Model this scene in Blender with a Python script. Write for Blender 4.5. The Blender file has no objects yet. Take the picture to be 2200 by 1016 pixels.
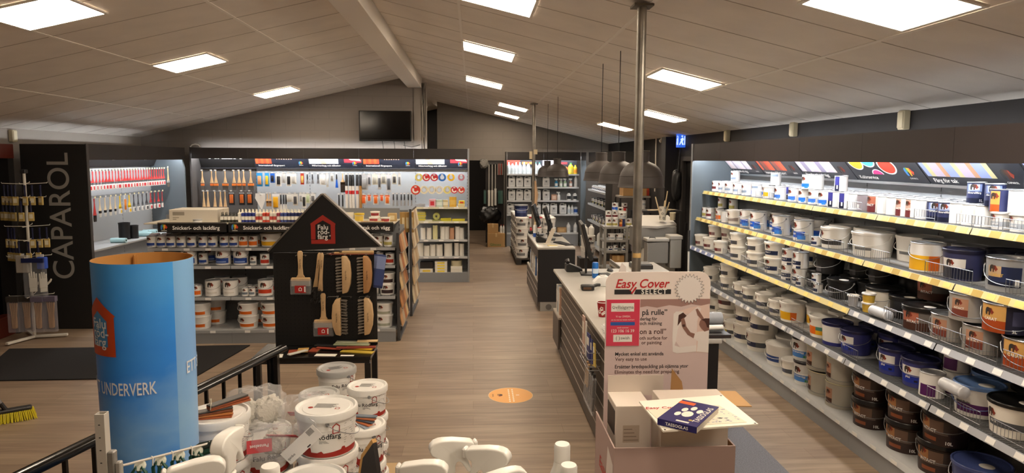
import bpy, bmesh, math, random
from mathutils import Vector, Matrix
RN = random.Random(11)
PI = math.pi
sc = bpy.context.scene
COL = sc.collection

# ---------------------------------------------------------------- camera
F, CX, CY, HC = 1450.0, 1100.0, 485.0, 2.12
def _basis():
    y = Vector((1016 - CX, 341 - CY, F)).normalized()
    n = y.cross(Vector((1, 0.0044, 0))).normalized()
    z = n if n.y < 0 else -n
    return y.cross(z), y, z
WX, WY, WZ = _basis()                       # world axes in image space (x right, y down, z forward)
cam_d = bpy.data.cameras.new('camera')
cam = bpy.data.objects.new('camera', cam_d); COL.objects.link(cam)
cam_d.sensor_width = 36; cam_d.lens = F / 2200 * 36; cam_d.shift_y = -(508 - CY) / 2200
cam_d.clip_start = 0.05; cam_d.clip_end = 100
rt = Vector((WX.x, WY.x, WZ.x)); dn = Vector((WX.y, WY.y, WZ.y)); fw = Vector((WX.z, WY.z, WZ.z))
cam.matrix_world = Matrix(((rt.x, -dn.x, -fw.x, 0), (rt.y, -dn.y, -fw.y, 0), (rt.z, -dn.z, -fw.z, HC), (0, 0, 0, 1)))
sc.camera = cam
def at(px, py, X=None, Y=None, Z=None):     # photo point -> place in the room on a known plane
    d = Vector((px - CX, py - CY, F)); d = Vector((WX.dot(d), WY.dot(d), WZ.dot(d)))
    t = X / d.x if X is not None else (Y / d.y if Y is not None else (Z - HC) / d.z)
    return Vector((0, 0, HC)) + t * d
def yof(px, X, Z):                          # Y of a point at X, Z seen in column px
    k = (px - CX) / F
    a = lambda v: v.x - k * v.z
    return -(X * a(WX) + (Z - HC) * a(WZ)) / a(WY)
def xof(px, Y, Z):
    k = (px - CX) / F
    a = lambda v: v.x - k * v.z
    return -(Y * a(WY) + (Z - HC) * a(WZ)) / a(WX)

# ---------------------------------------------------------------- world, exposure
w = bpy.data.worlds.new('world'); sc.world = w; w.use_nodes = True
w.node_tree.nodes['Background'].inputs[0].default_value = (1.0, 0.85, 0.7, 1)
w.node_tree.nodes['Background'].inputs[1].default_value = 0.02
sc.view_settings.view_transform = 'Standard'; sc.view_settings.look = 'None'
sc.view_settings.gamma = 1; sc.view_settings.use_curve_mapping = False
sc.view_settings.exposure = 0.6
PANEL_POWER = 23.0       # ceiling light panels
TUBE_POWER = 48.0       # rack tubes
WARM = (1.0, 0.83, 0.64); COOL = (0.95, 0.97, 1.0)
sc.cycles.use_denoising = True
sc.cycles.max_bounces = 8; sc.cycles.transparent_max_bounces = 12

# ---------------------------------------------------------------- materials
def lin(c):
    if isinstance(c, str):
        c = [int(c[i:i + 2], 16) / 255 for i in (0, 2, 4)]
    return tuple(x / 12.92 if x <= 0.04045 else ((x + 0.055) / 1.055) ** 2.4 for x in c)
MC = {}
def mat(hexc, rough=0.5, metal=0.0, trans=0.0, alpha=1.0, emit=0.0, bump=0.0, bscale=60.0, mottle=0.0, mscale=8.0, coat=0.0):
    key = (hexc, rough, metal, trans, alpha, emit, bump, bscale, mottle, mscale, coat)
    if key in MC: return MC[key]
    m = bpy.data.materials.new('m_' + hexc); m.use_nodes = True
    nt = m.node_tree; p = nt.nodes['Principled BSDF']; c = lin(hexc)
    p.inputs['Base Color'].default_value = (*c, 1); p.inputs['Roughness'].default_value = rough
    p.inputs['Metallic'].default_value = metal; p.inputs['Transmission Weight'].default_value = trans
    p.inputs['Alpha'].default_value = alpha; p.inputs['Coat Weight'].default_value = coat
    if emit:
        p.inputs['Emission Color'].default_value = (*c, 1); p.inputs['Emission Strength'].default_value = emit
    if bump or mottle:
        tc = nt.nodes.new('ShaderNodeTexCoord')
        if bump:
            n = nt.nodes.new('ShaderNodeTexNoise'); n.inputs['Scale'].default_value = bscale; n.inputs['Detail'].default_value = 4
            nt.links.new(tc.outputs['Object'], n.inputs['Vector'])
            b = nt.nodes.new('ShaderNodeBump'); b.inputs['Strength'].default_value = bump; b.inputs['Distance'].default_value = 0.01
            nt.links.new(n.outputs['Fac'], b.inputs['Height']); nt.links.new(b.outputs['Normal'], p.inputs['Normal'])
        if mottle:
            n = nt.nodes.new('ShaderNodeTexNoise'); n.inputs['Scale'].default_value = mscale; n.inputs['Detail'].default_value = 5
            nt.links.new(tc.outputs['Object'], n.inputs['Vector'])
            r = nt.nodes.new('ShaderNodeMapRange'); r.inputs['From Min'].default_value = 0.3; r.inputs['From Max'].default_value = 0.7
            r.inputs['To Min'].default_value = 1 - mottle; r.inputs['To Max'].default_value = 1 + mottle
            nt.links.new(n.outputs['Fac'], r.inputs['Value'])
            x = nt.nodes.new('ShaderNodeMix'); x.data_type = 'RGBA'; x.blend_type = 'MULTIPLY'; x.inputs[0].default_value = 1
            x.inputs[6].default_value = (*c, 1); nt.links.new(r.outputs[0], x.inputs[7])
            nt.links.new(x.outputs[2], p.inputs['Base Color'])
    MC[key] = m
    return m
def bright(hexc, power, tint):               # lamp surface
    m = bpy.data.materials.new('m_lamp'); m.use_nodes = True
    p = m.node_tree.nodes['Principled BSDF']; p.inputs['Base Color'].default_value = (0.8, 0.8, 0.8, 1)
    p.inputs['Emission Color'].default_value = (*tint, 1); p.inputs['Emission Strength'].default_value = power
    return m
def bag(hexc='ffffff', a=0.22):
    return mat(hexc, 0.08, alpha=a, bump=0.5, bscale=18)
def floor_mat():
    m = bpy.data.materials.new('m_planks'); m.use_nodes = True; nt = m.node_tree; L = nt.links.new
    p = nt.nodes['Principled BSDF']; tc = nt.nodes.new('ShaderNodeTexCoord')
    br = nt.nodes.new('ShaderNodeTexBrick'); br.offset = 0.42; br.offset_frequency = 2
    br.inputs['Scale'].default_value = 1; br.inputs['Brick Width'].default_value = 1.22; br.inputs['Row Height'].default_value = 0.18
    br.inputs['Mortar Size'].default_value = 0.0012; br.inputs['Mortar Smooth'].default_value = 0.1; br.inputs['Bias'].default_value = 0
    br.inputs['Color1'].default_value = (*lin('95816c'), 1); br.inputs['Color2'].default_value = (*lin('836f5d'), 1)
    br.inputs['Mortar'].default_value = (*lin('6e5a48'), 1)
    L(tc.outputs['Object'], br.inputs['Vector'])
    mp = nt.nodes.new('ShaderNodeMapping'); mp.inputs['Scale'].default_value = (0.75, 9, 1); L(tc.outputs['Object'], mp.inputs['Vector'])
    n = nt.nodes.new('ShaderNodeTexNoise'); n.inputs['Scale'].default_value = 2.2; n.inputs['Detail'].default_value = 6; n.inputs['Distortion'].default_value = 0.6
    L(mp.outputs[0], n.inputs['Vector'])
    r = nt.nodes.new('ShaderNodeMapRange'); r.inputs['From Min'].default_value = 0.3; r.inputs['From Max'].default_value = 0.72
    r.inputs['To Min'].default_value = 0.72; r.inputs['To Max'].default_value = 1.18; L(n.outputs['Fac'], r.inputs['Value'])
    x = nt.nodes.new('ShaderNodeMix'); x.data_type = 'RGBA'; x.blend_type = 'MULTIPLY'; x.inputs[0].default_value = 1
    L(br.outputs['Color'], x.inputs[6]); L(r.outputs[0], x.inputs[7]); L(x.outputs[2], p.inputs['Base Color'])
    p.inputs['Roughness'].default_value = 0.42
    return m
def brick_wall(hexc):
    m = bpy.data.materials.new('m_blockwork'); m.use_nodes = True; nt = m.node_tree; L = nt.links.new
    p = nt.nodes['Principled BSDF']; tc = nt.nodes.new('ShaderNodeTexCoord')
    mp = nt.nodes.new('ShaderNodeMapping'); mp.inputs['Rotation'].default_value = (PI / 2, 0, 0); L(tc.outputs['Object'], mp.inputs['Vector'])
    br = nt.nodes.new('ShaderNodeTexBrick'); br.inputs['Scale'].default_value = 1; br.inputs['Brick Width'].default_value = 0.5
    br.inputs['Row Height'].default_value = 0.2; br.inputs['Mortar Size'].default_value = 0.006; br.inputs['Mortar Smooth'].default_value = 0.6
    c = lin(hexc)
    for k in ('Color1', 'Color2'): br.inputs[k].default_value = (*c, 1)
    br.inputs['Mortar'].default_value = (*[v * 0.88 for v in c], 1)
    L(mp.outputs[0], br.inputs['Vector']); L(br.outputs['Color'], p.inputs['Base Color'])
    b = nt.nodes.new('ShaderNodeBump'); b.inputs['Strength'].default_value = 0.25; b.inputs['Distance'].default_value = 0.004; b.invert = True
    L(br.outputs['Fac'], b.inputs['Height']); L(b.outputs['Normal'], p.inputs['Normal']); p.inputs['Roughness'].default_value = 0.8
    return m

# ---------------------------------------------------------------- mesh building
class MB:
    def __init__(s): s.v = []; s.f = []; s.m = []
    def add(s, vs, fs, mi=0, M=None):
        o = len(s.v)
        s.v += [tuple(M @ Vector(v)) if M else tuple(v) for v in vs]
        s.f += [tuple(i + o for i in f) for f in fs]; s.m += [mi] * len(fs)
        return s
    def box(s, x0, x1, y0, y1, z0, z1, mi=0, M=None):
        vs = [(x, y, z) for z in (z0, z1) for y in (y0, y1) for x in (x0, x1)]
        return s.add(vs, [(0, 2, 3, 1), (4, 5, 7, 6), (0, 1, 5, 4), (2, 6, 7, 3), (0, 4, 6, 2), (1, 3, 7, 5)], mi, M)
    def prism(s, poly, y0, y1, mi=0, M=None, caps=(1, 1)):       # polygon in x,z pulled along y
        n = len(poly); vs = [(x, y0, z) for x, z in poly] + [(x, y1, z) for x, z in poly]
        fs = [(i, (i + 1) % n, n + (i + 1) % n, n + i) for i in range(n)]
        if caps[0]: fs.append(tuple(range(n - 1, -1, -1)))
        if caps[1]: fs.append(tuple(range(n, 2 * n)))
        return s.add(vs, fs, mi, M)
    def lathe(s, prof, n=20, mi=0, M=None, a0=0.0, a1=2 * PI):   # front is -y, angle grows to the right
        full = abs(a1 - a0 - 2 * PI) < 1e-6; k = n if full else n + 1
        vs = []
        for r, z in prof:
            for i in range(k):
                a = a0 + (a1 - a0) * i / n; vs.append((r * math.sin(a), -r * math.cos(a), z))
        fs = []
        for j in range(len(prof) - 1):
            for i in range(n):
                i2 = (i + 1) % k
                fs.append((j * k + i, j * k + i2, (j + 1) * k + i2, (j + 1) * k + i))
        return s.add(vs, fs, mi, M)
    def tube(s, pts, r, n=8, mi=0, M=None, closed=False):
        pts = [Vector(p) for p in pts]; N = len(pts); rs = r if isinstance(r, (list, tuple)) else [r] * N
        vs = []; up = None
        for i, p in enumerate(pts):
            if closed: t = pts[(i + 1) % N] - pts[i - 1]
            else: t = pts[min(i + 1, N - 1)] - pts[max(i - 1, 0)]
            t.normalize()
            if up is None: up = t.orthogonal().normalized()
            up = (up - t * up.dot(t))
            up = up.normalized() if up.length > 1e-6 else t.orthogonal().normalized()
            sd = t.cross(up)
            for k in range(n):
                a = 2 * PI * k / n; vs.append(p + (up * math.cos(a) + sd * math.sin(a)) * rs[i])
        fs = []
        for i in range(N if closed else N - 1):
            j = (i + 1) % N
            for k in range(n): fs.append((i * n + k, i * n + (k + 1) % n, j * n + (k + 1) % n, j * n + k))
        if not closed: fs += [tuple(range(n - 1, -1, -1)), tuple(range((N - 1) * n, N * n))]
        return s.add(vs, fs, mi, M)
    def quad(s, a, b, c, d, mi=0, M=None): return s.add([a, b, c, d], [(0, 1, 2, 3)], mi, M)
    def flat(s, t, off=0.001, mi=0, M=None):                     # 2D (x, z) mesh on the plane y = -off
        return s.add([(x, -off, z) for x, z in t[0]], t[1], mi, M)
    def wrap(s, t, rad, a0, z0, mi=0, M=None, off=0.0008):       # 2D mesh around an upright round body
        vs = []
        for x, z in t[0]:
            r = rad(z0 + z) + off; a = a0 + x / r; vs.append((r * math.sin(a), -r * math.cos(a), z0 + z))
        return s.add(vs, t[1], mi, M)
def rot(ax, deg): return Matrix.Rotation(math.radians(deg), 4, ax)
def tr(x, y, z): return Matrix.Translation((x, y, z))
def obj(name, b, mats, parent=None, bevel=0.0, smooth=35, seg=1, label=None, sub=0):
    me = bpy.data.meshes.new(name); me.from_pydata(b.v, [], b.f)
    mats = mats if isinstance(mats, (list, tuple)) else [mats]
    for m in mats: me.materials.append(m)
    if len(mats) > 1:
        me.polygons.foreach_set('material_index', b.m)
    if bevel:
        bm = bmesh.new(); bm.from_mesh(me)
        bmesh.ops.remove_doubles(bm, verts=bm.verts, dist=1e-6)
        es = [e for e in bm.edges if len(e.link_faces) == 2 and e.calc_face_angle(0) > 0.6]
        bmesh.ops.bevel(bm, geom=es, offset=bevel, segments=seg, affect='EDGES', profile=0.5, clamp_overlap=True)
        bm.to_mesh(me); bm.free()
    if smooth:
        me.shade_smooth(); me.set_sharp_from_angle(angle=math.radians(smooth))
    me.update()
    o = bpy.data.objects.new(name, me); COL.objects.link(o)
    if parent: o.parent = parent
    if label: o['label'] = label
    if sub:
        md = o.modifiers.new('s', 'SUBSURF'); md.levels = sub; md.render_levels = sub
    return o
def tag(o, label, cat, group=None, kind=None):
    if label: o['label'] = label
    if cat: o['category'] = cat
    if group: o['group'] = group
    if kind: o['kind'] = kind
    return o
def thing(name, label, cat, loc=(0, 0, 0), rz=0.0, group=None):
    o = bpy.data.objects.new(name, None); COL.objects.link(o); o.empty_display_size = 0.05
    o.location = loc; o.rotation_euler = (0, 0, rz)
    return tag(o, label, cat, group)
def struct(name, b, m, bevel=0, smooth=0):
    o = obj(name, b, m, None, bevel, smooth); o['kind'] = 'structure'; return o
def kids(o): return [c for c in o.children]
def dup(root, loc, rz=0.0, label=None, group=None, rx=0.0, ry=0.0):
    r = root.copy(); COL.objects.link(r); r.location = loc; r.rotation_euler = (rx, ry, rz)
    if label: r['label'] = label
    if group: r['group'] = group
    for ch in list(root.children):
        c = ch.copy(); COL.objects.link(c); c.parent = r
        for g in list(ch.children):
            d = g.copy(); COL.objects.link(d); d.parent = c
    return r
PROTO = {}
def place(key, make, loc, label, group=None, rz=0.0, rx=0.0, ry=0.0, scale=None):
    """first call builds the thing, later calls copy it with its parts"""
    if key not in PROTO:
        o = PROTO[key] = make(); o.location = loc; o.rotation_euler = (rx, ry, rz); o['label'] = label
        if group: o['group'] = group
        else: o.pop('group', None)
    else:
        o = dup(PROTO[key], loc, rz, label, group, rx, ry)
        if not group and 'group' in o.keys(): del o['group']
    o.scale = (1, 1, 1)
    if scale: o.scale = scale
    return o
ORD = ['', 'first', 'second', 'third', 'fourth', 'fifth', 'sixth', 'seventh', 'eighth', 'ninth', 'tenth', 'eleventh', 'twelfth',
       'thirteenth', 'fourteenth', 'fifteenth', 'sixteenth', 'seventeenth', 'eighteenth', 'nineteenth', 'twentieth'] + \
      [a + b for a in ('twenty-', 'thirty-', 'forty-') for b in ('first', 'second', 'third', 'fourth', 'fifth', 'sixth', 'seventh', 'eighth', 'ninth', 'tenth')]

# ---------------------------------------------------------------- lettering and emblems as 2D meshes
TC = {}
def text2d(s, size=0.05, bold=0.0, shear=0.0, align='CENTER', space=1.0, wfac=1.0, rotdeg=0):
    key = (s, size, bold, shear, align, space, wfac, rotdeg)
    if key in TC: return TC[key]
    cu = bpy.data.curves.new('t', 'FONT'); cu.body = s; cu.size = size; cu.offset = bold * size; cu.shear = shear
    cu.align_x = align; cu.align_y = 'CENTER'; cu.space_character = space; cu.resolution_u = 10 if size > .09 else 2; cu.fill_mode = 'FRONT'
    o = bpy.data.objects.new('t', cu); COL.objects.link(o)
    me = bpy.data.meshes.new_from_object(o.evaluated_get(bpy.context.evaluated_depsgraph_get()))
    ca, sa = math.cos(math.radians(rotdeg)), math.sin(math.radians(rotdeg))
    vs = [(v.co.x * wfac, v.co.y) for v in me.vertices]; vs = [(x * ca - y * sa, x * sa + y * ca) for x, y in vs]
    fs = [tuple(p.vertices) for p in me.polygons]
    bpy.data.objects.remove(o); bpy.data.curves.remove(cu); bpy.data.meshes.remove(me)
    TC[key] = (vs, fs); return TC[key]
def shift2(t, dx, dz, sx=1.0, sz=1.0): return ([(x * sx + dx, z * sz + dz) for x, z in t[0]], t[1])
def rect2(x0, x1, z0, z1, n=1):
    vs = []; fs = []
    for i in range(n + 1):
        x = x0 + (x1 - x0) * i / n; vs += [(x, z0), (x, z1)]
    for i in range(n): fs.append((2 * i, 2 * i + 2, 2 * i + 3, 2 * i + 1))
    return (vs, fs)
def poly2(pts): return (list(pts), [tuple(range(len(pts)))])
EL = [(0, .25, .6), (.05, .02, .8), (.12, 0, .92), (.24, 0, .99), (.25, .44, 1), (.42, .42, 1), (.43, 0, .98), (.58, 0, .94), (.59, .3, .93),
      (.68, .34, .97), (.78, .12, .9), (.86, .18, .7), (.9, .34, .6), (1, .4, .52)]
def elephant2(w, part):                      # striped elephant, part 0..3 = colour stripes
    lim = [0, .25, .43, .66, 1.01]; vs = []; fs = []
    for (xa, ba, ta), (xb, bb, tb) in zip(EL, EL[1:]):
        if lim[part] <= xa < lim[part + 1]:
            n = len(vs); vs += [((xa - .5) * w, ba * w * .8), ((xb - .5) * w, bb * w * .8), ((xb - .5) * w, tb * w * .8), ((xa - .5) * w, ta * w * .8)]
            fs.append((n, n + 1, n + 2, n + 3))
    return (vs, fs)
ELC = [mat('2a2a2c', .6), mat('3a2e24', .6), mat('4f2a1c', .6), mat('852f1a', .6)]
ELB = [mat('3d78b8', .6), mat('4f9a4a', .6), mat('e0a030', .6), mat('c8442a', .6)]
def house_ring(w, h, t):                     # the little house outline: outer and inner pentagon as quads
    o = [(-w / 2, 0), (w / 2, 0), (w / 2, h * .62), (w * .52, h * .7), (0, h), (-w * .52, h * .7), (-w / 2, h * .62)]
    i = [(-w / 2 + t, t), (w / 2 - t, t), (w / 2 - t, h * .6), (w / 2 - t, h * .66), (0, h - t * 1.25), (-w / 2 + t, h * .66), (-w / 2 + t, h * .6)]
    n = len(o); return (o + i, [(k, (k + 1) % n, n + (k + 1) % n, n + k) for k in range(n)])

# ---------------------------------------------------------------- common colours
WHITE = mat('f4f1ea', .38); CREAM = mat('f2ede2', .42); GREYM = mat('6f7275', .5); DARK = mat('1b1a1b', .55); BLACK = mat('0c0c0d', .45)
PANELDK = mat('2f2b2a', .6); STEEL = mat('b6b8ba', .3, 1.0); TINRIM = mat('c6c8ca', .25, .9); TINLID = mat('c2c4c6', .35, .7)
SHELFG = mat('a4a7a9', .5); WOOD = mat('d0ab7c', .5, mottle=.12, mscale=14); TAN = mat('b98a55', .7, mottle=.06); PAPER = mat('efece6', .7)
TXT = mat('f2f0ea', .6); TXTD = mat('26262a', .6); RED = mat('b3231f', .5); FALU = mat('a3281c', .55); ORANGE = mat('e07a28', .5); YEL = mat('efb41f', .5)
BLUE = mat('1f55b5', .45); NAVY = mat('1c2a58', .45); WIRE = mat('9a9c9e', .35, .8)
# ================================================================ the room
RX, RZ, RS = -1.05, 3.56, 0.235
XL, XR, YF, YB, YT = -5.7, 3.42, -3.0, 17.0, 12.05
zc = lambda x: RZ - RS * abs(x - RX)
struct('floor', MB().box(XL - .2, XR + .2, YF, 20.2, -.1, 0), floor_mat())
tile = mat('e6ded4', .85, bump=.25, bscale=220, mottle=.05, mscale=3)
struct('ceiling', MB().add([(XL - .1, YF, zc(XL - .1)), (RX, YF, RZ), (XR + .1, YF, zc(XR + .1)), (XL - .1, 20.2, zc(XL - .1)), (RX, 20.2, RZ), (XR + .1, 20.2, zc(XR + .1)),
                            (XL - .1, YF, 3.9), (XR + .1, YF, 3.9), (XL - .1, 20.2, 3.9), (XR + .1, 20.2, 3.9)],
                           [(0, 3, 4, 1), (1, 4, 5, 2), (6, 7, 9, 8), (0, 6, 8, 3), (2, 5, 9, 7), (0, 1, 2, 7, 6), (3, 8, 9, 5, 4)]), tile)
g = MB(); ln = MB()
def slopebar(x0, x1, y0, y1, t, b):
    vs = []
    for dz in (-t, .01):
        vs += [(x0, y0, zc(x0) + dz), (x1, y0, zc(x1) + dz), (x0, y1, zc(x0) + dz), (x1, y1, zc(x1) + dz)]
    b.add(vs, [(0, 2, 3, 1), (4, 5, 7, 6), (0, 1, 5, 4), (2, 6, 7, 3), (0, 4, 6, 2), (1, 3, 7, 5)])
for x in (-.11, 1.08, 2.255, -2.055, -3.245, -4.42):
    slopebar(x - .012, x + .012, YF, 17, .004, g)
for k in range(34):
    y = YF + .12 + k * .6
    if y < 17:
        slopebar(XL, RX - .13, y - .004, y + .004, .0015, ln); slopebar(RX + .16, XR, y - .004, y + .004, .0015, ln)
struct('trim_1', g, mat('ece6dd', .7)); struct('trim_2', ln, mat('a89c90', .8))
struct('trim_3', MB().box(-1.135, -.895, YF, YT + .15, 3.35, 3.58), mat('e2dacf', .75), .004)     # ridge beam
# walls
lightwall = brick_wall('88807a'); darkwall = mat('1e1a19', .75, bump=.1, bscale=90)
gable = lambda x0, x1, z0: [(x0, z0), (x1, z0), (x1, zc(x1)), (x0, zc(x0))]
b = MB(); b.prism([(XL, 0), (-.9, 0), (-.9, zc(-.9)), (RX, RZ), (XL, zc(XL))], YT, YT + .2)
struct('wall_back', b, lightwall)
b = MB(); b.prism(gable(-.885, -.1, 0), YB, YB + .15).prism(gable(-.1, .78, 2.08), YB, YB + .15).prism(gable(.78, XR, 0), YB, YB + .15)
struct('wall_rear', b, brick_wall('827a72'))
b = MB(); b.box(-3, XR, 20, 20.2, 0, 3.9); struct('wall_far', b, mat('1d1a1a', .8))
b = MB(); b.box(XL - .2, XL, YF, 5.9, 0, 3).box(XL - .2, XL, 8.25, YT, 0, 3).box(XL - .2, XL, 5.9, 8.25, 2.3, 3)
struct('wall_left', b, mat('8f8780', .8, bump=.1))
b = MB(); b.box(XR, XR + .2, YF, 9.95, 0, 3).box(XR, XR + .2, 9.95, 10.85, 2.1, 3).box(XR, XR + .2, 10.85, 20, 0, 3)
struct('wall_right', b, darkwall)
struct('wall_front', MB().box(XL, XR, YF - .2, YF, 0, 3.9), mat('a79f95', .8))
struct('wall_passage', MB().box(-3, -2.9, YT + .2, 20, 0, 3.6), mat('2a2727', .8))
# openings
b = MB(); fr = mat('5a1f12', .5)
b.box(XL - .12, XL + .25, 5.7, 8.4, 2.1, 2.27).box(XL - .12, XL + .22, 5.7, 5.8, 0, 2.1).box(XL - .1, XL + .2, 5.8, 8.3, 0, .24).box(XL - .1, XL + .2, 7.0, 7.1, .24, 2.1)
struct('door_1', b, fr, .006)
struct('window_1', MB().box(XL + .05, XL + .07, 5.8, 8.3, .24, 2.1), mat('08080a', .1)); struct('trim_7', MB().box(XL - .12, XL + .24, 8.3, 8.4, 0, 2.1), mat('171413', .6))
struct('door_2', MB().box(.32, .78, YB + .02, YB + .06, 0, 2.07).box(.36, .38, YB - .02, YB + .02, .95, 1.1), mat('26211f', .6))
struct('door_3', MB().box(XR + .05, XR + .09, 9.95, 10.85, 0, 2.1).box(XR + .02, XR + .05, 10.72, 10.76, .95, 1.1), mat('141212', .5))
struct('trim_4', MB().box(XR - .02, XR, 9.88, 9.95, 0, 2.17).box(XR - .02, XR, 10.85, 10.92, 0, 2.17).box(XR - .02, XR, 9.95, 10.85, 2.1, 2.17), mat('3a3431', .6))
struct('trim_5', MB().box(3.22, XR, 11.2, 11.45, 0, 2.5), mat('1c1919', .7))                     # dark pilaster
struct('trim_6', MB().box(-1.03, -.9, YT - .03, YT, 0, 3.34), mat('8f8780', .7))                 # boxed edge of the block wall
struct('baseboard_right', MB().box(XR - .015, XR, 8.45, 9.88, 0, .08), mat('191717', .5))

# ---------------------------------------------------------------- ceiling lights
def mk_panel(power=PANEL_POWER):
    t = thing('ceiling_light', '', 'ceiling light', group='square light panels in the ceiling')
    f = MB()
    for x0, x1, y0, y1 in ((-.292, .292, -.295, -.275), (-.292, .292, .275, .295), (-.292, -.272, -.275, .275), (.272, .292, -.275, .275)):
        f.box(x0, x1, y0, y1, -.012, .0)
    obj('frame', f, mat('e8e4dc', .5), t)
    obj('diffuser', MB().box(-.274, .274, -.277, .277, -.009, -.001), bright('w', power, WARM), t)
    return t
LAB = {'L': 'left slope', 'A': 'right slope near the ridge', 'B': 'right slope toward the right wall'}
for x, y, lab in [(-2.955, 4.95, 'square light panel nearest on the left slope of the ceiling'), (-2.955, 7.4, 'middle square light panel on the left slope of the ceiling'),
               (-2.955, 10.55, 'farthest square light panel on the left slope of the ceiling'),
               (.17, 5.0, 'nearest light panel beside the ridge beam, cut by the top of the frame'), (.17, 7.4, 'second light panel right of the ridge beam'),
               (.17, 10.4, 'third light panel right of the ridge beam'), (.78, 13.35, 'light panel before the second steel post, higher of a close pair'),
               (.78, 15.8, 'farthest light panel before the second steel post, lower of a close pair'),
               (1.935, 3.15, 'huge bright light panel nearest at upper right of ceiling'), (1.935, 6.22, 'light panel right of the big steel post, second from front'),
               (2.56, 9.15, 'light panel behind the big steel post, third on the right slope'), (2.56, 12.2, 'farthest light panel on the lower right slope above pendants'),
               (-1.5, 18.3, 'light panel seen through the gap beside the cable bundle'),
               (.17, 1.9, 'added light panel overhead beside the ridge, out of view'), (1.935, .1, 'added unseen light panel behind the viewer on the right slope'), (.17, -1.1, 'added unseen light panel behind the viewer beside the ridge beam')]:  # last three panels are unseen, added to light the camera-facing sides
    s = -1 if x < RX else 1
    o = place('panel', mk_panel, (x, y, zc(x) - .003), lab, 'square light panels in the ceiling', ry=math.atan(RS) * s)

# ---------------------------------------------------------------- steel posts
def post(x, y, label, r=.029):
    t = thing('steel_post', label, 'post', (x, y, 0)); zt = zc(x)
    obj('shaft', MB().lathe([(0, 0), (r, 0), (r, zt - .01), (0, zt - .01)], 20), mat('8f8a82', .4, .75, mottle=.25, mscale=9), t)
    b = MB().box(-.06, .06, -.06, .06, zt - .03, zt - .0151, 0, tr(0, 0, 0)); obj('head_plate', b, mat('6d665e', .5, .6), t)
    return t
p1 = post(1.03, 4.17, 'galvanised steel post in front, running from ceiling behind the white sign')
obj('sticker', MB().lathe([(.0296, 1.505), (.0296, 1.535)], 12, 0, None, -1.1, 1.1), mat('c9a76a', .7), p1, label='yellowish sticker on the post')
p2 = post(1.036, 11.55, 'thinner looking steel post farther back, between pallets and far counter')
b = MB().box(-.075, -.025, -.034, -.03, 2.12, 2.25).box(.0, .06, -.036, -.031, 2.2, 2.28); obj('paper_note', b, mat('cdbd9c', .8), p2)
b = MB(); b.tube([(.03, -.02, 1.75), (.05, -.03, 1.5), (.035, -.03, 1.3), (.05, -.02, 1.1), (.03, -.02, 1.0)], [.015, .03, .02, .03, .012], 8); obj('ribbon', b, mat('c7a583', .9), p2)

# ---------------------------------------------------------------- pendant lamps
def mk_pendant():
    t = thing('pendant_lamp', '', 'pendant lamp'); ru = mat('37312e', .6)
    R0 = .168
    prof = [(R0, 0), (R0 + .004, .003), (R0, .008), (.163, .03), (.157, .075), (.155, .08), (.157, .083), (.148, .11), (.128, .145), (.095, .172), (.062, .186), (.056, .19), (.056, .262), (.06, .265), (.058, .27), (0, .272)]
    sh = MB().lathe(prof, 36).lathe([(R0 - .006, 0.001), (.15, .078), (.12, .14), (.05, .18), (0, .182)], 36, 1).lathe([(R0, 0), (R0 - .006, .001)], 36, 1)
    obj('lamp_shade', sh, [ru, mat('3a3532', .6)], t)
    obj('bulb', MB().lathe([(0, .06), (.03, .075), (.036, .1), (.02, .14), (.014, .17), (0, .17)], 16), mat('e8e4da', .3), t)
    return t
for k, (y, lab) in enumerate([(4.91, 'dark rubber pendant lamp, largest and nearest, partly behind the big steel post'), (5.70, 'dark rubber pendant lamp, middle of the three nearest'),
                 (6.47, 'dark rubber pendant lamp, leftmost of the three nearest'), (9.88, 'dark pendant lamp over far counter, lower right of the back pair'),
                 (11.19, 'dark pendant lamp over far counter, left and behind of the back pair')]):
    z = 1.915 if k < 3 else (1.86, 1.825)[k - 3]
    o = place('pend', mk_pendant, (1.235, y, z), lab, 'rubber pendant lamps')
    c = obj('cord', MB().tube([(0, 0, .27), (0, 0, zc(1.235) - z)], .0035, 6), BLACK, o)

# ---------------------------------------------------------------- wall-mounted odds and ends
t = thing('television', 'black flat screen television mounted high on pale block wall', 'television', (-1.52, YT - .035, 2.68))
obj('screen', MB().box(-.43, .43, -.078, -.072, -.235, .25), mat('060607', .12), t)
b = MB().box(-.45, .45, -.075, -.03, -.262, .262); obj('bezel', b, mat('0b0b0c', .35), t, .006)
obj('wall_bracket', MB().box(-.15, .15, -.03, 0, -.1, .1), DARK, t)
b = MB()
for x in (-.06, .14, .32): b.tube([(x, -.04, -.25), (x + .01, -.02, -.33), (x + .02, -.015, -.42)], .005, 6)
b.tube([(.3, -.02, -.33), (.45, -.02, -.36), (.6, -.02, -.32)], .005, 6)
obj('cable', b, BLACK, t)
t = thing('cable_bundle', 'bundle of grey and black cables hanging down edge of block wall', 'cables', (-.87, YT - .02, 0))
for k in range(9):
    x = -.02 + k * .008; y = RN.uniform(-.03, .03)
    pts = [(x + RN.uniform(-.012, .012), y + .02 * math.sin(z * 3 + k), z) for z in (2.05, 2.25, 2.45, 2.65, 2.9, 3.1, 3.3, 3.42)]
    obj('cable', MB().tube(pts, RN.uniform(.004, .008), 6), [mat('8d867c', .6), BLACK, mat('b9b2a6', .6), mat('5b5650', .6)][k % 4], t)
obj('tray', MB().box(-.04, .065, .02, .03, 2.0, 3.44), mat('a8a096', .6), t)
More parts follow.
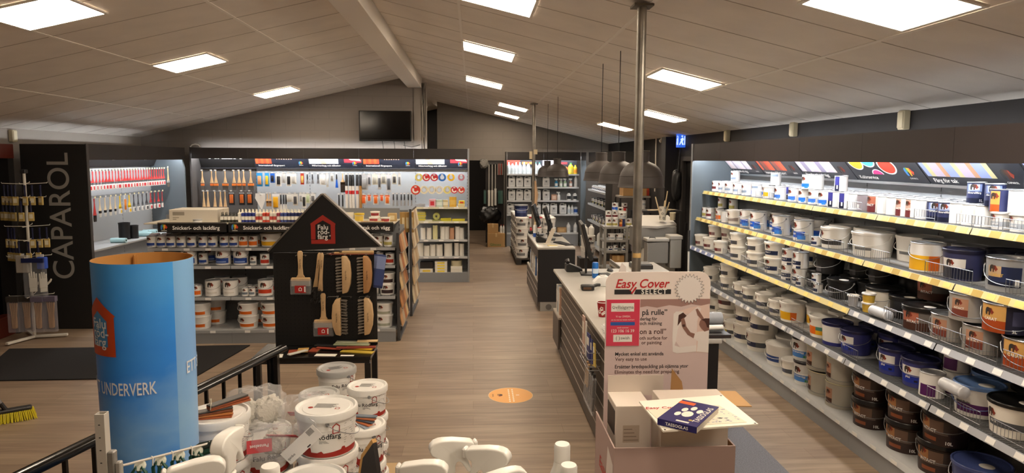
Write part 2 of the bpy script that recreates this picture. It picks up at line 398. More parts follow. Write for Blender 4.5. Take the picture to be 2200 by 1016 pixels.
def wallbox(px, py, X, lab, grp, s=1):
    p = at(px, py, X=X); t = thing('detector_box', lab, 'sensor box', p, 0, grp)
    d = -1 if X > 0 else 1
    obj('housing', MB().box(*sorted((0, d * .06)), -.04, .04, -.075, .075), mat('bdb193', .5), t, .008)
    obj('cover', MB().box(*sorted((d * .06, d * .066)), -.032, .032, -.06, .06), mat('c9be9f', .5), t, .002)
    return t
wallbox(1567, 292, 3.419, 'beige sensor box farthest along dark wall above long rack', None)
wallbox(1711, 278, 3.419, 'beige sensor box in the middle above the long rack', None)
wallbox(1950, 258, 3.419, 'beige sensor box nearest on dark wall above long rack', None)
wallbox(22, 292, -5.699, 'beige sensor box on left wall near left frame edge', None)
wallbox(309, 300, -5.699, 'beige sensor box in left far corner above black rack', None)
b = MB(); p = at(22, 280, X=-5.69); b.tube([(0, 0, 0.02), (0, 0, .14)], .008, 6); o = obj('conduit', b, mat('b8ae98', .6)); o.location = p + Vector((.0, 0, .035)); tag(o, 'short pipe running up to ceiling from left sensor box', 'pipe')
p = at(1462, 302, X=3.36)
t = thing('exit_sign', 'lit blue exit sign with running figure high on dark wall', 'exit sign', p)
obj('case', MB().box(-.05, .06, -.075, .075, -.11, .11), mat('2b5fd0', .4, emit=.7), t, .004)
s = MB().flat(poly2([(-.03, .02), (.01, .05), (.03, .02), (.01, -.02), (.03, -.07), (.0, -.07), (-.01, -.03), (-.03, -.07), (-.05, -.07), (-.02, 0)]), 0, 0)
s.flat(rect2(.035, .05, -.07, .07), 0, 0).flat(shift2(poly2([(-.012, .056), (.012, .056), (.012, .08), (-.012, .08)]), 0, 0), 0, 0)
ps = obj('pictogram', s, mat('b9d0ff', .4, emit=.9), t); ps.location = (-.052, 0, 0); ps.rotation_euler = (0, 0, -PI / 2)
ps2 = ps.copy(); COL.objects.link(ps2); ps2.location = (.003, -.0765, 0); ps2.rotation_euler = (0, 0, 0)
obj('bracket', MB().box(.059, .06, -.02, .02, .05, .09), DARK, t)
p = at(1423, 301, X=3.35)
t = thing('spotlight', 'small grey emergency spotlight on a bracket under the ceiling', 'spotlight', p)
obj('lamp_head', MB().lathe([(0, -.06), (.03, -.05), (.04, 0), (.025, .05), (0, .06)], 16, 0, rot('Y', 60)), mat('b6b1a8', .4), t)
obj('arm', MB().tube([(0, 0, .03), (.03, 0, .06), (.07, 0, .06)], .01, 8), mat('8c8780', .4), t)
o = obj('cable', MB().tube([(0, 0, .3), (.0, 0, 0), (0, -.03, -.4), (0, 0, -.7)], .012, 6), mat('b5aca0', .6))
o.location = at(1409, 330, X=3.38); tag(o, 'pale cables hanging down dark wall behind the biggest pendant', 'cable')
# ================================================================ paint tins, tubs and pails
def mk_can(k, cat='paint tin'):
    """k: r1 bottom radius, r2 top radius, h, style, body, lid, bands [(z0,z1,a0,a1,mat)], emb (z,w,angle), txt [(s,z,size,angle,mat,bold)], bail"""
    r1, r2, h, st = k['r1'], k['r2'], k['h'], k['style']
    t = thing(k.get('name', {'tin': 'paint_tin', 'tub': 'paint_tub', 'pail': 'paint_pail', 'open': 'metal_pail'}[st]), '', cat)
    rad = lambda z: r1 + (r2 - r1) * min(max(z / h, 0), 1)
    N = 28; body, lid = k['body'], k['lid']
    if st == 'tin':
        zt = h - .006
        obj('body', MB().lathe([(0, .002), (r1 - .003, .002), (r1, 0), (r1 + .001, .003), (r1, .006), (rad(zt), zt)], N), body, t)
        obj('lid', MB().lathe([(rad(zt), zt - .001), (r2 + .0015, zt), (r2 + .002, h - .002), (r2, h), (r2 - .004, h), (r2 - .006, h - .005), (r2 - .014, h - .006), (r2 - .016, h - .002), (r2 - .02, h - .003), (0, h - .003)], N), lid, t)
    elif st == 'open':
        obj('body', MB().lathe([(0, .002), (r1 - .003, .002), (r1, 0), (r2, h - .008)], N), body, t)
        obj('rim', MB().lathe([(r2, h - .01), (r2 + .004, h - .008), (r2 + .005, h - .003), (r2 + .002, h), (r2 - .003, h - .003), (r2 - .004, h - .01)], N), k.get('rim', TINRIM), t)
        obj('lid', MB().lathe([(r2 - .004, h - .009), (r2 - .012, h - .02), (r2 * .8, h - .022), (r2 * .78, h - .017), (0, h - .018)], N), lid, t)
    else:
        lh = k.get('lh', .02 if h > .12 else .012)
        zt = h - lh * .6
        ring = [(rad(h * .78) + .006, h * .78), (rad(h * .8) + .006, h * .8), (rad(h * .81), h * .81)] if st == 'pail' and k.get('ring', 1) else []
        pre = [(rad(h * .775), h * .775)] if ring else []
        obj('body', MB().lathe([(0, .003), (r1 - .004, .003), (r1, 0)] + pre + ring + [(r2, zt)], N), body, t)
        obj('lid', MB().lathe([(r2 + .002, h - lh), (r2 + .005, h - lh), (r2 + .006, h - .004), (r2 + .003, h), (r2 - .004, h), (r2 - .009, h - .006), (0, h - .005)], N), lid, t)
    if k.get('bands') or k.get('txt'):
        ms = []; b = MB()
        def mi(m):
            if m not in ms: ms.append(m)
            return ms.index(m)
        for q, (z0, z1, a0, a1, m) in enumerate(k.get('bands', [])):
            n = max(3, int(abs(a1 - a0) / .12)); o = .0011 + .0003 * q
            b.lathe([(rad(z0) + o, z0), (rad(z1) + o, z1)], n, mi(m), None, a0, a1)
        for s, z, sz, a, m, bo in k.get('txt', []):
            b.wrap(text2d(s, sz, bo), rad, a, z, mi(m), off=.0029)
        obj('label', b, ms, t)
    if k.get('emb'):
        z, wd, a = k['emb']; b = MB(); es = k.get('emat', ELC)
        for q in range(4): b.wrap(elephant2(wd, q), rad, a, z, q, off=.0028)
        obj('emblem', b, es, t)
    if k.get('top'):                        # paper disc on the lid
        obj('lid_sticker', MB().lathe([(0, 0), (k['top'], 0)], 16, 0, tr(r2 * .3, -r2 * .2, h - .0045)), PAPER, t)
    if k.get('bail'):
        rr = r2 + .004; za = h * k.get('ear', .84); b = MB(); pts = []
        drop = k['bail']
        for i in range(15):
            u = -1 + 2 * i / 14; a = u * PI / 2
            ra = rr + .003 + .006 * math.cos(a)
            pts.append((ra * math.sin(a), -ra * math.cos(a) * 1.0, za - drop * h * (1 - u * u) ** .7))
        b.tube(pts, .0022 if h < .22 else .0028, 6)
        for s in (-1, 1): b.lathe([(0, 0), (.008, .001), (.008, .005), (0, .006)], 10, 0, tr(s * (rr - .003), 0, za) @ rot('Y', 90 * s))
        bo = obj('bail', b, k.get('bm', WIRE), t)
        if k.get('brot'): bo.rotation_euler = (0, 0, k['brot'])
    return t
def K(style, r1, r2, h, body, lid, **kw): return dict(style=style, r1=r1, r2=r2, h=h, body=body, lid=lid, **kw)
A6 = 1.05
tin = dict(style='tin', r1=.051, r2=.051, h=.128)
pgrey = mat('76808c', .45); mar = mat('6e2a2c', .45); greyband = mat('55575c', .45); bluegrey = mat('8796ab', .45); royal = mat('1d57c4', .42)
sky = mat('2f86e0', .42); org = mat('e5701e', .42); yl = mat('f0b51e', .42); olive = mat('b3a860', .5); lt = mat('e6e4e0', .35)
navyb = mat('1f2a4d', .4); inkb = mat('141a33', .35); purple = mat('57215f', .42); brown = mat('4a2a1e', .5); salmon = mat('b56a52', .5); amber = mat('d99a4a', .5)
CK = {
 'red':   dict(tin, body=lt, lid=TINLID, bands=[(.03, .06, -A6, A6, mar)], emb=(.075, .045, 0)),
 'grey':  dict(tin, body=lt, lid=TINLID, bands=[(.03, .055, -A6, A6, bluegrey)], emb=(.075, .045, 0)),
 'gtop':  dict(tin, body=lt, lid=TINLID, bands=[(.088, .112, -1.3, 1.3, bluegrey)], emb=(.085, .04, -1.1)),
 'blue':  dict(tin, body=lt, lid=TINLID, bands=[(.02, .062, -A6, A6, royal), (.012, .035, .35, A6, sky)], emb=(.078, .05, -.1), txt=[('Aqua', .048, .016, -.1, TXT, .02)]),
 'bright': dict(tin, body=lt, lid=TINLID, bands=[(.02, .05, -A6, A6, mat('1f6fe0', .42)), (.01, .03, .3, .9, sky)], emb=(.074, .046, 0)),
 'vio':   dict(tin, body=lt, lid=TINLID, bands=[(.002, .12, -1.2, -.35, mat('3a3a86', .4)), (.002, .05, -1.2, -.35, inkb), (.02, .05, -.8, -.55, lt)]),
 'back':  dict(tin, body=lt, lid=TINLID, bands=[(.015, .11, -.5, .6, mat('dfe0e0', .5))]),
 'taupe': dict(tin, body=mat('8a8084', .45), lid=TINLID, bands=[(.02, .05, -.3, .2, lt)]),
 'intact': dict(tin, body=lt, lid=TINLID, bands=[(.002, .118, -1.1, .8, salmon), (.002, .062, -1.1, .8, mar)], emb=(.08, .045, -.2), txt=[('INTACT', .055, .022, -.15, TXT, .03)]),
 'intside': dict(tin, body=lt, lid=TINLID, bands=[(.002, .118, -1.5, -.6, mat('c9a593', .5)), (.002, .05, -1.5, -.6, mar)], emb=(.08, .04, -1.0), txt=[('ACT', .055, .02, -.9, TXT, .03)]),
 'navy':  dict(tin, body=mat('20284e', .38), lid=TINLID, bands=[(.07, .115, -.8, .8, mat('7d8cb8', .4)), (.078, .115, -.55, .55, mat('c3cbe0', .4)), (.0, .03, -1, 1, inkb)], emb=(.08, .045, 0), txt=[('Akvarellf\u00e4rg', .062, .016, 0, TXT, .02), ('1L', .014, .022, .7, TXT, .03)]),
 'halfblack': dict(tin, body=mat('1a1a1c', .4), lid=mat('26272a', .5), bands=[(.05, .11, -.6, .6, lt)], emb=(.065, .04, 0)),
 'ytub':  K('tub', .05, .056, .12, lt, lt, bands=[(.02, .06, -A6, A6, yl)], emb=(.07, .045, -.3)),
 'gtub':  K('tub', .055, .06, .1, lt, lt, bands=[(.018, .045, -A6, A6, mat('aab0b8', .5))], emb=(.055, .04, -.6), txt=[('gallback', .032, .014, -.3, TXT, .02)]),
 'sunset': dict(tin, body=mat('2f3560', .4), lid=TINLID, bands=[(.0, .115, -1.1, -.1, mat('e0a050', .45)), (.0, .04, -1.1, -.1, mat('b5521f', .45))], emb=(.07, .045, -.6)),
 'orange': dict(tin, body=lt, lid=TINLID, bands=[(.02, .065, -A6, A6, org)], emb=(.078, .05, -.1)),
 'olive': dict(tin, body=lt, lid=TINLID, bands=[(.02, .055, -A6, A6, olive)], emb=(.075, .05, -.1)),
 'cream': K('tub', .07, .082, .155, CREAM, WHITE, bands=[(.03, .07, -A6, A6, mat('a99a92', .5))], emb=(.085, .05, -.6), bail=.42, bm=WHITE),
 'blue3': K('tin', .083, .083, .185, lt, TINLID, bands=[(.03, .085, -A6, A6, royal), (.015, .05, .3, A6 + .1, sky), (.004, .03, -A6, .1, lt)], emb=(.11, .07, -.2), txt=[('Aqua', .065, .026, -.2, TXT, .02)], bail=.3, ear=.86),
 'yel3':  K('tin', .1, .1, .185, lt, TINLID, bands=[(.01, .105, -1.2, .35, yl), (.01, .105, .35, 1.0, org)], bail=.42, ear=.86),
 'white3': K('tin', .083, .083, .18, lt, TINLID, bands=[(.03, .05, -.7, .7, mat('d4d0c8', .5))], emb=(.105, .07, -.1), bail=.4, ear=.86),
 'orange3': K('tin', .083, .083, .18, lt, TINLID, bands=[(.03, .075, -A6, A6, mat('c8401f', .45))], emb=(.1, .07, -.1), bail=.4, ear=.86),
 'small': K('tin', .036, .036, .095, lt, TINLID, bands=[(.02, .045, -A6, A6, pgrey)], emb=(.055, .035, 0)),
 'smallb': K('tin', .036, .036, .075, lt, TINLID, bands=[(.012, .035, -.9, .9, navyb)], emb=(.042, .03, 0)),
 'lid10': K('tub', .098, .11, .17, WHITE, WHITE, bands=[(.03, .075, -A6, .9, mat('33302f', .5))], emb=(.095, .06, -.8), bail=.45, bm=WHITE),
 'flat10': K('tub', .13, .145, .18, WHITE, WHITE, bands=[(.05, .07, -.4, .6, mat('7a7a7a', .5))], bail=.4, bm=WHITE),
 'navyp': K('pail', .098, .108, .185, mat('3a3d63', .4), mat('23233a', .35), bands=[(.075, .13, -.9, .5, lt), (.01, .075, -1.0, .9, inkb)], emb=(.085, .05, -.3), ring=0),
 'metalnavy': K('open', .115, .118, .185, mat('a9abad', .42, .35), mat('c9cacc', .28, .9), bands=[(.03, .14, -1.0, .45, navyb), (.08, .14, -1.0, -.35, mat('c3a684', .5)), (.03, .055, -1, .45, inkb), (.035, .075, .2, .38, lt)], emb=(.105, .05, -.7), txt=[('CARAT', .09, .022, -.55, mat('d9b25a', .5), .02)], bail=.5, ear=.72),
 'mar5':  K('tub', .068, .08, 0.14, CREAM, WHITE, bands=[(.028, .065, -A6, .7, mar), (.028, .065, .1, .7, mat('8a6a68', .5))], emb=(.085, .055, -.8)),
 'grey5': K('tub', .085, .096, 0.145, CREAM, WHITE, bands=[(.03, .075, -A6, .6, greyband), (.03, .075, -.7, -.1, mat('5d6075', .45))], emb=(.09, .055, -1.0), bail=.35, bm=WHITE),
 'finish': K('tub', .082, .092, 0.15, CREAM, WHITE, bands=[(.035, .08, -A6, .9, navyb)], emb=(.1, .055, -.2), txt=[('Finish 7', .062, .022, -.2, TXT, .02)]),
 'fint':  K('tin', .065, .065, 0.14, lt, TINLID, bands=[(.03, .065, -A6, .8, navyb), (.0, .02, .2, .8, navyb)], emb=(.085, .06, -.3), txt=[('Finish 7', .05, .018, -.2, TXT, .02)]),
 'black5': K('pail', .1, .112, 0.15, mat('19191b', .4), mat('141416', .3), bands=[(.02, .075, -1.0, .1, mat('5c5b60', .5))], bail=.5, top=.035, bm=mat('a8a8a8', .4)),
 'bwhite': K('pail', .11, .125, 0.16, CREAM, mat('161617', .3), bands=[(.0, .02, -1.5, 1.5, mat('161617', .4))], emb=(.06, .045, -.9), bail=.4, ring=0),
 'silverp': K('pail', .112, .122, 0.15, mat('2a2523', .4), mat('1c1c1d', .3), bands=[(.06, .135, -1.1, -.1, salmon), (.03, .135, -.1, .9, mat('746f6c', .45)), (.0, .06, -1.1, .9, brown)], emb=(.088, .05, -.6), txt=[('INTACT', .062, .026, -.4, TXT, .03)], top=.035),
 'intm':  K('open', .11, .112, 0.155, mat('b3aea8', .45, .3), mat('c9cacc', .28, .9), bands=[(.03, .165, -.9, -.05, mat('b88a70', .5)), (.03, .085, -.9, -.05, mat('7a3a2c', .5))], emb=(.115, .05, -.5), txt=[('INTACT', .095, .021, -.48, TXT, .03)], bail=.55, ear=.72),
 'carat': K('open', .115, .118, 0.155, mat('23233a', .4), mat('8a8a8a', .35, .7), bands=[(.0, .19, -1.3, -.05, mat('d8a860', .5)), (.0, .085, -1.3, -.05, mat('b04a16', .45)), (.06, .16, .2, .8, mat('4a4a68', .45))], emb=(.115, .06, -.75), txt=[('CARAT', .09, .03, -.7, TXT, .02), ('3L', .02, .03, .3, TXT, .03)], bail=.6, ear=.74),
 'ylab':  K('tub', .088, .1, .16, CREAM, WHITE, bands=[(.025, .065, -A6, -.3, mat('c9b03a', .5)), (.025, .065, -.3, .6, greyband)], emb=(.09, .05, -.9), bail=.4, bm=WHITE),
 'yel5':  K('tub', .1, .112, .175, WHITE, WHITE, bands=[(.02, .09, -A6, .3, yl), (.02, .09, .3, .8, org)], emb=(.105, .055, -.9)),
 'orl5':  K('tub', .098, .11, .175, CREAM, WHITE, bands=[(.025, .09, -1.2, -.2, org), (.06, .09, -.2, .5, mat('4f8a78', .5)), (.025, .06, -.2, .5, yl)], emb=(.105, .05, -.9)),
 'purp':  K('pail', .098, .11, 0.18, mat('3d4080', .4), mat('24264c', .3), bands=[(.03, .15, -1.0, .25, lt), (.03, .09, -1.0, .25, mat('1f35a0', .45)), (.04, .055, -.1, .1, inkb)], emb=(.1, .055, -.5), txt=[('plus', .072, .024, -.5, TXT, .02)], bail=.4, ring=0),
 'purpw': K('pail', .1, .11, 0.18, lt, mat('24264c', .3), bands=[(.0, .03, -1.6, 1.6, mat('30337a', .4)), (.17, .18, -1.6, 1.6, mat('3d4080', .4))], ring=0),
 'bluelid': K('pail', .112, .125, 0.18, lt, mat('5f7fb4', .35), bands=[(.025, .08, -.9, 1.1, purple)], emb=(.1, .055, -.9), txt=[('AmphiBolin', .085, .02, -.5, TXTD, .02)], bail=.55, bm=mat('6f87c4', .4), top=.04, ring=0),
 'ptin':  K('tin', .07, .07, .15, lt, TINLID, bands=[(.01, .08, -.2, 1.1, purple)], top=.03),
 'blk10': K('pail', .118, .135, 0.18, CREAM, mat('161617', .3), bands=[(.05, .09, -1.2, .7, greyband)], emb=(.1, .06, -1.0), txt=[('Klick', .075, .022, -.9, TXT, .02)], top=.04, ring=0),
 'mar10': K('tub', .13, .142, 0.2, CREAM, WHITE, lh=.025, bands=[(.06, .12, -A6, .8, mar), (.06, .12, 0, .8, mat('625050', .5))], emb=(.15, .075, -.8), bail=.35, bm=WHITE),
 'seven10': K('tub', .13, .142, 0.205, CREAM, WHITE, lh=.025, bands=[(.055, .12, -A6, .9, mat('2c3152', .45)), (.055, .12, .1, .9, greyband)], emb=(.15, .08, -.9), txt=[('Finish 7', .1, .03, -.6, TXT, .02)], bail=.35, bm=WHITE),
 'plain10': K('tub', .135, .15, 0.2, WHITE, WHITE, lh=.025, bands=[(.05, .12, -A6, .4, mat('2f4c8c', .45))], emb=(.15, .06, -1.1), bail=.45, bm=WHITE),
 'imm':   K('pail', .094, .105, 0.205, lt, mat('1d1a22', .3), bands=[(.03, .085, -1.1, 1.0, mat('4a86d0', .45)), (.03, .05, .3, 1.0, mat('3f8a5a', .45))], emb=(.1, .07, -.4), txt=[('Plus Innerv\u00e4gg', .075, .022, -.3, TXT, .02)], bail=.35, bm=lt, ring=0),
 'metal10': K('open', .118, .122, 0.2, mat('b9b4a6', .5, .15), mat('4a4846', .4), rim=mat('c4bd9c', .4, .3), bands=[(.04, .19, -1.35, -.75, mat('b88a70', .5)), (.04, .09, -1.35, -.75, brown)], emb=(.13, .05, -1.05), bail=.35, ear=.5),
 'int10': K('pail', .12, .132, 0.21, mat('2b1c16', .38), mat('151414', .3), lh=.03, bands=[(.1, .19, -1.25, -.55, mat('a97648', .5)), (.1, .19, -.55, .1, mat('6e5444', .45)), (.1, .19, .1, .7, mat('40322a', .45)), (.0, .1, -1.25, .4, mat('33201a', .45)), (.03, .06, -.9, -.2, mat('8a4a26', .45)), (.088, .1, -1.0, .3, mat('6a5a50', .5))], emb=(.15, .06, -.85), txt=[('INTACT', .108, .034, -.6, TXT, .03), ('10L', .03, .036, .35, TXT, .03)], bail=.4),
 'ora10': K('open', .125, .13, 0.2, mat('c2521a', .45), mat('8a8a8a', .3, .7), bands=[(.1, .22, -1.0, -.1, mat('d8a070', .5)), (0, .22, -.1, 1.0, inkb)], emb=(.13, .07, -.7), bail=.4),
 'blu10': K('pail', .13, .15, 0.2, mat('3d4a80', .4), mat('4c5c9a', .35), bands=[(.04, .12, -1, .6, lt)], top=.04, bail=.4, bm=lt, ring=0),
 'clear': K('tub', .03, .036, .085, mat('aeb0b8', .25), lt), 'ycup': K('tub', .036, .042, .07, mat('d9b64a', .4), lt, bands=[(.015, .05, -1, 1, mat('c9a23a', .5))]),
}
for _k, _h in {'mar10': 0.26, 'seven10': 0.26, 'int10': 0.255, 'metal10': 0.25, 'imm': 0.2, 'plain10': 0.25, 'intm': 0.2, 'carat': 0.2, 'black5': 0.19, 'silverp': 0.17, 'grey5': 0.165, 'finish': 0.17, 'fint': 0.145, 'mar5': 0.15, 'purp': 0.2, 'purpw': 0.2, 'blu10': 0.22, 'ora10': 0.25, 'bluelid': 0.19, 'blk10': 0.2, 'bwhite': 0.17}.items():                  # label heights were noted for taller packs
    q = CK[_k]; f = q['h'] / _h
    q['bands'] = [(a * f, b * f, c, d, m) for a, b, c, d, m in q.get('bands', [])]
    q['txt'] = [(t, z * f, s_ * f, a, m, o) for t, z, s_, a, m, o in q.get('txt', [])]
    if q.get('emb'): q['emb'] = (q['emb'][0] * f, q['emb'][1] * min(1, f + .08), q['emb'][2])
CNAME = {'red': 'white tin with maroon band', 'grey': 'white tin with blue-grey band', 'gtop': 'white tin with blue-grey top stripe', 'blue': 'white tin with royal blue label',
 'bright': 'white tin with bright blue label', 'vio': 'white tin with violet side stripe', 'back': 'plain white tin', 'taupe': 'taupe tin', 'intact': 'salmon and maroon tin',
 'intside': 'white tin with salmon side label', 'navy': 'dark navy tin', 'halfblack': 'black tin with white label', 'ytub': 'white tub with yellow label', 'gtub': 'small grey-labelled white tub',
 'sunset': 'navy and orange tin', 'orange': 'white tin with orange label', 'olive': 'white tin with olive band', 'cream': 'cream tub with white bail', 'blue3': 'large blue-labelled white tin',
 'yel3': 'large yellow-labelled tin', 'white3': 'plain white large tin', 'orange3': 'large red-banded white tin', 'small': 'small white tin', 'smallb': 'tiny white tin with navy label',
 'lid10': 'white tub with dark label', 'flat10': 'wide plain white tub', 'navyp': 'dark navy pail with white patch', 'metalnavy': 'metal pail with navy label', 'mar5': 'cream tub with maroon band',
 'grey5': 'cream tub with grey band', 'finish': 'cream tub with navy band', 'fint': 'white tin with navy band', 'black5': 'black pail', 'bwhite': 'cream pail with black lid', 'silverp': 'dark brown pail with salmon label',
 'intm': 'pale metal pail with brown label', 'carat': 'orange and navy metal pail', 'ylab': 'cream tub with yellow-grey band', 'yel5': 'white tub with bright yellow label', 'orl5': 'cream tub with orange label',
 'purp': 'purple-blue pail with white label', 'purpw': 'white pail with dark purple lid', 'bluelid': 'light-blue-lidded pail', 'ptin': 'white tin with purple label', 'blk10': 'cream pail with glossy black lid',
 'mar10': 'big cream tub with maroon band', 'seven10': 'big cream tub with dark navy band', 'plain10': 'big squat white tub', 'imm': 'black-lidded white pail', 'metal10': 'tall beige metal pail', 'int10': 'big dark brown pail',
 'ora10': 'orange metal pail', 'blu10': 'big blue-lidded pail', 'clear': 'small translucent tub', 'ycup': 'small yellow cup'}
PEND = []
TURN = dict(vio=1.2, intside=1.3, metal10=1.0, intm=.7, carat=.85, int10=.9, silverp=.85, ora10=.85, sunset=.9, metalnavy=.8, purp=.8, bluelid=.7, blk10=.7, navyp=.6, navy=.75, intact=.4,
            mar5=.5, grey5=.5, finish=.5, fint=.4, ylab=.5, yel5=.5, orl5=.7, lid10=.5, plain10=.6, seven10=.55, mar10=.5, yel3=.55, imm=.55, cream=.45, gtub=.5, bwhite=.5, back=.9, ptin=.0)   # how far each label is turned towards the aisle's front end
def can(kind, x, y, z, rz, where, group, jit=.25, fix=False):
    """note a can; settle() nudges neighbours apart, builds them and words the labels"""
    if rz < -1: rz += TURN.get(kind, .2)
    k = CK[kind]; PEND.append(dict(kind=kind, x=x, y=y, z=z, rz=rz + RN.uniform(-jit, jit), where=where, group=group, r=max(k['r1'], k['r2']) + (.007 if k['style'] in ('tub', 'pail', 'open') else .003) + (.01 if k.get('bail') else 0), h=k['h'], fix=fix))
def settle(axis, back, end='from far end', order=lambda c: -c['y'], hi=99.0):
    """axis: the coordinate along the shelf; back: furthest the cans may reach across it"""
    ax, cr = axis, 'xy'[axis == 'x']
    for c in PEND: c[cr] = min(c[cr], back - c['r'])
    for it in range(60):
        for c in PEND: c[ax] = min(c[ax], hi - c['r'])
        for i, p in enumerate(PEND):
            for q in PEND[i + 1:]:
                if q['z'] >= p['z'] + p['h'] - .006 or p['z'] >= q['z'] + q['h'] - .006: continue
                d = p['r'] + q['r']; dx = q['x'] - p['x']; dy = q['y'] - p['y']; e = math.hypot(dx, dy)
                if e >= d - 1e-4 or p['fix'] and q['fix']: continue
                dc = q[cr] - p[cr]; da = q[ax] - p[ax]
                need = math.sqrt(max(d * d - dc * dc, 0)) - abs(da); sg = 1 if da >= 0 else -1
                wp = 0 if p['fix'] else (1 if q['fix'] else (.5 if abs(dc) < .05 else (.2 if dc > 0 else .8)))
                p[ax] -= sg * need * wp; q[ax] += sg * need * (1 - wp)
    tot = {}
    for c in PEND: tot[(c['kind'], c['where'])] = tot.get((c['kind'], c['where']), 0) + 1
    seen = {}
    for c in sorted(PEND, key=lambda c: (order(c), c['z'])):
        kw = (c['kind'], c['where']); seen[kw] = seen.get(kw, 0) + 1
        n = CNAME[c['kind']]; lab = '%s %s' % (n, c['where'])
        if tot[kw] > 1: lab = '%s %s %s, %s' % (ORD[seen[kw]], n, end, c['where'])
        st = CK[c['kind']]['style']
        place(c['kind'], lambda: mk_can(CK[c['kind']], 'pail' if st in ('pail', 'open') else ('tub' if st == 'tub' else 'paint tin')), (c['x'], c['y'], c['z']), lab, c['group'], c['rz'])
    PEND.clear()

# ---------------------------------------------------------------- the long rack on the right wall
RBJ = [8.34, 7.42, 6.5, 5.58, 4.66, 3.74, 2.82]
LV = [(2.90, 1.735), (2.82, 1.405), (2.73, 1.05), (2.72, .68)]      # shelf front edge x, deck height
XBK = 3.36
crstrip = mat('d9c88a', .4); crgold = mat('b89a4c', .45); yeltag = mat('ecd27a', .45); gstrip = mat('a3a6ad', .3); wtag = mat('e9e8e4', .5); bstrip = mat('7d86a8', .35)
def bay_banner(t, i, yc, y0, y1):
    cols = [('F\u00e4rg f\u00f6r tak och v\u00e4gg', ['c9c2cc', '9a8fa2', 'd8ccd0', 'e2c8c8'], ELC), ('Internationell f\u00e4rgexpert', ['e0502a', 'b53a24', '7a3a2a', '3a3236'], ELC), ('F\u00e4rg f\u00f6r tak och v\u00e4gg', ['c6bccb', 'd9cfd8', '8f86a0', 'e4c9c4'], ELC),
            ('Kul\u00f6rservice', ['eab02a', '4fb6d8', 'c8347a', 'e03a24'], ELB), ('F\u00e4rg f\u00f6r tak', ['8f9cc8', 'b98a6a', 'b7a9bd', 'c3b98a'], ELC), ('F\u00e4rg', ['8f9cc8', 'b7a9bd', '8f9cc8', 'b7a9bd'], ELC)][i]
    L = y0 - y1; hgt = .205
    b = MB(); ms = [mat('26272d', .35), TXT] + [mat(c, .4) for c in cols[1]] + cols[2]
    b.box(-L / 2 + .006, L / 2 - .006, 0, .008, 0, hgt, 0)
    x0, x1 = -L / 2 + .03, L / 2 - .25
    if i == 3:
        for q, (cx, cz, r) in enumerate(((-.32, .19, .1), (-.14, .22, .1), (-.1, .07, .075), (.08, .16, .11))):
            for rr, mi, of in ((r, 1, .001), (r * .86, 2 + q, .0018)):
                pts = [(cx + rr * math.cos(a * PI / 12), min(max(cz + rr * .75 * math.sin(a * PI / 12), .075), hgt)) for a in range(24)]
                b.flat(poly2(pts), of + q * .0002, mi)
    else:
        n = 14; wd = (x1 - x0) / n
        for q in range(n):
            b.flat(poly2([(x0 + q * wd, .075), (x0 + (q + 1) * wd, .075), (x0 + (q + 1) * wd - .01, hgt), (x0 + q * wd - .01, hgt)]), .001, 2 + (q * 3 + q // 3) % 4)
    b.flat(shift2(text2d(cols[0], .05, .012, align='LEFT'), -L / 2 + .06, .038), .0015, 1)
    for q in range(4): b.flat(shift2(elephant2(.1, q), L / 2 - .15, .07), .0015, 6 + q)
    b.flat(shift2(text2d('CAPAROL', .02, .02), L / 2 - .15, .045), .0015, 1)
    o = obj('header_banner', b, ms, t)
    o.location = (3.28 - t.location.x, 0, 1.955); o.rotation_euler = (math.radians(40), 0, -PI / 2)
    obj('banner_rail', MB().box(3.26 - t.location.x, 3.3 - t.location.x, -L / 2, L / 2, 1.935, 1.955), STEEL, t)
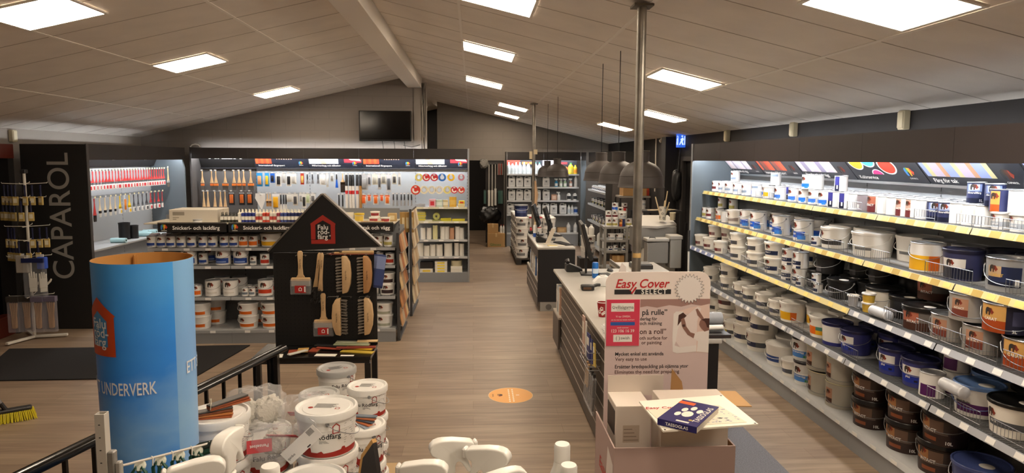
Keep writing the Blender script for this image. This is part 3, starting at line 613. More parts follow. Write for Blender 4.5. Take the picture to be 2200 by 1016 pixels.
for i in range(6):
    y0, y1 = RBJ[i], RBJ[i + 1]; yc = (y0 + y1) / 2; hl = (y0 - y1) / 2
    t = thing('shelving_bay', 'tall grey shelving bay on right wall, %s from the far end panel' % ORD[i + 1], 'shelving', (2.77, yc, 0), 0, 'bays of the long right wall rack')
    X = lambda x: x - 2.77
    b = MB().box(X(XBK), X(XBK) + .012, -hl + .002, hl - .002, .1, 2.25); obj('back_panel', b, mat('9fa2a4', .55), t)
    b = MB()
    for k in range(34): b.box(X(XBK) - .0005, X(XBK), -hl + .004, -hl + .009, .25 + k * .055, .28 + k * .055)
    obj('slot_strip', b, BLACK, t)
    b = MB().box(X(XBK) + .012, X(XBK) + .045, -hl, -hl + .035, 0, 2.25); obj('upright', b, SHELFG, t)
    # base deck and kick plate
    b = MB().box(X(2.775), X(XBK), -hl + .001, hl - .001, .155, .17).quad((X(2.775), -hl + .001, .17), (X(2.775), hl - .001, .17), (X(2.755), hl - .001, .135), (X(2.755), -hl + .001, .135))
    obj('base_deck', b, mat('b9bbbc', .5), t)
    b = MB().box(X(2.77), X(2.785), -hl + .001, hl - .001, 0, .155); obj('kick_plate', b, mat('96999b', .5), t)
    for k in range(4): obj('price_tag', MB().box(X(2.7535), X(2.7545), -hl + .1 + k * .23, -hl + .165 + k * .23, .137, .163, 0), wtag, t)
    for li, (xf, z) in enumerate(LV):
        dk = i > 3 and li > 1  # near lower decks darkened to stand for shade seen through open wire
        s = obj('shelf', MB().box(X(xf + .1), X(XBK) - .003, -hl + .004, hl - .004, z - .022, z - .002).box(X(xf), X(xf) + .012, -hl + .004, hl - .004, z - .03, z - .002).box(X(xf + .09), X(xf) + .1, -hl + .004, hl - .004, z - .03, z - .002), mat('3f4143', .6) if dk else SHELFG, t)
        b = MB(); n = 46
        for k in range(n):
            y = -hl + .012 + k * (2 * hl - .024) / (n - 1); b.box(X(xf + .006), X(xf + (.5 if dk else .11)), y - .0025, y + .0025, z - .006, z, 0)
        b.box(X(xf + .05), X(xf + .054), -hl + .005, hl - .005, z - .012, z - .006)
        w_ = obj('wire_front', b, mat('84878a', .4, .5), t)
        if li < 2: sm, tm, al = crstrip, yeltag, crgold
        elif li == 2: sm, tm, al = (bstrip, wtag, bstrip) if i == 0 else ((crstrip, yeltag, crgold) if i < 4 else (gstrip, wtag, gstrip))
        else: sm, tm, al = gstrip, wtag, gstrip
        b = MB(); b.box(-.002, 0, -hl + .006, hl - .006, -.042, 0, 0)
        for k in range(9):
            yy = -hl + .03 + k * (2 * hl - .06) / 9
            if li < 2 and k % 2: b.box(-.003, -.002, yy, yy + .075, -.04, -.002, 2)
            elif k % 2 == 0 or li < 2: b.box(-.0035, -.002, yy, yy + .06, -.037, -.005, 1)
        o = obj('price_strip', b, [sm, tm, al], t); o.location = (X(xf) - .001, 0, z - .002); o.rotation_euler = (0, math.radians(24), 0)
    obj('fascia_panel', MB().box(X(2.75), X(2.765), -hl + .001, hl - .001, 2.108, 2.312), mat('30292a', .55), t)
    for yy in (-hl + .05,): obj('canopy_bracket', MB().box(X(2.7651), X(XBK), yy - .012, yy + .012, 2.22, 2.25), SHELFG, t)
    obj('added_light_shield', MB().box(X(2.7651), X(2.888), -hl + .01, hl - .01, 2.19, 2.195), mat('d8dadb', .4), t)  # unseen plate added to cut the tube's uplight on the ceiling
    obj('light_tube', MB().lathe([(0, -hl + .04), (.014, -hl + .04), (.014, hl - .04), (0, hl - .04)], 10, 0, tr(X(2.84), 0, 2.165) @ rot('X', 90)), bright('t', TUBE_POWER, COOL), t)
    bay_banner(t, i, yc, y0, y1)
t = thing('end_panel', 'tall blue-grey end panel closing the far end of right wall rack', 'panel', (3.07, 8.37, 0))
obj('panel', MB().box(-.32, .31, -.026, .026, 0, 2.315), mat('5b646a', .55), t)
obj('edge_strip', MB().box(-.326, -.32, -.028, .028, 0, 2.318), mat('8a8f93', .45), t)

# ---- what stands on it. px = column of the tin in the photo
def Yr(px, r, li, h=0.06, dx=.045):
    xf, z = (LV + [(2.77, .17)])[li]; X = xf + dx + r; return X, yof(px, X, z + h), z
WH = ['top right-wall shelf', 'second right-wall shelf', 'third right-wall shelf', 'fourth right-wall shelf', 'right-wall base deck']
GR = ['tins on the top right shelf', 'tins and pails on the second right shelf', 'tubs and pails on the third right shelf', 'tubs and pails on the fourth right shelf', 'tubs and pails on the right base deck']
def R_(li, kind, pxs, stack=1, dx=.045, note=None, turn=0.0, jit=.2, lift=0.0, where=None):
    k = CK[kind]; r = max(k['r1'], k['r2']) + .004
    for px in (pxs if isinstance(pxs, (list, tuple)) else [pxs]):
        X, y, z = Yr(px, r, li, dx=max(dx, .03 + (.016 if k.get('bail') else 0)))
        for s in range(stack):
            can(kind, X, y, z + lift + s * (k['h'] - (.004 if k['style'] in ('tub', 'pail') else 0)) + .0005, -PI / 2 + turn, (where or 'front of ') + WH[li], GR[li], jit)
# top shelf, front row
R_(0, 'red', 1539); R_(0, 'grey', [1553, 1567, 1585, 1604]); R_(0, 'gtop', 1626); R_(0, 'ytub', 1651); R_(0, 'halfblack', 1666, dx=.15)
R_(0, 'bright', [1676, 1706, 1729, 1750, 1771]); R_(0, 'vio', [1792, 1816]); R_(0, 'back', 1838); R_(0, 'taupe', 1857); R_(0, 'intact', 1880); R_(0, 'back', [1902, 1922], turn=.2)
R_(0, 'intside', [1943, 1966]); R_(0, 'back', 1988); R_(0, 'navy', [2012, 2041]); R_(0, 'back', [2068, 2100, 2126]); R_(0, 'gtub', [2152, 2191]); R_(0, 'navy', 2231); R_(0, 'back', 2272)
r = .055
for row, dx in ((1, .17), (2, .285)):
    y = 8.2
    kinds = ['red', 'grey', 'grey', 'grey', 'grey', 'gtop', 'gtop', 'bright', 'bright', 'bright', 'bright', 'bright', 'bright', 'vio', 'vio', 'vio', 'taupe', 'taupe', 'intact', 'intact', 'intside', 'intside', 'back', 'back', 'back', 'navy', 'navy', 'navy', 'navy', 'navy', 'back', 'back', 'back', 'sunset', 'sunset', 'navy', 'navy', 'navy', 'navy']
    for k in kinds:
        if y < 3.45: break
        if row == 1 or k not in ('ytub',): can(k, LV[0][0] + dx + .055, y, LV[0][1] + .0005, -PI / 2, ('middle row of ', 'back row of ')[row - 1] + WH[0], GR[0], .3)
        y -= .121
def on_top(kind, px, li, dx, h, note, turn=0):
    k = CK[kind]; X, y, z = Yr(px, k['r1'], li, h + .06, dx)
    can(kind, X, y, z + h + .001, -PI / 2 + turn, note, GR[li] + ', upper layer', .1, True)
NT = 'stacked on tins of top right-wall shelf'
on_top('grey', 1580, 0, .12, .128, NT + ' at far end'); on_top('gtop', 1667, 0, .15, .128, NT + ' by the banner'); on_top('bright', [1736][0], 0, .045, .128, NT); on_top('back', 1757, 0, .1, .128, NT + ' beside blue one', 0)
on_top('vio', 1807, 0, .12, .128, NT); on_top('navy', 2098, 0, .15, .128, NT + ', left one of two'); on_top('navy', 2138, 0, .06, .128, NT + ', right one of two')
on_top('sunset', 2149, 0, .045, .1, 'standing on the pale grey tubs at right end'); on_top('back', 2190, 0, .045, .1, 'standing on the pale grey tubs at right edge')
# second shelf
R_(1, 'olive', 1513); R_(1, 'red', 1526, dx=.02); R_(1, 'orange', 1547); R_(1, 'back', 1560); R_(1, 'cream', 1579); R_(1, 'blue3', [1610, 1634, 1683, 1713]); R_(1, 'lid10', 1790); R_(1, 'flat10', 1868)
R_(1, 'yel3', 1941); R_(1, 'navyp', 2068); R_(1, 'metalnavy', 2164, dx=.0)
B2 = 'rear of '
R_(1, 'olive', [1545, 1568], dx=.18, where=B2); R_(1, 'olive', [1551, 1575], dx=.18, lift=.1285, where='upper rear layer, '); R_(1, 'cream', [1612], dx=.24, where=B2)
R_(1, 'blue3', [1648, 1672, 1697, 1722, 1750], dx=.22, where=B2); R_(1, 'blue3', [1690, 1716, 1742, 1772], dx=.36, where=B2); R_(1, 'lid10', 1832, dx=.22, where=B2)
R_(1, 'flat10', [1922, 1985], dx=.245, where=B2); R_(1, 'yel3', [1994, 2052], dx=.22, where=B2); R_(1, 'navyp', [2108, 2160], dx=.29, where=B2); R_(1, 'smallb', 1763, dx=.03)
# third shelf
R_(2, 'mar5', [1507, 1525, 1549]); R_(2, 'mar5', [1536], dx=.1, lift=.147, where='upper layer, '); R_(2, 'mar5', [1566, 1580], dx=.22, where=B2); R_(2, 'mar5', 1562, dx=.2, lift=.147, where='upper rear layer, ')
R_(2, 'grey5', [1586, 1625], stack=2); R_(2, 'grey5', [1622, 1655], dx=.24, stack=2, where=B2); R_(2, 'finish', 1664, stack=2); R_(2, 'fint', [1695, 1727], stack=2); R_(2, 'finish', [1706, 1738], dx=.2, stack=2, where=B2)
R_(2, 'smallb', [1733, 1757], dx=.0); R_(2, 'smallb', 1752, dx=.0, lift=.0755, where='atop another, ')
R_(2, 'black5', 1787, stack=2, dx=.1); R_(2, 'black5', 1816, dx=.01); R_(2, 'black5', [1842, 1893], dx=.28, stack=2, where=B2); R_(2, 'black5', 1868, dx=.2, where=B2)
R_(2, 'clear', 1833, dx=-.01); R_(2, 'ycup', 1862, dx=.02, stack=2); R_(2, 'bwhite', 1907, dx=.12); R_(2, 'silverp', [1966], dx=.0); R_(2, 'black5', 1946, dx=.13)
R_(2, 'silverp', 2010, dx=.26, stack=2, where=B2); R_(2, 'intm', 2018, dx=.03); R_(2, 'intm', 2084, dx=.02, stack=2); R_(2, 'carat', 2160, dx=.0, stack=2); R_(2, 'carat', 2240, dx=-.0); R_(2, 'intm', [2118, 2196], dx=.26, where=B2)
# fourth shelf
R_(3, 'ylab', [1530]); R_(3, 'ylab', 1548, dx=.22, where=B2); R_(3, 'grey5', 1566, stack=2); R_(3, 'grey5', [1597, 1615, 1645, 1677]); R_(3, 'yel5', 1706); R_(3, 'yel5', 1745, dx=.2, where=B2)
R_(3, 'grey5', [1610, 1640, 1668, 1702], dx=.24, where=B2); R_(3, 'orl5', 1783); R_(3, 'orl5', [1790, 1832], dx=.28, where=B2); R_(3, 'purpw', 1810, dx=.01); R_(3, 'purp', 1860, dx=.01); R_(3, 'purp', [1878, 1930, 1976], dx=.27, where=B2)
R_(3, 'purp', [1924, 1962], dx=.02); R_(3, 'ptin', 1999, dx=.02); R_(3, 'ptin', 2030, dx=.2, stack=2, where=B2); R_(3, 'bluelid', 2058, dx=.01); R_(3, 'bluelid', 2118, dx=.28, where=B2); R_(3, 'blk10', 2144, dx=.0); R_(3, 'blk10', 2225, dx=.0); R_(3, 'blk10', 2240, dx=.3, where=B2)
# base deck
R_(4, 'ylab', [1528, 1545], stack=2); R_(4, 'mar10', 1559, stack=1, dx=.05); R_(4, 'mar10', 1564, dx=.05, lift=.2565, where='upper layer, '); R_(4, 'ylab', 1578, dx=.03); R_(4, 'seven10', 1607, stack=2, dx=.02)
R_(4, 'seven10', 1640, stack=2, dx=.06); R_(4, 'plain10', 1671, dx=.02); R_(4, 'grey5', 1697, dx=.03); R_(4, 'imm', 1726, stack=2, dx=.02); R_(4, 'metal10', [1763, 1808], stack=2, dx=.0)
R_(4, 'int10', [1872], stack=2, dx=.01); R_(4, 'int10', 1948, stack=2, dx=.01); R_(4, 'int10', 2028, stack=2, dx=.01); R_(4, 'blu10', 2098, dx=.0); R_(4, 'ora10', 2190, dx=.0)
R_(4, 'plain10', [1712, 1752], dx=.32, where=B2); R_(4, 'int10', [1900, 1975, 2060], dx=.3, stack=2, where=B2)
settle('y', 3.352, hi=8.338)
# bag and rolls among the pails
def wrapped_roll(px, li, dx, lab, r=.035, L=.2, lift=0.0, hexc='c9cbd0'):
    X, y, z = Yr(px, r, li, r, dx)
    t = thing('wrapped_roll', lab, 'roll', (X, y, z + r + .004 + lift), 0)
    prof = [(0, -L / 2), (r * .5, -L / 2), (r, -L / 2 + .008), (r, L / 2 - .008), (r * .5, L / 2), (0, L / 2)]
    obj('roll', MB().lathe(prof, 16, 0, rot('X', 90)), mat(hexc, .35, mottle=.12, mscale=25), t)
    obj('sleeve', MB().lathe([(r + .001, -L / 2 + .02), (r + .002, 0), (r + .001, L / 2 - .02)], 16, 0, rot('X', 90)), bag('e8ecf2', .35), t)
wrapped_roll(1892, 2, .0, 'clear bagged roll lying before black pails on third right shelf')
wrapped_roll(2046, 3, -.02, 'pale wrapped roll hanging across front of light blue lidded pail', .034, .19, .115)
# wire dividers on the shelves
def mk_div(h, L):
    t = thing('wire_divider', '', 'wire divider'); b = MB()
    b.tube([(0, -L / 2, .004), (0, -L / 2, h), (0, L / 2, h), (0, L / 2, .004)], .0022, 6).tube([(0, -L / 2, .02), (0, L / 2, .02)], .0018, 6)
    n = int(L / .024)
    for k in range(1, n): b.tube([(0, -L / 2 + L * k / n, .02), (0, -L / 2 + L * k / n, h)], .0012, 4)
    o = obj('wire_frame', b, mat('8f9296', .35, .7), t); return t
for li, pxs, h, L in ((0, [1557, 1592, 1632, 1662, 1700, 1745, 1835, 1985, 2080, 2115, 2185], .07, .2), (1, [1535, 1598, 1630, 1670, 1722, 1795, 1838, 1890, 2012, 2058, 2195], .09, .22),
                      (2, [1560, 1600, 1637, 1683, 1715, 1745, 1795, 1830, 1918, 1990, 2045, 2110, 2185], .1, .2), (3, [1545, 1570, 1597, 1632, 1660, 1712, 1825, 2015, 2075, 2165], .09, .2)):
    for i, px in enumerate(pxs):
        xf, z = LV[li]; X = xf + .012
        place(('div', li), lambda: mk_div(h, L), (X, yof(px, X, z), z + .0003), 'grey wire divider on %s shelf of right rack, %s from far end' % (['top', 'second', 'third', 'fourth'][li], ORD[i + 1]), 'wire dividers on the right rack')
# ================================================================ goods that hang on pegs
class Series:
    """collects look-alikes and numbers them along one direction"""
    def __init__(s, end, group, order): s.l = []; s.end = end; s.group = group; s.order = order
    def add(s, o, name, where=''): s.l.append((o, name, where)); return o
    def done(s):
        tot = {}
        for o, n, w in s.l: tot[(n, w)] = tot.get((n, w), 0) + 1
        c = {}
        for o, n, w in sorted(s.l, key=lambda q: s.order(q[0].location)):
            k = (n, w); c[k] = c.get(k, 0) + 1
            lab = ('%s %s %s' % (ORD[c[k]], n, s.end) if tot[k] > 1 else n) + (', ' + w if w else '')
            o['label'] = lab
            if s.group: o['group'] = s.group
def mk_brush(hc, L=.17, w=.055, bl=.06, sleeve=None, cat='paint brush', fer='b9bbbd', brist='2a2422', tagc=None):
    t = thing('paint_brush', '', cat)
    pr = [(0, 0), (.006, -.002), (.009, -.01), (.0085, -.03), (.007, -.06), (.009, -.1), (.013, -L + .02), (.016, -L), (0, -L)]
    b = MB().lathe(pr[::-1], 10); b.v = [(x * (1.25 + .8 * (z < -L + .03)), y * .8, z) for x, y, z in b.v]; obj('handle', b, hc if not isinstance(hc, str) else mat(hc, .4), t)
    b = MB().box(-w / 2, w / 2, -.009, .009, -L - .035, -L + .003); obj('ferrule', b, mat(fer, .35, .8), t, .003)
    b = MB().add([(-w / 2, -.008, -L - .034), (w / 2, -.008, -L - .034), (w / 2, .008, -L - .034), (-w / 2, .008, -L - .034), (-w / 2 * .94, -.004, -L - .035 - bl), (w / 2 * .94, -.004, -L - .035 - bl), (w / 2 * .94, .004, -L - .035 - bl), (-w / 2 * .94, .004, -L - .035 - bl)],
                 [(0, 1, 5, 4), (1, 2, 6, 5), (2, 3, 7, 6), (3, 0, 4, 7), (4, 5, 6, 7)]); obj('bristles', b, mat(brist, .8), t)
    if sleeve:
        b = MB().box(-w / 2 - .004, w / 2 + .004, -.013, .013, -L - .05, -L - .012); obj('sleeve', b, mat(sleeve, .5), t, .002)
    if tagc:
        b = MB().box(-w / 2 - .003, w / 2 + .003, -.014, .013, -L - .1, -L - .03); obj('packet', b, mat('dcd8d2', .35), t, .003)
        b = MB().box(-w / 2 * .7, w / 2 * .7, -.0155, -.0142, -L - .09, -L - .045); obj('packet_label', b, mat(tagc, .5), t)
    return t
def mk_card(w, h, card, blob, d=.02, two=None):
    t = thing('blister_pack', '', 'tool pack')
    pts = [(-w / 2, 0), (-w * .16, 0), (-w * .1, .012), (w * .1, .012), (w * .16, 0), (w / 2, 0), (w / 2, -h), (-w / 2, -h)]
    obj('card', MB().prism(pts, 0, .0025), mat(card, .5), t)
    b = MB().box(-w * .3, w * .3, -d, 0, -h * .85, -h * .22); obj('tool', b, mat(blob, .35), t, .006, seg=2)
    if two:
        obj('print', MB().box(-w * .45, w * .45, -.001, 0, -h * .18, -h * .04), mat(two, .5), t)
    return t
def mk_knife(hc='232326', L=.24, w=.045, blade='c8cacc', hl=.11, up=True):
    t = thing('scraper', '', 'scraper')
    obj('handle', MB().lathe([(0, -hl), (.011, -hl), (.013, -hl * .6), (.01, -.02), (.008, 0), (0, 0)], 10), mat(hc, .45), t)
    obj('blade', MB().add([(-.01, 0, -hl), (.01, 0, -hl), (w / 2, 0, -L), (-w / 2, 0, -L), (-.01, .002, -hl), (.01, .002, -hl), (w / 2, .002, -L), (-w / 2, .002, -L)], [(0, 1, 2, 3), (7, 6, 5, 4), (0, 3, 7, 4), (1, 5, 6, 2), (2, 6, 7, 3)]), mat(blade, .3, .7 if blade == 'c8cacc' else 0), t)
    return t
def mk_tape(R0, col, face=None):
    t = thing('tape_roll', '', 'tape'); M = rot('X', 90)
    r = R0 * .56
    obj('tape', MB().lathe([(r, -.012), (R0, -.012), (R0, .012), (r, .012)], 28, 0, M), mat(col, .5), t)
    obj('core', MB().lathe([(r, .0125), (r - .004, .0125), (r - .004, -.0125), (r, -.0125)], 28, 0, M), mat('8a6a4a', .7), t)
    if face:
        obj('face_label', MB().lathe([(0, .0128), (R0 * .98, .0128)], 28, 0, M), mat(face, .5), t)
        obj('face_ring', MB().lathe([(R0 * .35, .0132), (R0 * .7, .0132)], 28, 0, M, -2.2, 1.2), mat('f0ece6', .5), t)
    return t
def mk_roller(col='d8d4cc', band='c22a2a'):
    t = thing('roller_sleeve', '', 'roller'); r = .024
    obj('cap', MB().lathe([(0, -.19), (r + .001, -.19), (r + .001, -.02), (r * .7, 0), (0, 0)], 16), mat('202023', .45), t)
    obj('sleeve', MB().lathe([(0, -.62), (r, -.62), (r, -.19)], 16), mat(col, .8), t)
    obj('band', MB().lathe([(r + .001, -.33), (r + .001, -.27)], 16), mat(band, .5), t)
    return t
def pegs(par, pts, L, dirv, tagc='d9cfa0'):
    for i, p in enumerate(pts):
        b = MB(); q = Vector(dirv); p = Vector(p)
        b.tube([p - q * L, p], .0025, 6); s = Vector((-q.y, q.x, 0))
        a = p + q * .001
        c = [a - s * .018 + Vector((0, 0, .0)), a + s * .018, a + s * .018 + Vector((0, 0, .022)), a - s * .018 + Vector((0, 0, .022))]
        b.add(c + [v + q * .002 for v in c], [(3, 2, 1, 0), (4, 5, 6, 7), (0, 1, 5, 4), (1, 2, 6, 5), (2, 3, 7, 6), (3, 0, 4, 7)], 1)
        obj('peg_hook', b, [WIRE, mat(tagc if (i * 7) % 5 else 'c9c7c2', .5)], par)

# ================================================================ rack on the left wall (with the big letters)
AX, AXB = -4.70, -5.26
AJ = [8.55, 9.5, 10.45, 11.38]
t = thing('end_panel', 'black end panel with big grey vertical letters closing left wall rack', 'panel', (-5.06, 8.52, 0))
obj('panel', MB().box(-.385, .385, -.025, .025, 0, 2.275), mat('191818', .6, bump=.05), t, .003)
b = MB(); b.flat(text2d('CAPAROL', .36, .006, align='LEFT', rotdeg=90, space=1.0, wfac=.965), .0265, 0, tr(.06, 0, .62)); obj('lettering', b, mat('a5a29c', .4, .3), t)
obj('edge_strip', MB().box(.385, .392, -.027, .027, 0, 2.278), mat('3d3a39', .5), t)
t = thing('end_panel', 'blue-grey lit end panel in the corner between left and back racks', 'panel', (-4.99, 11.4, 0))
obj('panel', MB().prism([(-.27, 0), (.27, 0), (.27, 1.95), (.235, 2.09), (-.27, 2.09)], -.018, .018), mat('5b646a', .55), t)
obj('top_panel', MB().box(-.27, .27, -.018, .018, 2.0905, 2.28), mat('2b2726', .6), t)
bays = []
for i in range(3):
    y0, y1 = AJ[i], AJ[i + 1]; yc = (y0 + y1) / 2; hl = (y1 - y0) / 2 - .001
    t = thing('pegboard_bay', 'lit pegboard bay on left wall, %s behind the lettered panel' % ORD[i + 1], 'shelving', (AX, yc, 0), 0, 'bays of the left wall rack'); bays.append(t); X = lambda x: x - AX
    obj('back_panel', MB().box(X(AXB) - .012, X(AXB), -hl, hl, .1, 2.25), mat('a2a5a7', .55), t)
    b = MB()
    for k in range(34): b.box(X(AXB), X(AXB) + .0008, hl - .012, hl - .007, .25 + k * .055, .28 + k * .055)
    obj('slot_strip', b, BLACK, t)
    obj('fascia_panel', MB().box(-.012, 0, -hl, hl, 2.085, 2.28), mat('2b2726', .6), t)
    obj('canopy_bracket', MB().box(X(AXB), -.012, -.01, .01, 2.22, 2.245), SHELFG, t)
    b = MB().box(-.006, .0, -hl, hl, 0, .17); ob = obj('header_banner', b, [mat('1d1b1b', .5)], t); ob.location = (X(AXB) + .06, 0, 1.985); ob.rotation_euler = (0, math.radians(25), 0)
    b = MB(); b.flat(text2d('internationell f\u00e4rgexpert', .035, .01), .0012, 0, rot('Z', 90)); o2 = obj('banner_text', b, TXT, ob); o2.location = (0, 0, .12)
    obj('added_light_shield', MB().box(-.115, -.0121, -hl + .01, hl - .01, 2.17, 2.175), mat('d8dadb', .4), t)  # added plate hidden behind the fascia, limits light going upward
    obj('light_tube', MB().lathe([(0, -hl + .03), (.014, -hl + .03), (.014, hl - .03), (0, hl - .03)], 10, 0, tr(-.06, 0, 2.14) @ rot('X', 90)), bright('t', TUBE_POWER, COOL), t)
    obj('lower_shelf', MB().box(X(AXB) + .001, -.06, -hl, hl, .93, .95), SHELFG, t)
    obj('base_deck', MB().box(X(AXB) + .001, -.0, -hl, hl, 0, .16), SHELFG, t)
SA = Series('from lettered panel', 'brushes hanging on the left rack', lambda p: p.y)
HX = -4.93
def hangA(key, mk, y, z, nm, wh, bay_pts):
    o = place(key, mk, (HX - .012, y, z - .004), '', 'x', PI / 2 + RN.uniform(-.35, .35)); SA.add(o, nm, wh); bay_pts.append((HX, y, z))
pts = []
for k in range(31):
    y = 8.7 + k * .081
    hangA(('br', 'r', k % 3), lambda: mk_brush(['b02a28', 'a82426', 'b53330'][k % 3], .15, [.05, .06, .04][k % 3], .05, tagc='c03038', fer='8d8f92'), y, 1.94, 'red-handled brush', 'upper row of left rack', pts)
o = place('br_big', lambda: mk_brush(WOOD, .2, .07, .07, fer='d0d0cc', brist='5a5148'), (HX, 11.26, 1.95), '', 'x', PI / 2); SA.add(o, 'wooden-handled wide brush', 'far end of upper row, left rack'); pts.append((HX, 11.26, 1.955))
seq = ['R', 'R', 'w', 'r', 'w', 'w', 'w', 'w', 'y', 'o', 'y', 'k', 'k', 'k', 'k', 'r2', 'r2', 'r2', 'r2']
for k, c in enumerate(seq):
    y = 8.72 + k * .129
    mk = {'R': lambda: mk_brush('a02024', .2, .07, .07, fer='333336', tagc='c03038'), 'r': lambda: mk_brush('b02a28', .22, .045, .05, fer='333336'), 'w': lambda: mk_brush('d6c29c', .17, .05, .05, fer='2c2c30', brist='c8c4ba'),
          'y': lambda: mk_brush('e8c020', .15, .05, .06, fer='e8c020', brist='d8b020', tagc='e8c020'), 'o': lambda: mk_card(.09, .24, 'c9cdd0', 'd07a2a', .02, 'b8c4cc'), 'k': lambda: mk_brush('2b2b30', .15, .055, .05, fer='8d8f92', tagc='3c3c40'), 'r2': lambda: mk_brush('a82426', .15, .05, .05, fer='8d8f92', tagc='c03038')}[c]
    nm = {'R': 'big red brush in packet', 'r': 'slim red brush', 'w': 'pale wooden-handled brush', 'y': 'yellow-handled brush', 'o': 'orange tool pack', 'k': 'dark-handled brush', 'r2': 'short red-handled brush'}[c]
    hangA(('br2', c), mk, y, 1.585, nm, 'lower row of left rack', pts)
for k in range(3): hangA('br3', lambda: mk_brush('b02a28', .12, .05, .05, fer='8d8f92', tagc='c03038'), 8.74 + k * .13, 1.26, 'red-tagged brush', 'bottom row of left rack', pts)
SA.done()
for i, t in enumerate(bays):
    pegs(t, [(p[0] - AX, p[1] - t.location.y, p[2]) for p in pts if AJ[i] <= p[1] < AJ[i + 1]], HX - AXB - .001, (1, 0, 0))
for k, (px, h, r) in enumerate(((268, .24, .075), (288, .19, .06))):
    X = -4.98 + .07 * k; y = yof(px, X, 1.0)
    t = thing('storage_tube', ['tall black tube standing behind blue display column on left rack', 'shorter black tube beside the tall one on left rack'][k], 'tube', (X, y, .9505))
    obj('body', MB().lathe([(0, 0), (r, 0), (r, h), (r - .01, h), (r - .012, .02), (0, .02)], 24), mat('0e0e10', .4), t)
    obj('hem', MB().lathe([(r + .001, h - .02), (r + .003, h - .018), (r + .003, h), (r, h + .001)], 24), mat('17171a', .4), t)
SB = Series('from lettered panel', 'pale blue rolls on the left rack', lambda p: p.y)
for k, (px, X) in enumerate(((255, -4.85), (304, -5.0), (313, -4.85), (322, -4.95))):
    t = thing('foil_roll', '', 'roll', (X, yof(px, X, 1.0), .9505 + .035)); r = .034
    obj('roll', MB().lathe([(.014, -.1), (r, -.1), (r, .1), (.014, .1), (.014, -.1)], 16, 0, rot('Y', 90)), mat('a9cfd6', .45), t)
    obj('core', MB().lathe([(.0135, -.1005), (.0135, .1005)], 12, 0, rot('Y', 90)), mat('3a4a50', .7), t); SB.add(t, 'pale blue foil roll', 'on left rack')
SB.done()

# ================================================================ spinner stand at the entrance
sp = at(75, 727, Z=0); t = thing('brush_stand', 'white spinner stand hung with bagged brushes beside the entrance door', 'display stand', (sp.x, sp.y, 0))
wm = mat('d6d2c8', .4)
obj('pole', MB().tube([(0, 0, .04), (0, 0, 1.93)], .016, 10), wm, t); obj('cap', MB().box(-.03, .03, -.03, .03, 1.93, 1.975), mat('2a2a2c', .4), t, .006)
for a in (12, 132, 252): obj('foot', MB().box(0, .34, -.02, .02, .012, .04, 0, rot('Z', a)), wm, t, .004)
prongs = []
for z, n, L in ((1.82, 4, .22), (1.66, 4, .2), (1.33, 4, .22), (1.17, 4, .2), (.98, 4, .22), (.52, 4, .22)):
    for a in range(n):
        ang = math.radians(20 + a * 90); e = Vector((math.cos(ang) * L, math.sin(ang) * L, z)); prongs.append((e, ang))
        obj('prong', MB().tube([(0, 0, z - .01), e * .98 + Vector((0, 0, z * .02)), e + Vector((0, 0, .012))], .004, 6), wm, t)
def mk_bagbrush():
    q = thing('brush_pack', '', 'brush pack'); obj('handle', MB().lathe([(0, -.13), (.012, -.13), (.009, -.06), (.012, 0), (0, 0)], 8), mat('12163a', .4), q)
    obj('head', MB().box(-.028, .028, -.012, .012, -.23, -.13), mat('b8a05e', .6), q, .004); obj('sticker', MB().box(-.018, .018, -.0135, -.0125, -.2, -.15), mat('d8d2b8', .5), q); return q
SS = Series('from left', 'bagged brushes on the spinner stand', lambda p: (round(-p.z, 1), p.x))
for z, xs in ((1.66, (-.22, -.16, -.1, -.04, .06, .12, .19)), (1.46, (-.26, -.2, -.14, -.08, .02, .1)), (1.17, (-.2, -.15, -.1, .1, .16, .22)), (1.0, (-.19, -.14, -.09, -.04, .06, .14))):
    for x in xs:
        zz = {1.66: 1.8, 1.46: 1.62, 1.17: 1.31, 1.0: 1.155}[z]
        o = place('bagbrush', mk_bagbrush, (sp.x + x, sp.y - .13 + abs(x) * .5, zz), '', 'x', RN.uniform(-.4, .4)); SS.add(o, 'navy brush in yellow packet', {1.66: 'top tier', 1.46: 'second tier', 1.17: 'third tier', 1.0: 'fourth tier'}[z] + ' of spinner stand')
SS.done()
t = thing('tool_pack', 'blue plastic pack on right side of spinner stand', 'tool pack', (sp.x + .2, sp.y - .1, .98)); obj('body', MB().box(-.05, .05, -.03, .03, -.14, 0), mat('2a50b8', .4), t, .01); obj('hanger', MB().box(-.02, .02, -.004, .004, 0, .03), mat('d8d8d8', .5), t)
t = thing('tool_pack', 'white cardboard pack in the middle of spinner stand', 'tool pack', (sp.x + .0, sp.y - .12, 1.0)); obj('body', MB().box(-.07, .06, -.02, .02, -.2, 0), mat('a9a49a', .5), t, .006); obj('hanger', MB().box(-.02, .02, -.004, .004, 0, .02), mat('d8d8d8', .5), t)
def glove2(s=1.0, col='d6d2c6'):
    b = MB(); b.box(-.04, .04, -.012, .012, -.02, .09)
    for k, (x, L) in enumerate(((-.031, .065), (-.011, .08), (.01, .075), (.03, .055))): b.tube([(x, 0, .085), (x * 1.1, -.004, .085 + L)], [.0115, .009], 8)
    b.tube([(.035, 0, .01), (.07, -.01, .05), (.08, -.012, .075)], [.013, .012, .009], 8); b.box(-.036, .036, -.013, .013, -.07, -.02)
    return b
t = thing('glove_bag', 'clear bag of white gloves hanging on spinner stand', 'gloves', (sp.x + .1, sp.y - .12, .7))
obj('glove', MB().add(glove2().v, glove2().f, 0, tr(.0, 0, -.05) @ rot('Z', 20)), mat('cfccc2', .8), t, .004); obj('glove', MB().add(glove2().v, glove2().f, 0, tr(.09, .03, -.06) @ rot('Z', 50)), mat('c2beb2', .8), t, .004)
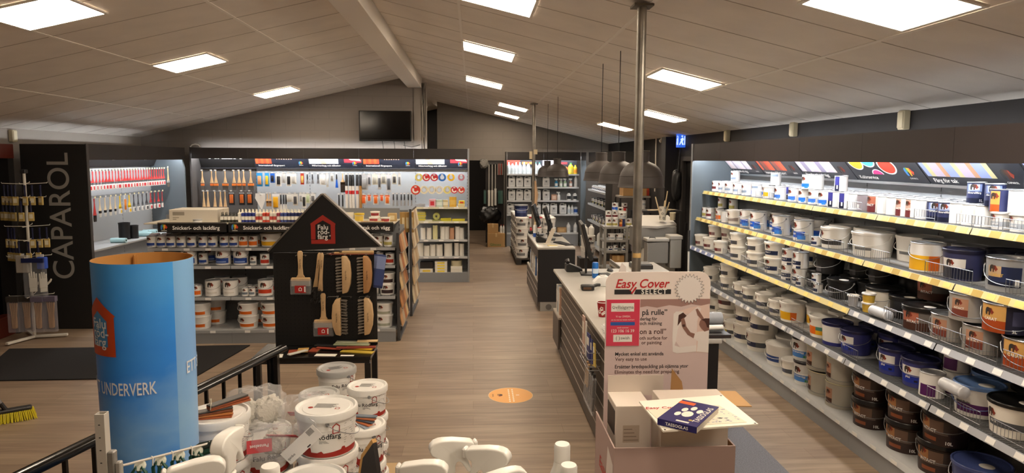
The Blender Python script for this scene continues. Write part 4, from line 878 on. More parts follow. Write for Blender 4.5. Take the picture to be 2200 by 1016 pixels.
obj('bag', MB().box(-.1, .14, -.03, .05, -.2, .26), bag('cfd3da', .16), t, .02); obj('header', MB().box(-.1, .14, -.032, .052, .22, .27), mat('1b2350', .5), t)
SS = Series('from left', 'bags of brushes at the foot of the spinner stand', lambda p: p.x)
for k, x in enumerate((-.15, -.02, .12, .25)):
    t = thing('brush_bag', '', 'brush pack', (sp.x + x, sp.y - .1 + .02 * (k % 2), .5))
    for q in range(4): obj('brush', MB().lathe([(0, -.36), (.017, -.35), (.015, -.27), (.008, -.2), (.011, -.06), (0, -.05)], 8, 0, tr(-.04 + q * .027, 0, 0) @ rot('Y', 3 * (q - 1.5))), mat('a8845c', .6), t)
    obj('bag', MB().box(-.065, .065, -.025, .025, -.4, -.01), bag('cfcad2', .2), t, .01); obj('header', MB().box(-.066, .066, -.027, .027, -.04, .02), mat('6c6478' if k > 1 else '3c3834', .5), t); SS.add(t, 'clear bag of brushes', 'foot of spinner stand')
SS.done()

# ================================================================ pegboard rack across the back
BX = [-4.66, -3.745, -2.83, -1.915, -1.0, -.09]; BYF, BYB = 11.53, 11.97
bb = []
for i in range(5):
    xc = (BX[i] + BX[i + 1]) / 2; hl = (BX[i + 1] - BX[i]) / 2 - .001
    t = thing('pegboard_bay', '%s bay from left in the lit back rack under television' % ['leftmost', 'second', 'third', 'fourth', 'rightmost'][i], 'shelving', (xc, BYB, 0), 0, 'bays of the back rack'); bb.append(t)
    obj('back_panel', MB().box(-hl, hl, 0, .012, .1, 2.25), mat('a2a5a7' if i else '5a5654', .55), t)
    b = MB()
    for k in range(34): b.box(hl - .012, hl - .006, -.0008, 0, .25 + k * .055, .28 + k * .055)
    obj('slot_strip', b, BLACK, t)
    obj('fascia_panel', MB().box(-hl, hl, -.44, -.428, 2.105, 2.285), mat('2b2726', .6), t)
    obj('canopy_bracket', MB().box(-.01, .01, -.428, 0, 2.22, 2.245), SHELFG, t)
    b = MB(); b.box(-hl + .003, hl - .003, 0, .006, 0, .2, 0); ms = [mat('20232e' if i else '191818', .4), TXT, mat('d8582e', .4), mat('b5402c', .4), mat('c9d8e6', .4), mat('e2a888', .4), mat('a8323c', .4), mat('e9e4e0', .4)]
    if i in (1, 3):
        for q in range(6): b.flat(rect2(-hl + .02 + q * .045, -hl + .065 + q * .045, .075, .2), .001, 2 + q % 2)
        for q in range(7): b.flat(rect2(-.08 + q * .04, -.06 + q * .04, .16, .19), .001, 5)
        b.flat(shift2(text2d('Internationell f\u00e4rgexpert', .045, .012, align='LEFT'), -hl + .06, .04), .0012, 1)
    elif i:
        b.flat(rect2(-hl + .01, .05, .075, .2), .001, 4).flat(poly2([(-.3, .2), (-.22, .2), (-.15, .075), (-.24, .075)]), .0014, 5)
        b.flat(rect2(.15, hl - .01, .1, .2), .001, 6).flat(poly2([(.2, .2), (.4, .2), (.44, .13), (.26, .15)]), .0014, 7)
        b.flat(shift2(text2d('M\u00e5leriverktyg och tillbeh\u00f6r', .045, .012, align='LEFT'), -hl + .05, .04), .0012, 1)
    else:
        for q, (a, c) in enumerate(((-.3, -.26), (-.2, -.16), (-.15, -.12), (-.08, .1), (.12, .16), (.22, .26))): b.flat(rect2(a, c, .165, .185), .001, 1)
    if i:
        for q in range(4):
            ms.append(ELB[q]); b.flat(shift2(elephant2(.075, q), hl - .13, .06), .0016, len(ms) - 1)
        b.flat(shift2(text2d('CAPAROL', .016, .02), hl - .13, .045), .0016, 1)
    o = obj('header_banner', b, ms, t); o.location = (0, -.05, 1.955); o.rotation_euler = (math.radians(28), 0, 0)
    obj('banner_rail', MB().box(-hl, hl, -.06, -.03, 1.935, 1.95), mat('26272c', .5), t)
    obj('added_light_shield', MB().box(-hl + .01, hl - .01, -.4279, -.275, 2.18, 2.185), mat('d8dadb', .4), t)  # unseen strip added to hold tube light off the ceiling
    obj('light_tube', MB().lathe([(0, -hl + .03), (.014, -hl + .03), (.014, hl - .03), (0, hl - .03)], 10, 0, tr(0, -.33, 2.15) @ rot('Y', 90)), bright('t', TUBE_POWER, COOL), t)
    obj('base_deck', MB().box(-hl, hl, -.43, -.001, .15, .165), SHELFG, t); obj('kick_plate', MB().box(-hl, hl, -.44, -.43, 0, .165), mat('83868a', .5), t)
    if i == 4:
        for z, dp in ((1.29, .36), (1.045, .38), (.73, .4), (.44, .43)):
            obj('shelf', MB().box(-hl + .004, hl - .004, -dp, -.001, z - .015, z), SHELFG, t); obj('price_strip', MB().box(-hl + .004, hl - .004, -dp - .006, -dp - .0002, z - .03, z + .005), mat('d8d4b8' if z > 1 else 'b9bbbc', .4), t)
            for q in range(3): obj('price_tag', MB().box(-.3 + q * .26, -.22 + q * .26, -dp - .008, -dp - .0061, z - .025, z), wtag, t)
t = thing('end_panel', 'grey steel end panel at right of the lit back rack', 'panel', (-.075, 11.75, 0)); obj('panel', MB().box(-.014, .012, -.22, .22, 0, 2.29), mat('6c6e70', .5, .2), t); obj('edge_strip', MB().box(-.014, .012, -.228, -.2201, 0, 2.29), mat('96989a', .4, .3), t)
t = thing('end_panel', 'dark end panel at left of the back rack beside corner', 'panel', (-4.675, 11.75, 0)); obj('panel', MB().box(-.012, .012, -.22, .22, 0, 2.105), mat('4a4644', .6), t); obj('top_panel', MB().box(-.012, .012, -.22, .22, 2.1055, 2.29), mat('2b2726', .6), t)
o = obj('lost_bag', MB().tube([(-.08, 0, 0), (-.05, 0, .035), (0, 0, .045), (.05, 0, .035), (.08, 0, 0)], .01, 8), mat('cfc9c0', .5)); o.location = (-4.6, 11.56, 2.296); o.name = 'cable_loop'; tag(o, 'pale cable loop lying on top of rack where the two racks meet', 'cable')

HY = 11.72
SBk = Series('from left', 'tools hanging on the back rack', lambda p: p.x)
pts = []
def hangB(px, py, key, mk, nm, wh, dy=0.0, rz=0.0):
    p = at(px, py, Y=HY - dy); o = place(key, mk, (p.x, p.y + .003, p.z - .003), '', 'x', rz + RN.uniform(-.1, .1)); SBk.add(o, nm, wh); pts.append((p.x, HY - dy - .016, p.z))
U, D_ = 'upper row of back rack', 'lower row of back rack'
wb = lambda: mk_brush(WOOD, .2, .065, .09, 'e07a2c', fer='6b6a68', brist='5a5652'); wn = lambda: mk_brush(WOOD, .2, .045, .09, 'd8702a', fer='6b6a68', brist='5a5652')
ww = lambda: mk_brush(WOOD, .2, .095, .1, 'e07a2c', fer='6b6a68', brist='5a5652')
for px, k in ((434, 'n'), (454, 'n'), (463, 'b'), (483, 'w'), (502, 'b'), (513, 'b'), (523, 'n'), (538, 'w')): hangB(px, 367, ('wb', k), {'n': wn, 'b': wb, 'w': ww}[k], 'wooden brush with orange sleeve', U)
for px, k in ((437, 'n'), (446, 'n'), (461, 'w'), (473, 'n'), (483, 'b')): hangB(px, 411, ('wb2', k), lambda: mk_brush(WOOD, .26, {'n': .05, 'b': .06, 'w': .08}[k], .05, 'e07a2c', fer='6b6a68', brist='7a7874'), 'long wooden brush with orange sleeve', D_)
for px in (497, 519, 536): hangB(px, 411, 'bpk', lambda: mk_card(.1, .23, '1c1c1f', 'c8682a' , .025, '8f9396'), 'black and orange roller pack', D_)
CARDS = [(557, 371, .1, .23, '2a8fd0', 'd9a070', 'blue tool pack with pale tool'), (573, 371, .075, .23, '3a9ada', 'e8c030', 'blue pack with yellow tool'), (585, 372, .075, .16, '1f62c4', '2a2a30', 'small bright blue pack'), (598, 372, .09, .22, 'e9e8e4', '2c2c30', 'white card with black cutter'),
 (609, 372, .06, .17, 'd9d8d4', 'b0b0b0', 'narrow pale card'), (620, 372, .085, .22, 'ecebe7', '26262a', 'white card with dark knife'), (631, 372, .08, .18, 'dcdbd6', 'c2c2c0', 'pale grey card with grey tool'),
 (693, 374, .095, .18, 'ecebe7', 'd8d8d6', 'white square card'), (703, 374, .04, .22, 'e2e1dc', 'cfcfcc', 'thin white card'), (713, 374, .055, .12, 'e4e3de', '8a8a88', 'small white card'), (782, 375, .13, .27, 'c0c3c6', '9a9c9e', 'large pale grey pack'), (805, 374, .095, .18, 'e6e3d4', 'b0b0a8', 'cream card with tool'),
 (824, 374, .085, .17, 'e6e3d4', '8a8a86', 'cream card with clip'), (847, 374, .08, .17, 'e4e2d6', '4a4a4c', 'cream card with dark clip'), (858, 374, .05, .2, 'e0dfda', '77777a', 'narrow white card at right')]
for j, (px, py, wd, h, c, b_, nm) in enumerate(CARDS): hangB(px, py, ('cd', j), lambda: mk_card(wd, h, c, b_), nm, U)
hangB(649, 372, 'spat', lambda: mk_card(.06, .19, 'b8402c', 'd8b060', .012), 'red spatula pack', U)
for px in (660, 671, 683): hangB(px, 374, 'dk', lambda: mk_knife('3a3a3e', .16, .05, '77787a', .09), 'dark grey scraper', U)
hangB(723, 374, 'bk', lambda: mk_knife('1d1d20', .23, .05, '1f5ed0', .09), 'black and blue knife', U)
hangB(736, 372, 'brn', lambda: mk_brush(WOOD, .15, .08, .14, fer='3a2c22', brist='2c1f18'), 'brown dusting brush', U)
for px in (744, 752, 758, 767): hangB(px, 375, 'rol', mk_roller, 'black-capped white roller sleeve', U)
hangB(774, 375, 'stk', lambda: mk_roller('a8783c', 'a8783c'), 'black-capped wooden stick', U)
for px, h in ((793, .19), (815, .25), (835, .3)): hangB(px, 375, ('sc', px), lambda: mk_card(.055 if px != 835 else .08, h, 'd9dade', '55585e', .02), 'card with dark grey scraper', U)
hangB(558, 415, 'trow', lambda: (lambda t: (obj('blade', MB().prism([(-.07, 0), (.09, 0), (.085, -.12), (.03, -.27), (.015, -.27), (-.06, -.12), (-.08, -.08)], -.002, .002), mat('e8e7e4', .4), t), obj('grip', MB().tube([(.0, -.01, -.02), (.03, -.012, -.02)], .008, 8), mat('cfcfcc', .4), t), t)[-1])(thing('trowel', '', 'trowel')), 'white plastic trowel', D_)
for px in (574, 580): hangB(px, 416, 'wbr', lambda: mk_brush(WOOD, .12, .04, .06, fer='8a6a4a', brist='a87840'), 'short wooden brush', D_)
hangB(592, 415, 'yb', lambda: mk_card(.13, .28, 'c9ccd0', 'e2a81e', .03, 'e8ebf2'), 'clear pack of yellow cloths', D_)
for px in (603, 609, 614): hangB(px, 418, 'kn', lambda: mk_knife('1c1c1f', .3, .05, 'e6e6e4', .16), 'black-handled scraper with white blade', D_)
for j, (px, wd, h, c, b_, nm) in enumerate([(622, .12, .14, 'e2e0da', 'c9c8c2', 'wide white card'), (634, .085, .2, 'dad8d0', '4c4c4e', 'white card with dark parts'), (646, .06, .14, 'e6e4de', '9c9c9a', 'small pale card'), (653, .07, .24, 'ecebe6', '2a2a2c', 'tall white card with black knife'), (661, .07, .16, 'e2e6d0', 'b9c8a0', 'pale green card'), (672, .085, .15, 'e4e3de', '6a6a6c', 'white card with grey oval tool')]): hangB(px, 416, ('cd2', j), lambda: mk_card(wd, h, c, b_), nm, D_)
for px in (728, 736, 745): hangB(px, 418, 'kn2', lambda: mk_knife('18181a', .3, .06, '8f8a80', .2), 'black-handled scraper with grey blade', D_)
for j, (px, c, b_) in enumerate(((781, 'e8e2da', 'e0662a'), (793, 'ecebe6', 'd8582a'), (807, 'ecebe6', 'e0702a'), (820, 'ecebe6', 'd8582a'), (832, 'ecebe6', 'e0702a'))): hangB(px, 418, ('or', j), lambda: mk_card(.09 if j % 2 == 0 else .07, .17 if j % 2 == 0 else .12, c, b_, .02, 'd8622c'), 'white and orange tool card', D_)
for px in (845, 853, 862, 869, 877, 884): hangB(px, 417, ('mt', px % 2), lambda: mk_knife('2a2a2e', .2, .04, 'c8cacc', .1), 'steel tool with black grip', D_)
TAPES = [(900, 381, .066, 'e9dc78', None, 'pale yellow tape'), (916, 381, .066, 'b9bcd0', 'd02c34', 'tape with red face label'), (933, 381, .066, '3a4f9a', 'c8343c', 'tape with blue rim and red label'), (950, 381, .068, '2f74c8', None, 'bright blue tape'), (969, 381, .064, 'f0c024', None, 'golden yellow tape'), (991, 381, .058, 'b5707c', None, 'dull pink tape'),
 (893, 408, .082, 'efd23a', 'd83a30', 'large yellow tape with red label'), (911, 408, .07, 'ebe4c8', None, 'cream tape with brown core'), (928, 408, .07, 'f0ecd8', None, 'white tape'), (944, 408, .07, 'efeadb', None, 'off-white tape'), (961, 408, .068, 'e6dc8c', None, 'pale lemon tape'), (976, 408, .062, 'e4dede', 'c82c3c', 'tape with crimson label'), (991, 408, .062, 'eae6e0', 'd0402c', 'small white tape with red label')]
for j, (px, py, r0, c, f, nm) in enumerate(TAPES):
    p = at(px, py, Y=HY - .07); o = place(('tp', j), lambda: mk_tape(r0, c, f), (p.x, p.y, p.z), '', 'x'); SBk.add(o, nm, (U if py < 395 else D_)); pts.append((p.x, HY - .085, p.z + r0 * .56 - .005))
SBk.done()
for i, t in enumerate(bb):
    pp = [p for p in pts if BX[i] <= p[0] < BX[i + 1]]
    for p in pp: pegs(t, [(p[0] - t.location.x, p[1] - BYB, p[2])], BYB - p[1] - .001, (0, -1, 0), 'd9cf9a' if p[0] > -3.7 else 'c2beb6')

# goods on the shelves of the rightmost bay
SC = Series('from left', 'goods on the shelves of the back rack', lambda p: (p.x, -p.z))
def prop(px, py, Y, mk, key, nm, wh, dz=0, rz=0.0):
    z = {'a': 1.29, 'b': 1.045, 'c': .73, 'd': .44, 'e': .165}[py]; X = xof(px, Y, z + .05)
    o = place(key, mk, (X, Y, z + .0005 + dz), '', 'x', rz); SC.add(o, nm, wh); return o
def mk_box(w, d, h, col, lab=None, name='product_box', cat='box'):
    t = thing(name, '', cat); obj('carton', MB().box(-w / 2, w / 2, -d / 2, d / 2, 0, h), mat(col, .6), t, .003)
    obj('flap', MB().box(-w / 2 + .003, w / 2 - .003, -d / 2 + .003, d / 2 - .003, h, h + .002), mat(col, .65), t)
    if lab: obj('print', MB().box(-w * .3, w * .3, -d / 2 - .001, -d / 2 - .0002, h * .2, h * .75), mat(lab, .5), t)
    return t
def mk_rollv(r, h, col, core='8a7258', band=None, name='paper_roll'):
    t = thing(name, '', 'roll'); obj('roll', MB().lathe([(r * .4, 0), (r, 0), (r, h), (r * .4, h)], 24), mat(col, .6), t); obj('core', MB().lathe([(r * .4, h), (r * .38, h), (r * .38, 0), (r * .4, 0)], 16), mat(core, .7), t)
    if band: obj('band', MB().lathe([(r + .0006, h * .25), (r + .0006, h * .7)], 20), mat(band, .5), t)
    return t
def mk_sponges(w, d, n, cols, th=.012):
    t = thing('cloth_stack', '', 'cloth')
    for k in range(n): obj('cloth', MB().box(-w / 2 + RN.uniform(-.008, .008), w / 2 + RN.uniform(-.008, .008), -d / 2, d / 2, k * th, k * th + th - .001), mat(cols[k % len(cols)], .9), t, .004)
    return t
A_, B_, C_, D2, E_ = 'top shelf of right back bay', 'second shelf of right back bay', 'third shelf of right back bay', 'fourth shelf of right back bay', 'bottom of right back bay'
prop(903, 'a', 11.72, lambda: mk_rollv(.085, .05, '9a9c9e', name='bowl'), 'bowl', 'flat grey ring', A_)
prop(929, 'a', 11.72, lambda: mk_box(.11, .1, .13, 'd8a8ac', 'c8303c'), 'pinkbox', 'pink and red pack', A_); prop(943, 'a', 11.72, lambda: mk_rollv(.058, .12, 'bfd0bc', band='dfe8dc'), 'mint', 'mint green roll', A_); prop(957, 'a', 11.72, lambda: mk_rollv(.045, .12, 'c9b98a', band='e8e0c4'), 'beig', 'beige roll', A_)
prop(973, 'a', 11.72, lambda: mk_rollv(.062, .17, 'd8a83c', band='e0bc60'), 'yelr', 'tall ochre roll', A_); prop(991, 'a', 11.72, lambda: mk_box(.12, .1, .05, 'd8c894'), 'ybx', 'flat beige pack', A_); prop(992, 'a', 11.72, lambda: mk_box(.1, .08, .05, 'ecd028', 'c8402c'), 'ybx2', 'yellow pack atop beige one', A_, .053)
prop(903, 'b', 11.72, lambda: mk_sponges(.19, .16, 9, ['c2b884', 'd8c83c', 'b0ac78', 'ccc24a'], .018), 'sp1', 'tall stack of yellow cloths', B_); prop(921, 'b', 11.68, lambda: mk_sponges(.12, .1, 2, ['d8d4c4', 'c8c4b0']), 'sp2', 'low pile of pale cloths', B_)
prop(938, 'b', 11.72, lambda: (lambda t: (obj('roll', MB().lathe([(.02, -.07), (.06, -.07), (.06, .07), (.02, .07)], 20, 0, tr(0, 0, .085) @ rot('X', 90)), mat('a8a860', .9), t), obj('cloth', MB().box(-.09, .09, -.07, .07, 0, .025), mat('8f9054', .9), t, .005), t)[-1])(thing('cloth_roll', '', 'cloth')), 'gr', 'olive rolled cloth', B_)
prop(958, 'b', 11.72, lambda: mk_sponges(.19, .14, 4, ['dcd23a', 'c8bc38']), 'sp3', 'bright yellow cloth pile', B_); prop(985, 'b', 11.72, lambda: mk_sponges(.22, .14, 3, ['e0d43c', 'd0c438']), 'sp4', 'wide yellow cloth pile', B_)
for k, (px, h, c, nm) in enumerate(((909, .2, 'dedad0', 'white paper roll with open end'), (922, .2, 'dedad0', 'white paper roll beside it'), (935, .24, 'd8d4a0', 'yellowish wrapped roll'), (951, .22, 'd9d6ce', 'wrapped white roll'), (960, .22, 'd2cfc8', 'wrapped pale roll'), (971, .2, 'b58a6c', 'brown tinted roll'), (983, .22, 'dcd9d2', 'white tilted roll'), (992, .2, 'd4d1ca', 'rightmost white roll'))):
    prop(px, 'c', 11.68, lambda: mk_rollv(.042, h, c, '2a2826'), ('cr', k), nm, C_)
for px, n, r0, h in ((903, 3, .055, .075), (917, 2, .05, .09), (930, 2, .05, .1), (944, 2, .055, .1), (963, 4, .07, .055), (981, 3, .04, .075), (992, 3, .04, .07)):
    for k in range(n): prop(px, 'd', 11.66, lambda: mk_rollv(r0, h, 'dedad0'), ('dr', px), 'white masking roll', ['lowest layer, ', 'second layer, ', 'third layer, ', 'top layer, '][k] + D2, k * (h + .001))
prop(917, 'e', 11.66, lambda: mk_box(.22, .2, .06, 'd8d4c8', 'e0c040'), 'eb', 'flat white box', E_); prop(917, 'e', 11.68, lambda: mk_box(.22, .18, .11, '26201e'), 'eb0', 'black carton on flat white box', E_, .063)
for k in range(4): prop(948, 'e', 11.66, lambda: mk_box(.21, .2, .045, 'e0dcd0', 'ecd23a'), 'eb1', 'white box with yellow print', ['lowest of four, ', 'second up, ', 'third up, ', 'topmost of four, '][k] + E_, k * .048)
for k in range(2): prop(981, 'e', 11.66, lambda: mk_box(.2, .2, .05, 'dcd8cc'), 'eb2', 'plain white box', ['lower, right of ', 'upper, right of '][k] + E_, k * .053)
for k in range(3): prop(981, 'e', 11.66, lambda: mk_rollv(.095, .03, 'c9c0a0'), 'eb3', 'flat beige coil', ['lowest on boxes, ', 'middle on boxes, ', 'top on boxes, '][k] + E_, .106 + k * .031)
SC.done()
# ================================================================ island shelf unit (gondola) with paint tins
GX = [-3.68, -2.755, -1.825, -.895]; GY = 7.74; GD = .56
zs = [at(700, y, Y=GY).z for y in (533, 571, 637, 708)]       # shelf edges read off the photo
gz = [round(z, 3) for z in zs]; GTOP = 1.385
for i in range(3):
    xc = (GX[i] + GX[i + 1]) / 2; hl = (GX[i + 1] - GX[i]) / 2 - .001
    t = thing('island_shelf', '%s bay of the grey island shelf behind the black house stand' % ['left', 'middle', 'right'][i], 'shelving', (xc, GY, 0), 0, 'bays of the island shelf')
    obj('back_panel', MB().box(-hl, hl, GD, GD + .012, .0, GTOP + (.05 if i < 2 else .13)), mat('77797b', .55), t)
    b = MB()
    for k in range(20): b.box(hl - .012, hl - .006, GD - .0008, GD, .25 + k * .055, .28 + k * .055)
    obj('slot_strip', b, BLACK, t)
    obj('top_deck', MB().box(-hl, hl, .0, GD - .001, GTOP - .012, GTOP), mat('c4bda9', .5), t)
    obj('base_deck', MB().box(-hl, hl, .0, GD - .001, gz[3] - .02, gz[3]).box(-hl, hl, -.004, .0, gz[3] - .03, gz[3] + .004), mat('9a9c9d', .5), t)
    obj('kick_plate', MB().box(-hl, hl, .0, .015, 0, gz[3] - .021), mat('808285', .5), t)
    for q in range(3): obj('price_tag', MB().box(-.32 + q * .27, -.26 + q * .27, -.006, -.0041, gz[3] - .027, gz[3]), wtag, t)
    for z, yf in zip(gz[:3], (.06, .03, .0)):
        obj('shelf', MB().box(-hl + .003, hl - .003, yf + .1, GD - .002, z - .022, z - .002).box(-hl + .003, hl - .003, yf, yf + .012, z - .03, z - .002), SHELFG, t)
        b = MB()
        for k in range(44): xx = -hl + .012 + k * (2 * hl - .024) / 43; b.box(xx - .0025, xx + .0025, yf + .004, yf + .11, z - .006, z)
        b.box(-hl + .004, hl - .004, yf + .05, yf + .054, z - .012, z - .006); obj('wire_front', b, mat('84878a', .4, .5), t)
        obj('price_strip', MB().box(-hl + .004, hl - .004, yf - .004, yf - .0002, z - .034, z - .002), mat('a3a6a9', .4), t)
        for q in range(3): obj('price_tag', MB().box(-.3 + q * .24, -.235 + q * .24, yf - .006, yf - .0041, z - .032, z - .006), wtag, t)
    tx = ['Snickeri- och lackf\u00e4rg', 'Snickeri- och lackf\u00e4rg', 'F\u00e4rg f\u00f6r tak och v\u00e4gg'][i]
    x0 = -hl + (.16 if i == 0 else .01); b = MB().box(x0, hl - .012, .0, .012, GTOP - .098, GTOP - .002); ms = [mat('161414', .5), TXT] + ELB
    b.flat(shift2(text2d(tx, .06, .014, align='LEFT'), x0 + (.16 if i < 2 else .36), GTOP - .052), .001, 1)
    for q in range(4): b.flat(shift2(elephant2(.075, q), x0 + .07, GTOP - .07), .001, 2 + q)
    b.flat(shift2(text2d('CAPAROL', .014, .02), x0 + .07, GTOP - .082), .001, 1)
    ob = obj('header_sign', b, ms, t); ob.location = (0, -.02, 0)
    obj('sign_rail', MB().box(x0, hl - .012, -.024, -.0, GTOP - .0015, GTOP + .012), STEEL, t)
CNAME.update({'white3': 'large plain white tin'})
def gond(li, kind, pxs, stack=1, dy=.045, where=None, turn=0):
    k = CK[kind]; r = max(k['r1'], k['r2']) + .004; z = gz[li]; y = GY + [.06, .03, .0, .0][li] + max(dy, .022 + (.016 if k.get('bail') else 0)) + r
    for px in pxs:
        x = xof(px, y, z + .06)
        for s in range(stack): can(kind, x, y, z + s * (k['h'] - (.004 if k['style'] != 'tin' else 0)) + .0005, turn, (where or 'front of ') + GW[li], GG[li], .2)
GW = ['top island shelf', 'second island shelf', 'third island shelf', 'island base deck']; GG = ['tins on the top island shelf', 'tins on the second island shelf', 'tins on the third island shelf', 'tubs on the island base']
CK['lab'] = dict(tin, body=lt, lid=TINLID, bands=[(.02, .05, -A6, A6, mat('23479a', .42)), (.008, .018, -.6, .6, mat('9aa4b8', .5))], emb=(.075, .048, -.1)); CNAME['lab'] = 'white tin with dark-blue band'
CK['lab3'] = K('tin', .083, .083, .175, lt, TINLID, bands=[(.02, .08, -A6, A6, mat('23479a', .42)), (.03, .045, -.7, .7, mat('8fa6d8', .5))], emb=(.105, .065, -.1), bail=.4, ear=.86); CNAME['lab3'] = 'large dark-blue-banded tin'
CK['ytub3'] = K('tub', .1, .115, .15, lt, lt, bands=[(.015, .06, -A6, A6, yl)], emb=(.075, .055, -.2), bail=.4, bm=WHITE); CNAME['ytub3'] = 'big yellow-banded white tub'
CK['otub'] = K('tub', .098, .108, .15, lt, lt, bands=[(.025, .06, -1.0, .8, org)], emb=(.08, .06, -.5), bail=.4, bm=WHITE); CNAME['otub'] = 'white tub with orange band'
CK['mtub'] = K('tub', .08, .088, .13, lt, lt, bands=[(.02, .06, -1.0, .8, mat('3a2a2c', .45))], emb=(.07, .055, -.3)); CNAME['mtub'] = 'white tub with blackish band'
CK['gtub3'] = K('tub', .09, .1, .145, lt, lt, bands=[(.02, .05, -1.0, .9, mat('a5a694', .5))], emb=(.08, .055, -.3)); CNAME['gtub3'] = 'white tub with grey-green band'
CK['maroon'] = dict(tin, body=lt, lid=TINLID, bands=[(.02, .06, -A6, A6, mat('b5331f', .45))], emb=(.075, .05, 0)); CNAME['maroon'] = 'white tin with red-orange band'
gond(0, 'lab', (326, 347, 368, 390, 412, 438, 456, 485, 502)); gond(0, 'orange', (521, 544)); gond(0, 'ytub3', (582,)); gond(0, 'lab', (331, 352, 374, 396, 418, 440, 462, 484, 506), dy=.17, where='middle of '); gond(0, 'orange', (528, 550), dy=.17, where='middle of ')
gond(0, 'lab', (334, 358, 380, 402, 426, 448, 470, 492, 514, 536), dy=.29, where='rear of '); gond(0, 'olive', (813, 834)); gond(0, 'olive', (806, 826), dy=.17, where='middle of ')
gond(1, 'lab', (432,), dy=.12); gond(1, 'lab3', (412, 480, 518)); gond(1, 'small', (544,)); gond(1, 'maroon', (569,)); gond(1, 'lab3', (452, 498), dy=.28, where='rear of '); gond(1, 'maroon', (838,)); gond(1, 'maroon', (814,), dy=.1)
gond(2, 'orange', (423,)); gond(2, 'white3', (458, 496)); gond(2, 'small', (528, 541)); gond(2, 'orange3', (571,)); gond(2, 'small', (416, 428), dy=.2, where='rear of '); gond(2, 'white3', (478, 516), dy=.26, where='rear of '); gond(2, 'orange3', (590,), dy=.26, where='rear of '); gond(2, 'small', (536, 550), dy=.2, where='rear of ')
gond(2, 'mtub', (831,), stack=2); gond(2, 'mtub', (806,), stack=2, dy=.1, where='rear of ')
gond(3, 'otub', (435, 535, 584), stack=2); gond(3, 'otub', (459, 566), stack=2, dy=.28, where='rear of '); gond(3, 'gtub3', (826,), stack=2)
settle('x', GY + GD - .003, 'from left', lambda c: c['x'])

# ---- on top of the island
def topx(px, y): return xof(px, y, GTOP + .05)
t = thing('carton', 'long grey-white carton lying on top of island shelf at left', 'box', (topx(428, 8.0), 8.0, GTOP + .0005))
b = MB().box(-.27, .27, -.16, .2, 0, .145); obj('box', b, mat('c0b8aa', .65), t, .003); obj('tape', MB().box(-.2705, .2705, .0, .03, .1, .1455), mat('b3aa9a', .5), t)
b = MB(); b.flat(rect2(-.23, -.1, .08, .12), .0005).flat(rect2(-.23, -.16, .05, .06), .0005).flat(rect2(-.23, -.19, .03, .04), .0005); o = obj('print', b, mat('8d8578', .7), t); o.location = (0, -.1602, 0)
t = thing('small_lid_tin', 'low white tin in front of the long carton on island', 'paint tin', (topx(424, 7.79), 7.79, GTOP + .0005)); obj('body', MB().lathe([(0, 0), (.048, 0), (.048, .028), (0, .03)], 20), lt, t); obj('lid', MB().lathe([(0, .0305), (.05, .0305), (.05, .04), (0, .042)], 20), TINLID, t)
ST = Series('from left', 'tubes standing on top of the island shelf', lambda p: p.x)
def mk_tube(c1, cap, h=.105):
    t = thing('sealant_tube', '', 'tube'); obj('body', MB().lathe([(0, 0), (.019, 0), (.02, .01), (.02, h), (.012, h + .006), (0, h + .006)], 12), mat(c1, .45), t)
    obj('nozzle', MB().lathe([(.013, h + .005), (.006, h + .02), (.004, h + .045), (0, h + .045)], 8), mat(cap, .5), t); obj('print', MB().lathe([(.0206, .03), (.0206, .07)], 12, 0, None, -1.2, 1.2), mat('d9d5cc' if c1 != 'd8d4c8' else 'b04038', .5), t); return t
n = 0
for px in range(477, 512, 8):
    for dy in (0, .05): ST.add(place(('tb', 'd'), lambda: mk_tube('2a2b26', '2c2c28', .07), (topx(px, 7.84 + dy) + dy * .3, 7.84 + dy, GTOP + .0005), '', 'x'), 'short dark tube with pointed cap', ('front', 'second')[dy > 0] + ' row on island top')
cols = ['e6e2d6', '23307c', '23307c', '23307c', '23307c', 'd8d4c8', 'd8d4c8', 'b8402f', 'b8402f', 'd8d4c8', 'd8d4c8', '8f3a48', '3c4a88', '3c4a88', '232a5c', '232a5c', '232a5c', '1d2248', '1d2248', 'd8d4c8']
nm = {'e6e2d6': 'white', '23307c': 'royal blue', 'd8d4c8': 'cream', 'b8402f': 'red', '8f3a48': 'wine red', '3c4a88': 'slate blue', '232a5c': 'navy', '1d2248': 'dark navy'}
for k, c in enumerate(cols):
    for r_, dy in enumerate((0, .055)): ST.add(place(('tb', c), lambda: mk_tube(c, 'e6dfc8'), (topx(515 + k * 7.6, 7.84) + dy * .2, 7.84 + dy, GTOP + .0005), '', 'x'), nm[c] + ' tube with cream nozzle', ('front', 'second')[r_] + ' row on island top')
ST.done()
SJ = Series('from left', 'tubs and packs on the island top, right end', lambda p: p.x)
def put(mk, px, y, nm_, dz=0, rz=0): o = mk(); o.location = (topx(px, y), y, GTOP + .0005 + dz); o.rotation_euler = (0, 0, rz); SJ.add(o, nm_); return o
def mk_jar(r, h, c, lidc, band=None):
    t = thing('small_tub', '', 'tub'); obj('body', MB().lathe([(0, 0), (r * .92, 0), (r, h * .82), (0, h * .82)], 22), mat(c, .45), t); obj('lid', MB().lathe([(r, h * .8), (r + .004, h * .82), (r + .004, h), (0, h)], 22), mat(lidc, .45), t)
    if band: obj('label', MB().lathe([(r * .94 + .001, h * .15), (r * .985 + .001, h * .7)], 16, 0, None, -1.1, 1.1), mat(band, .5), t)
    return t
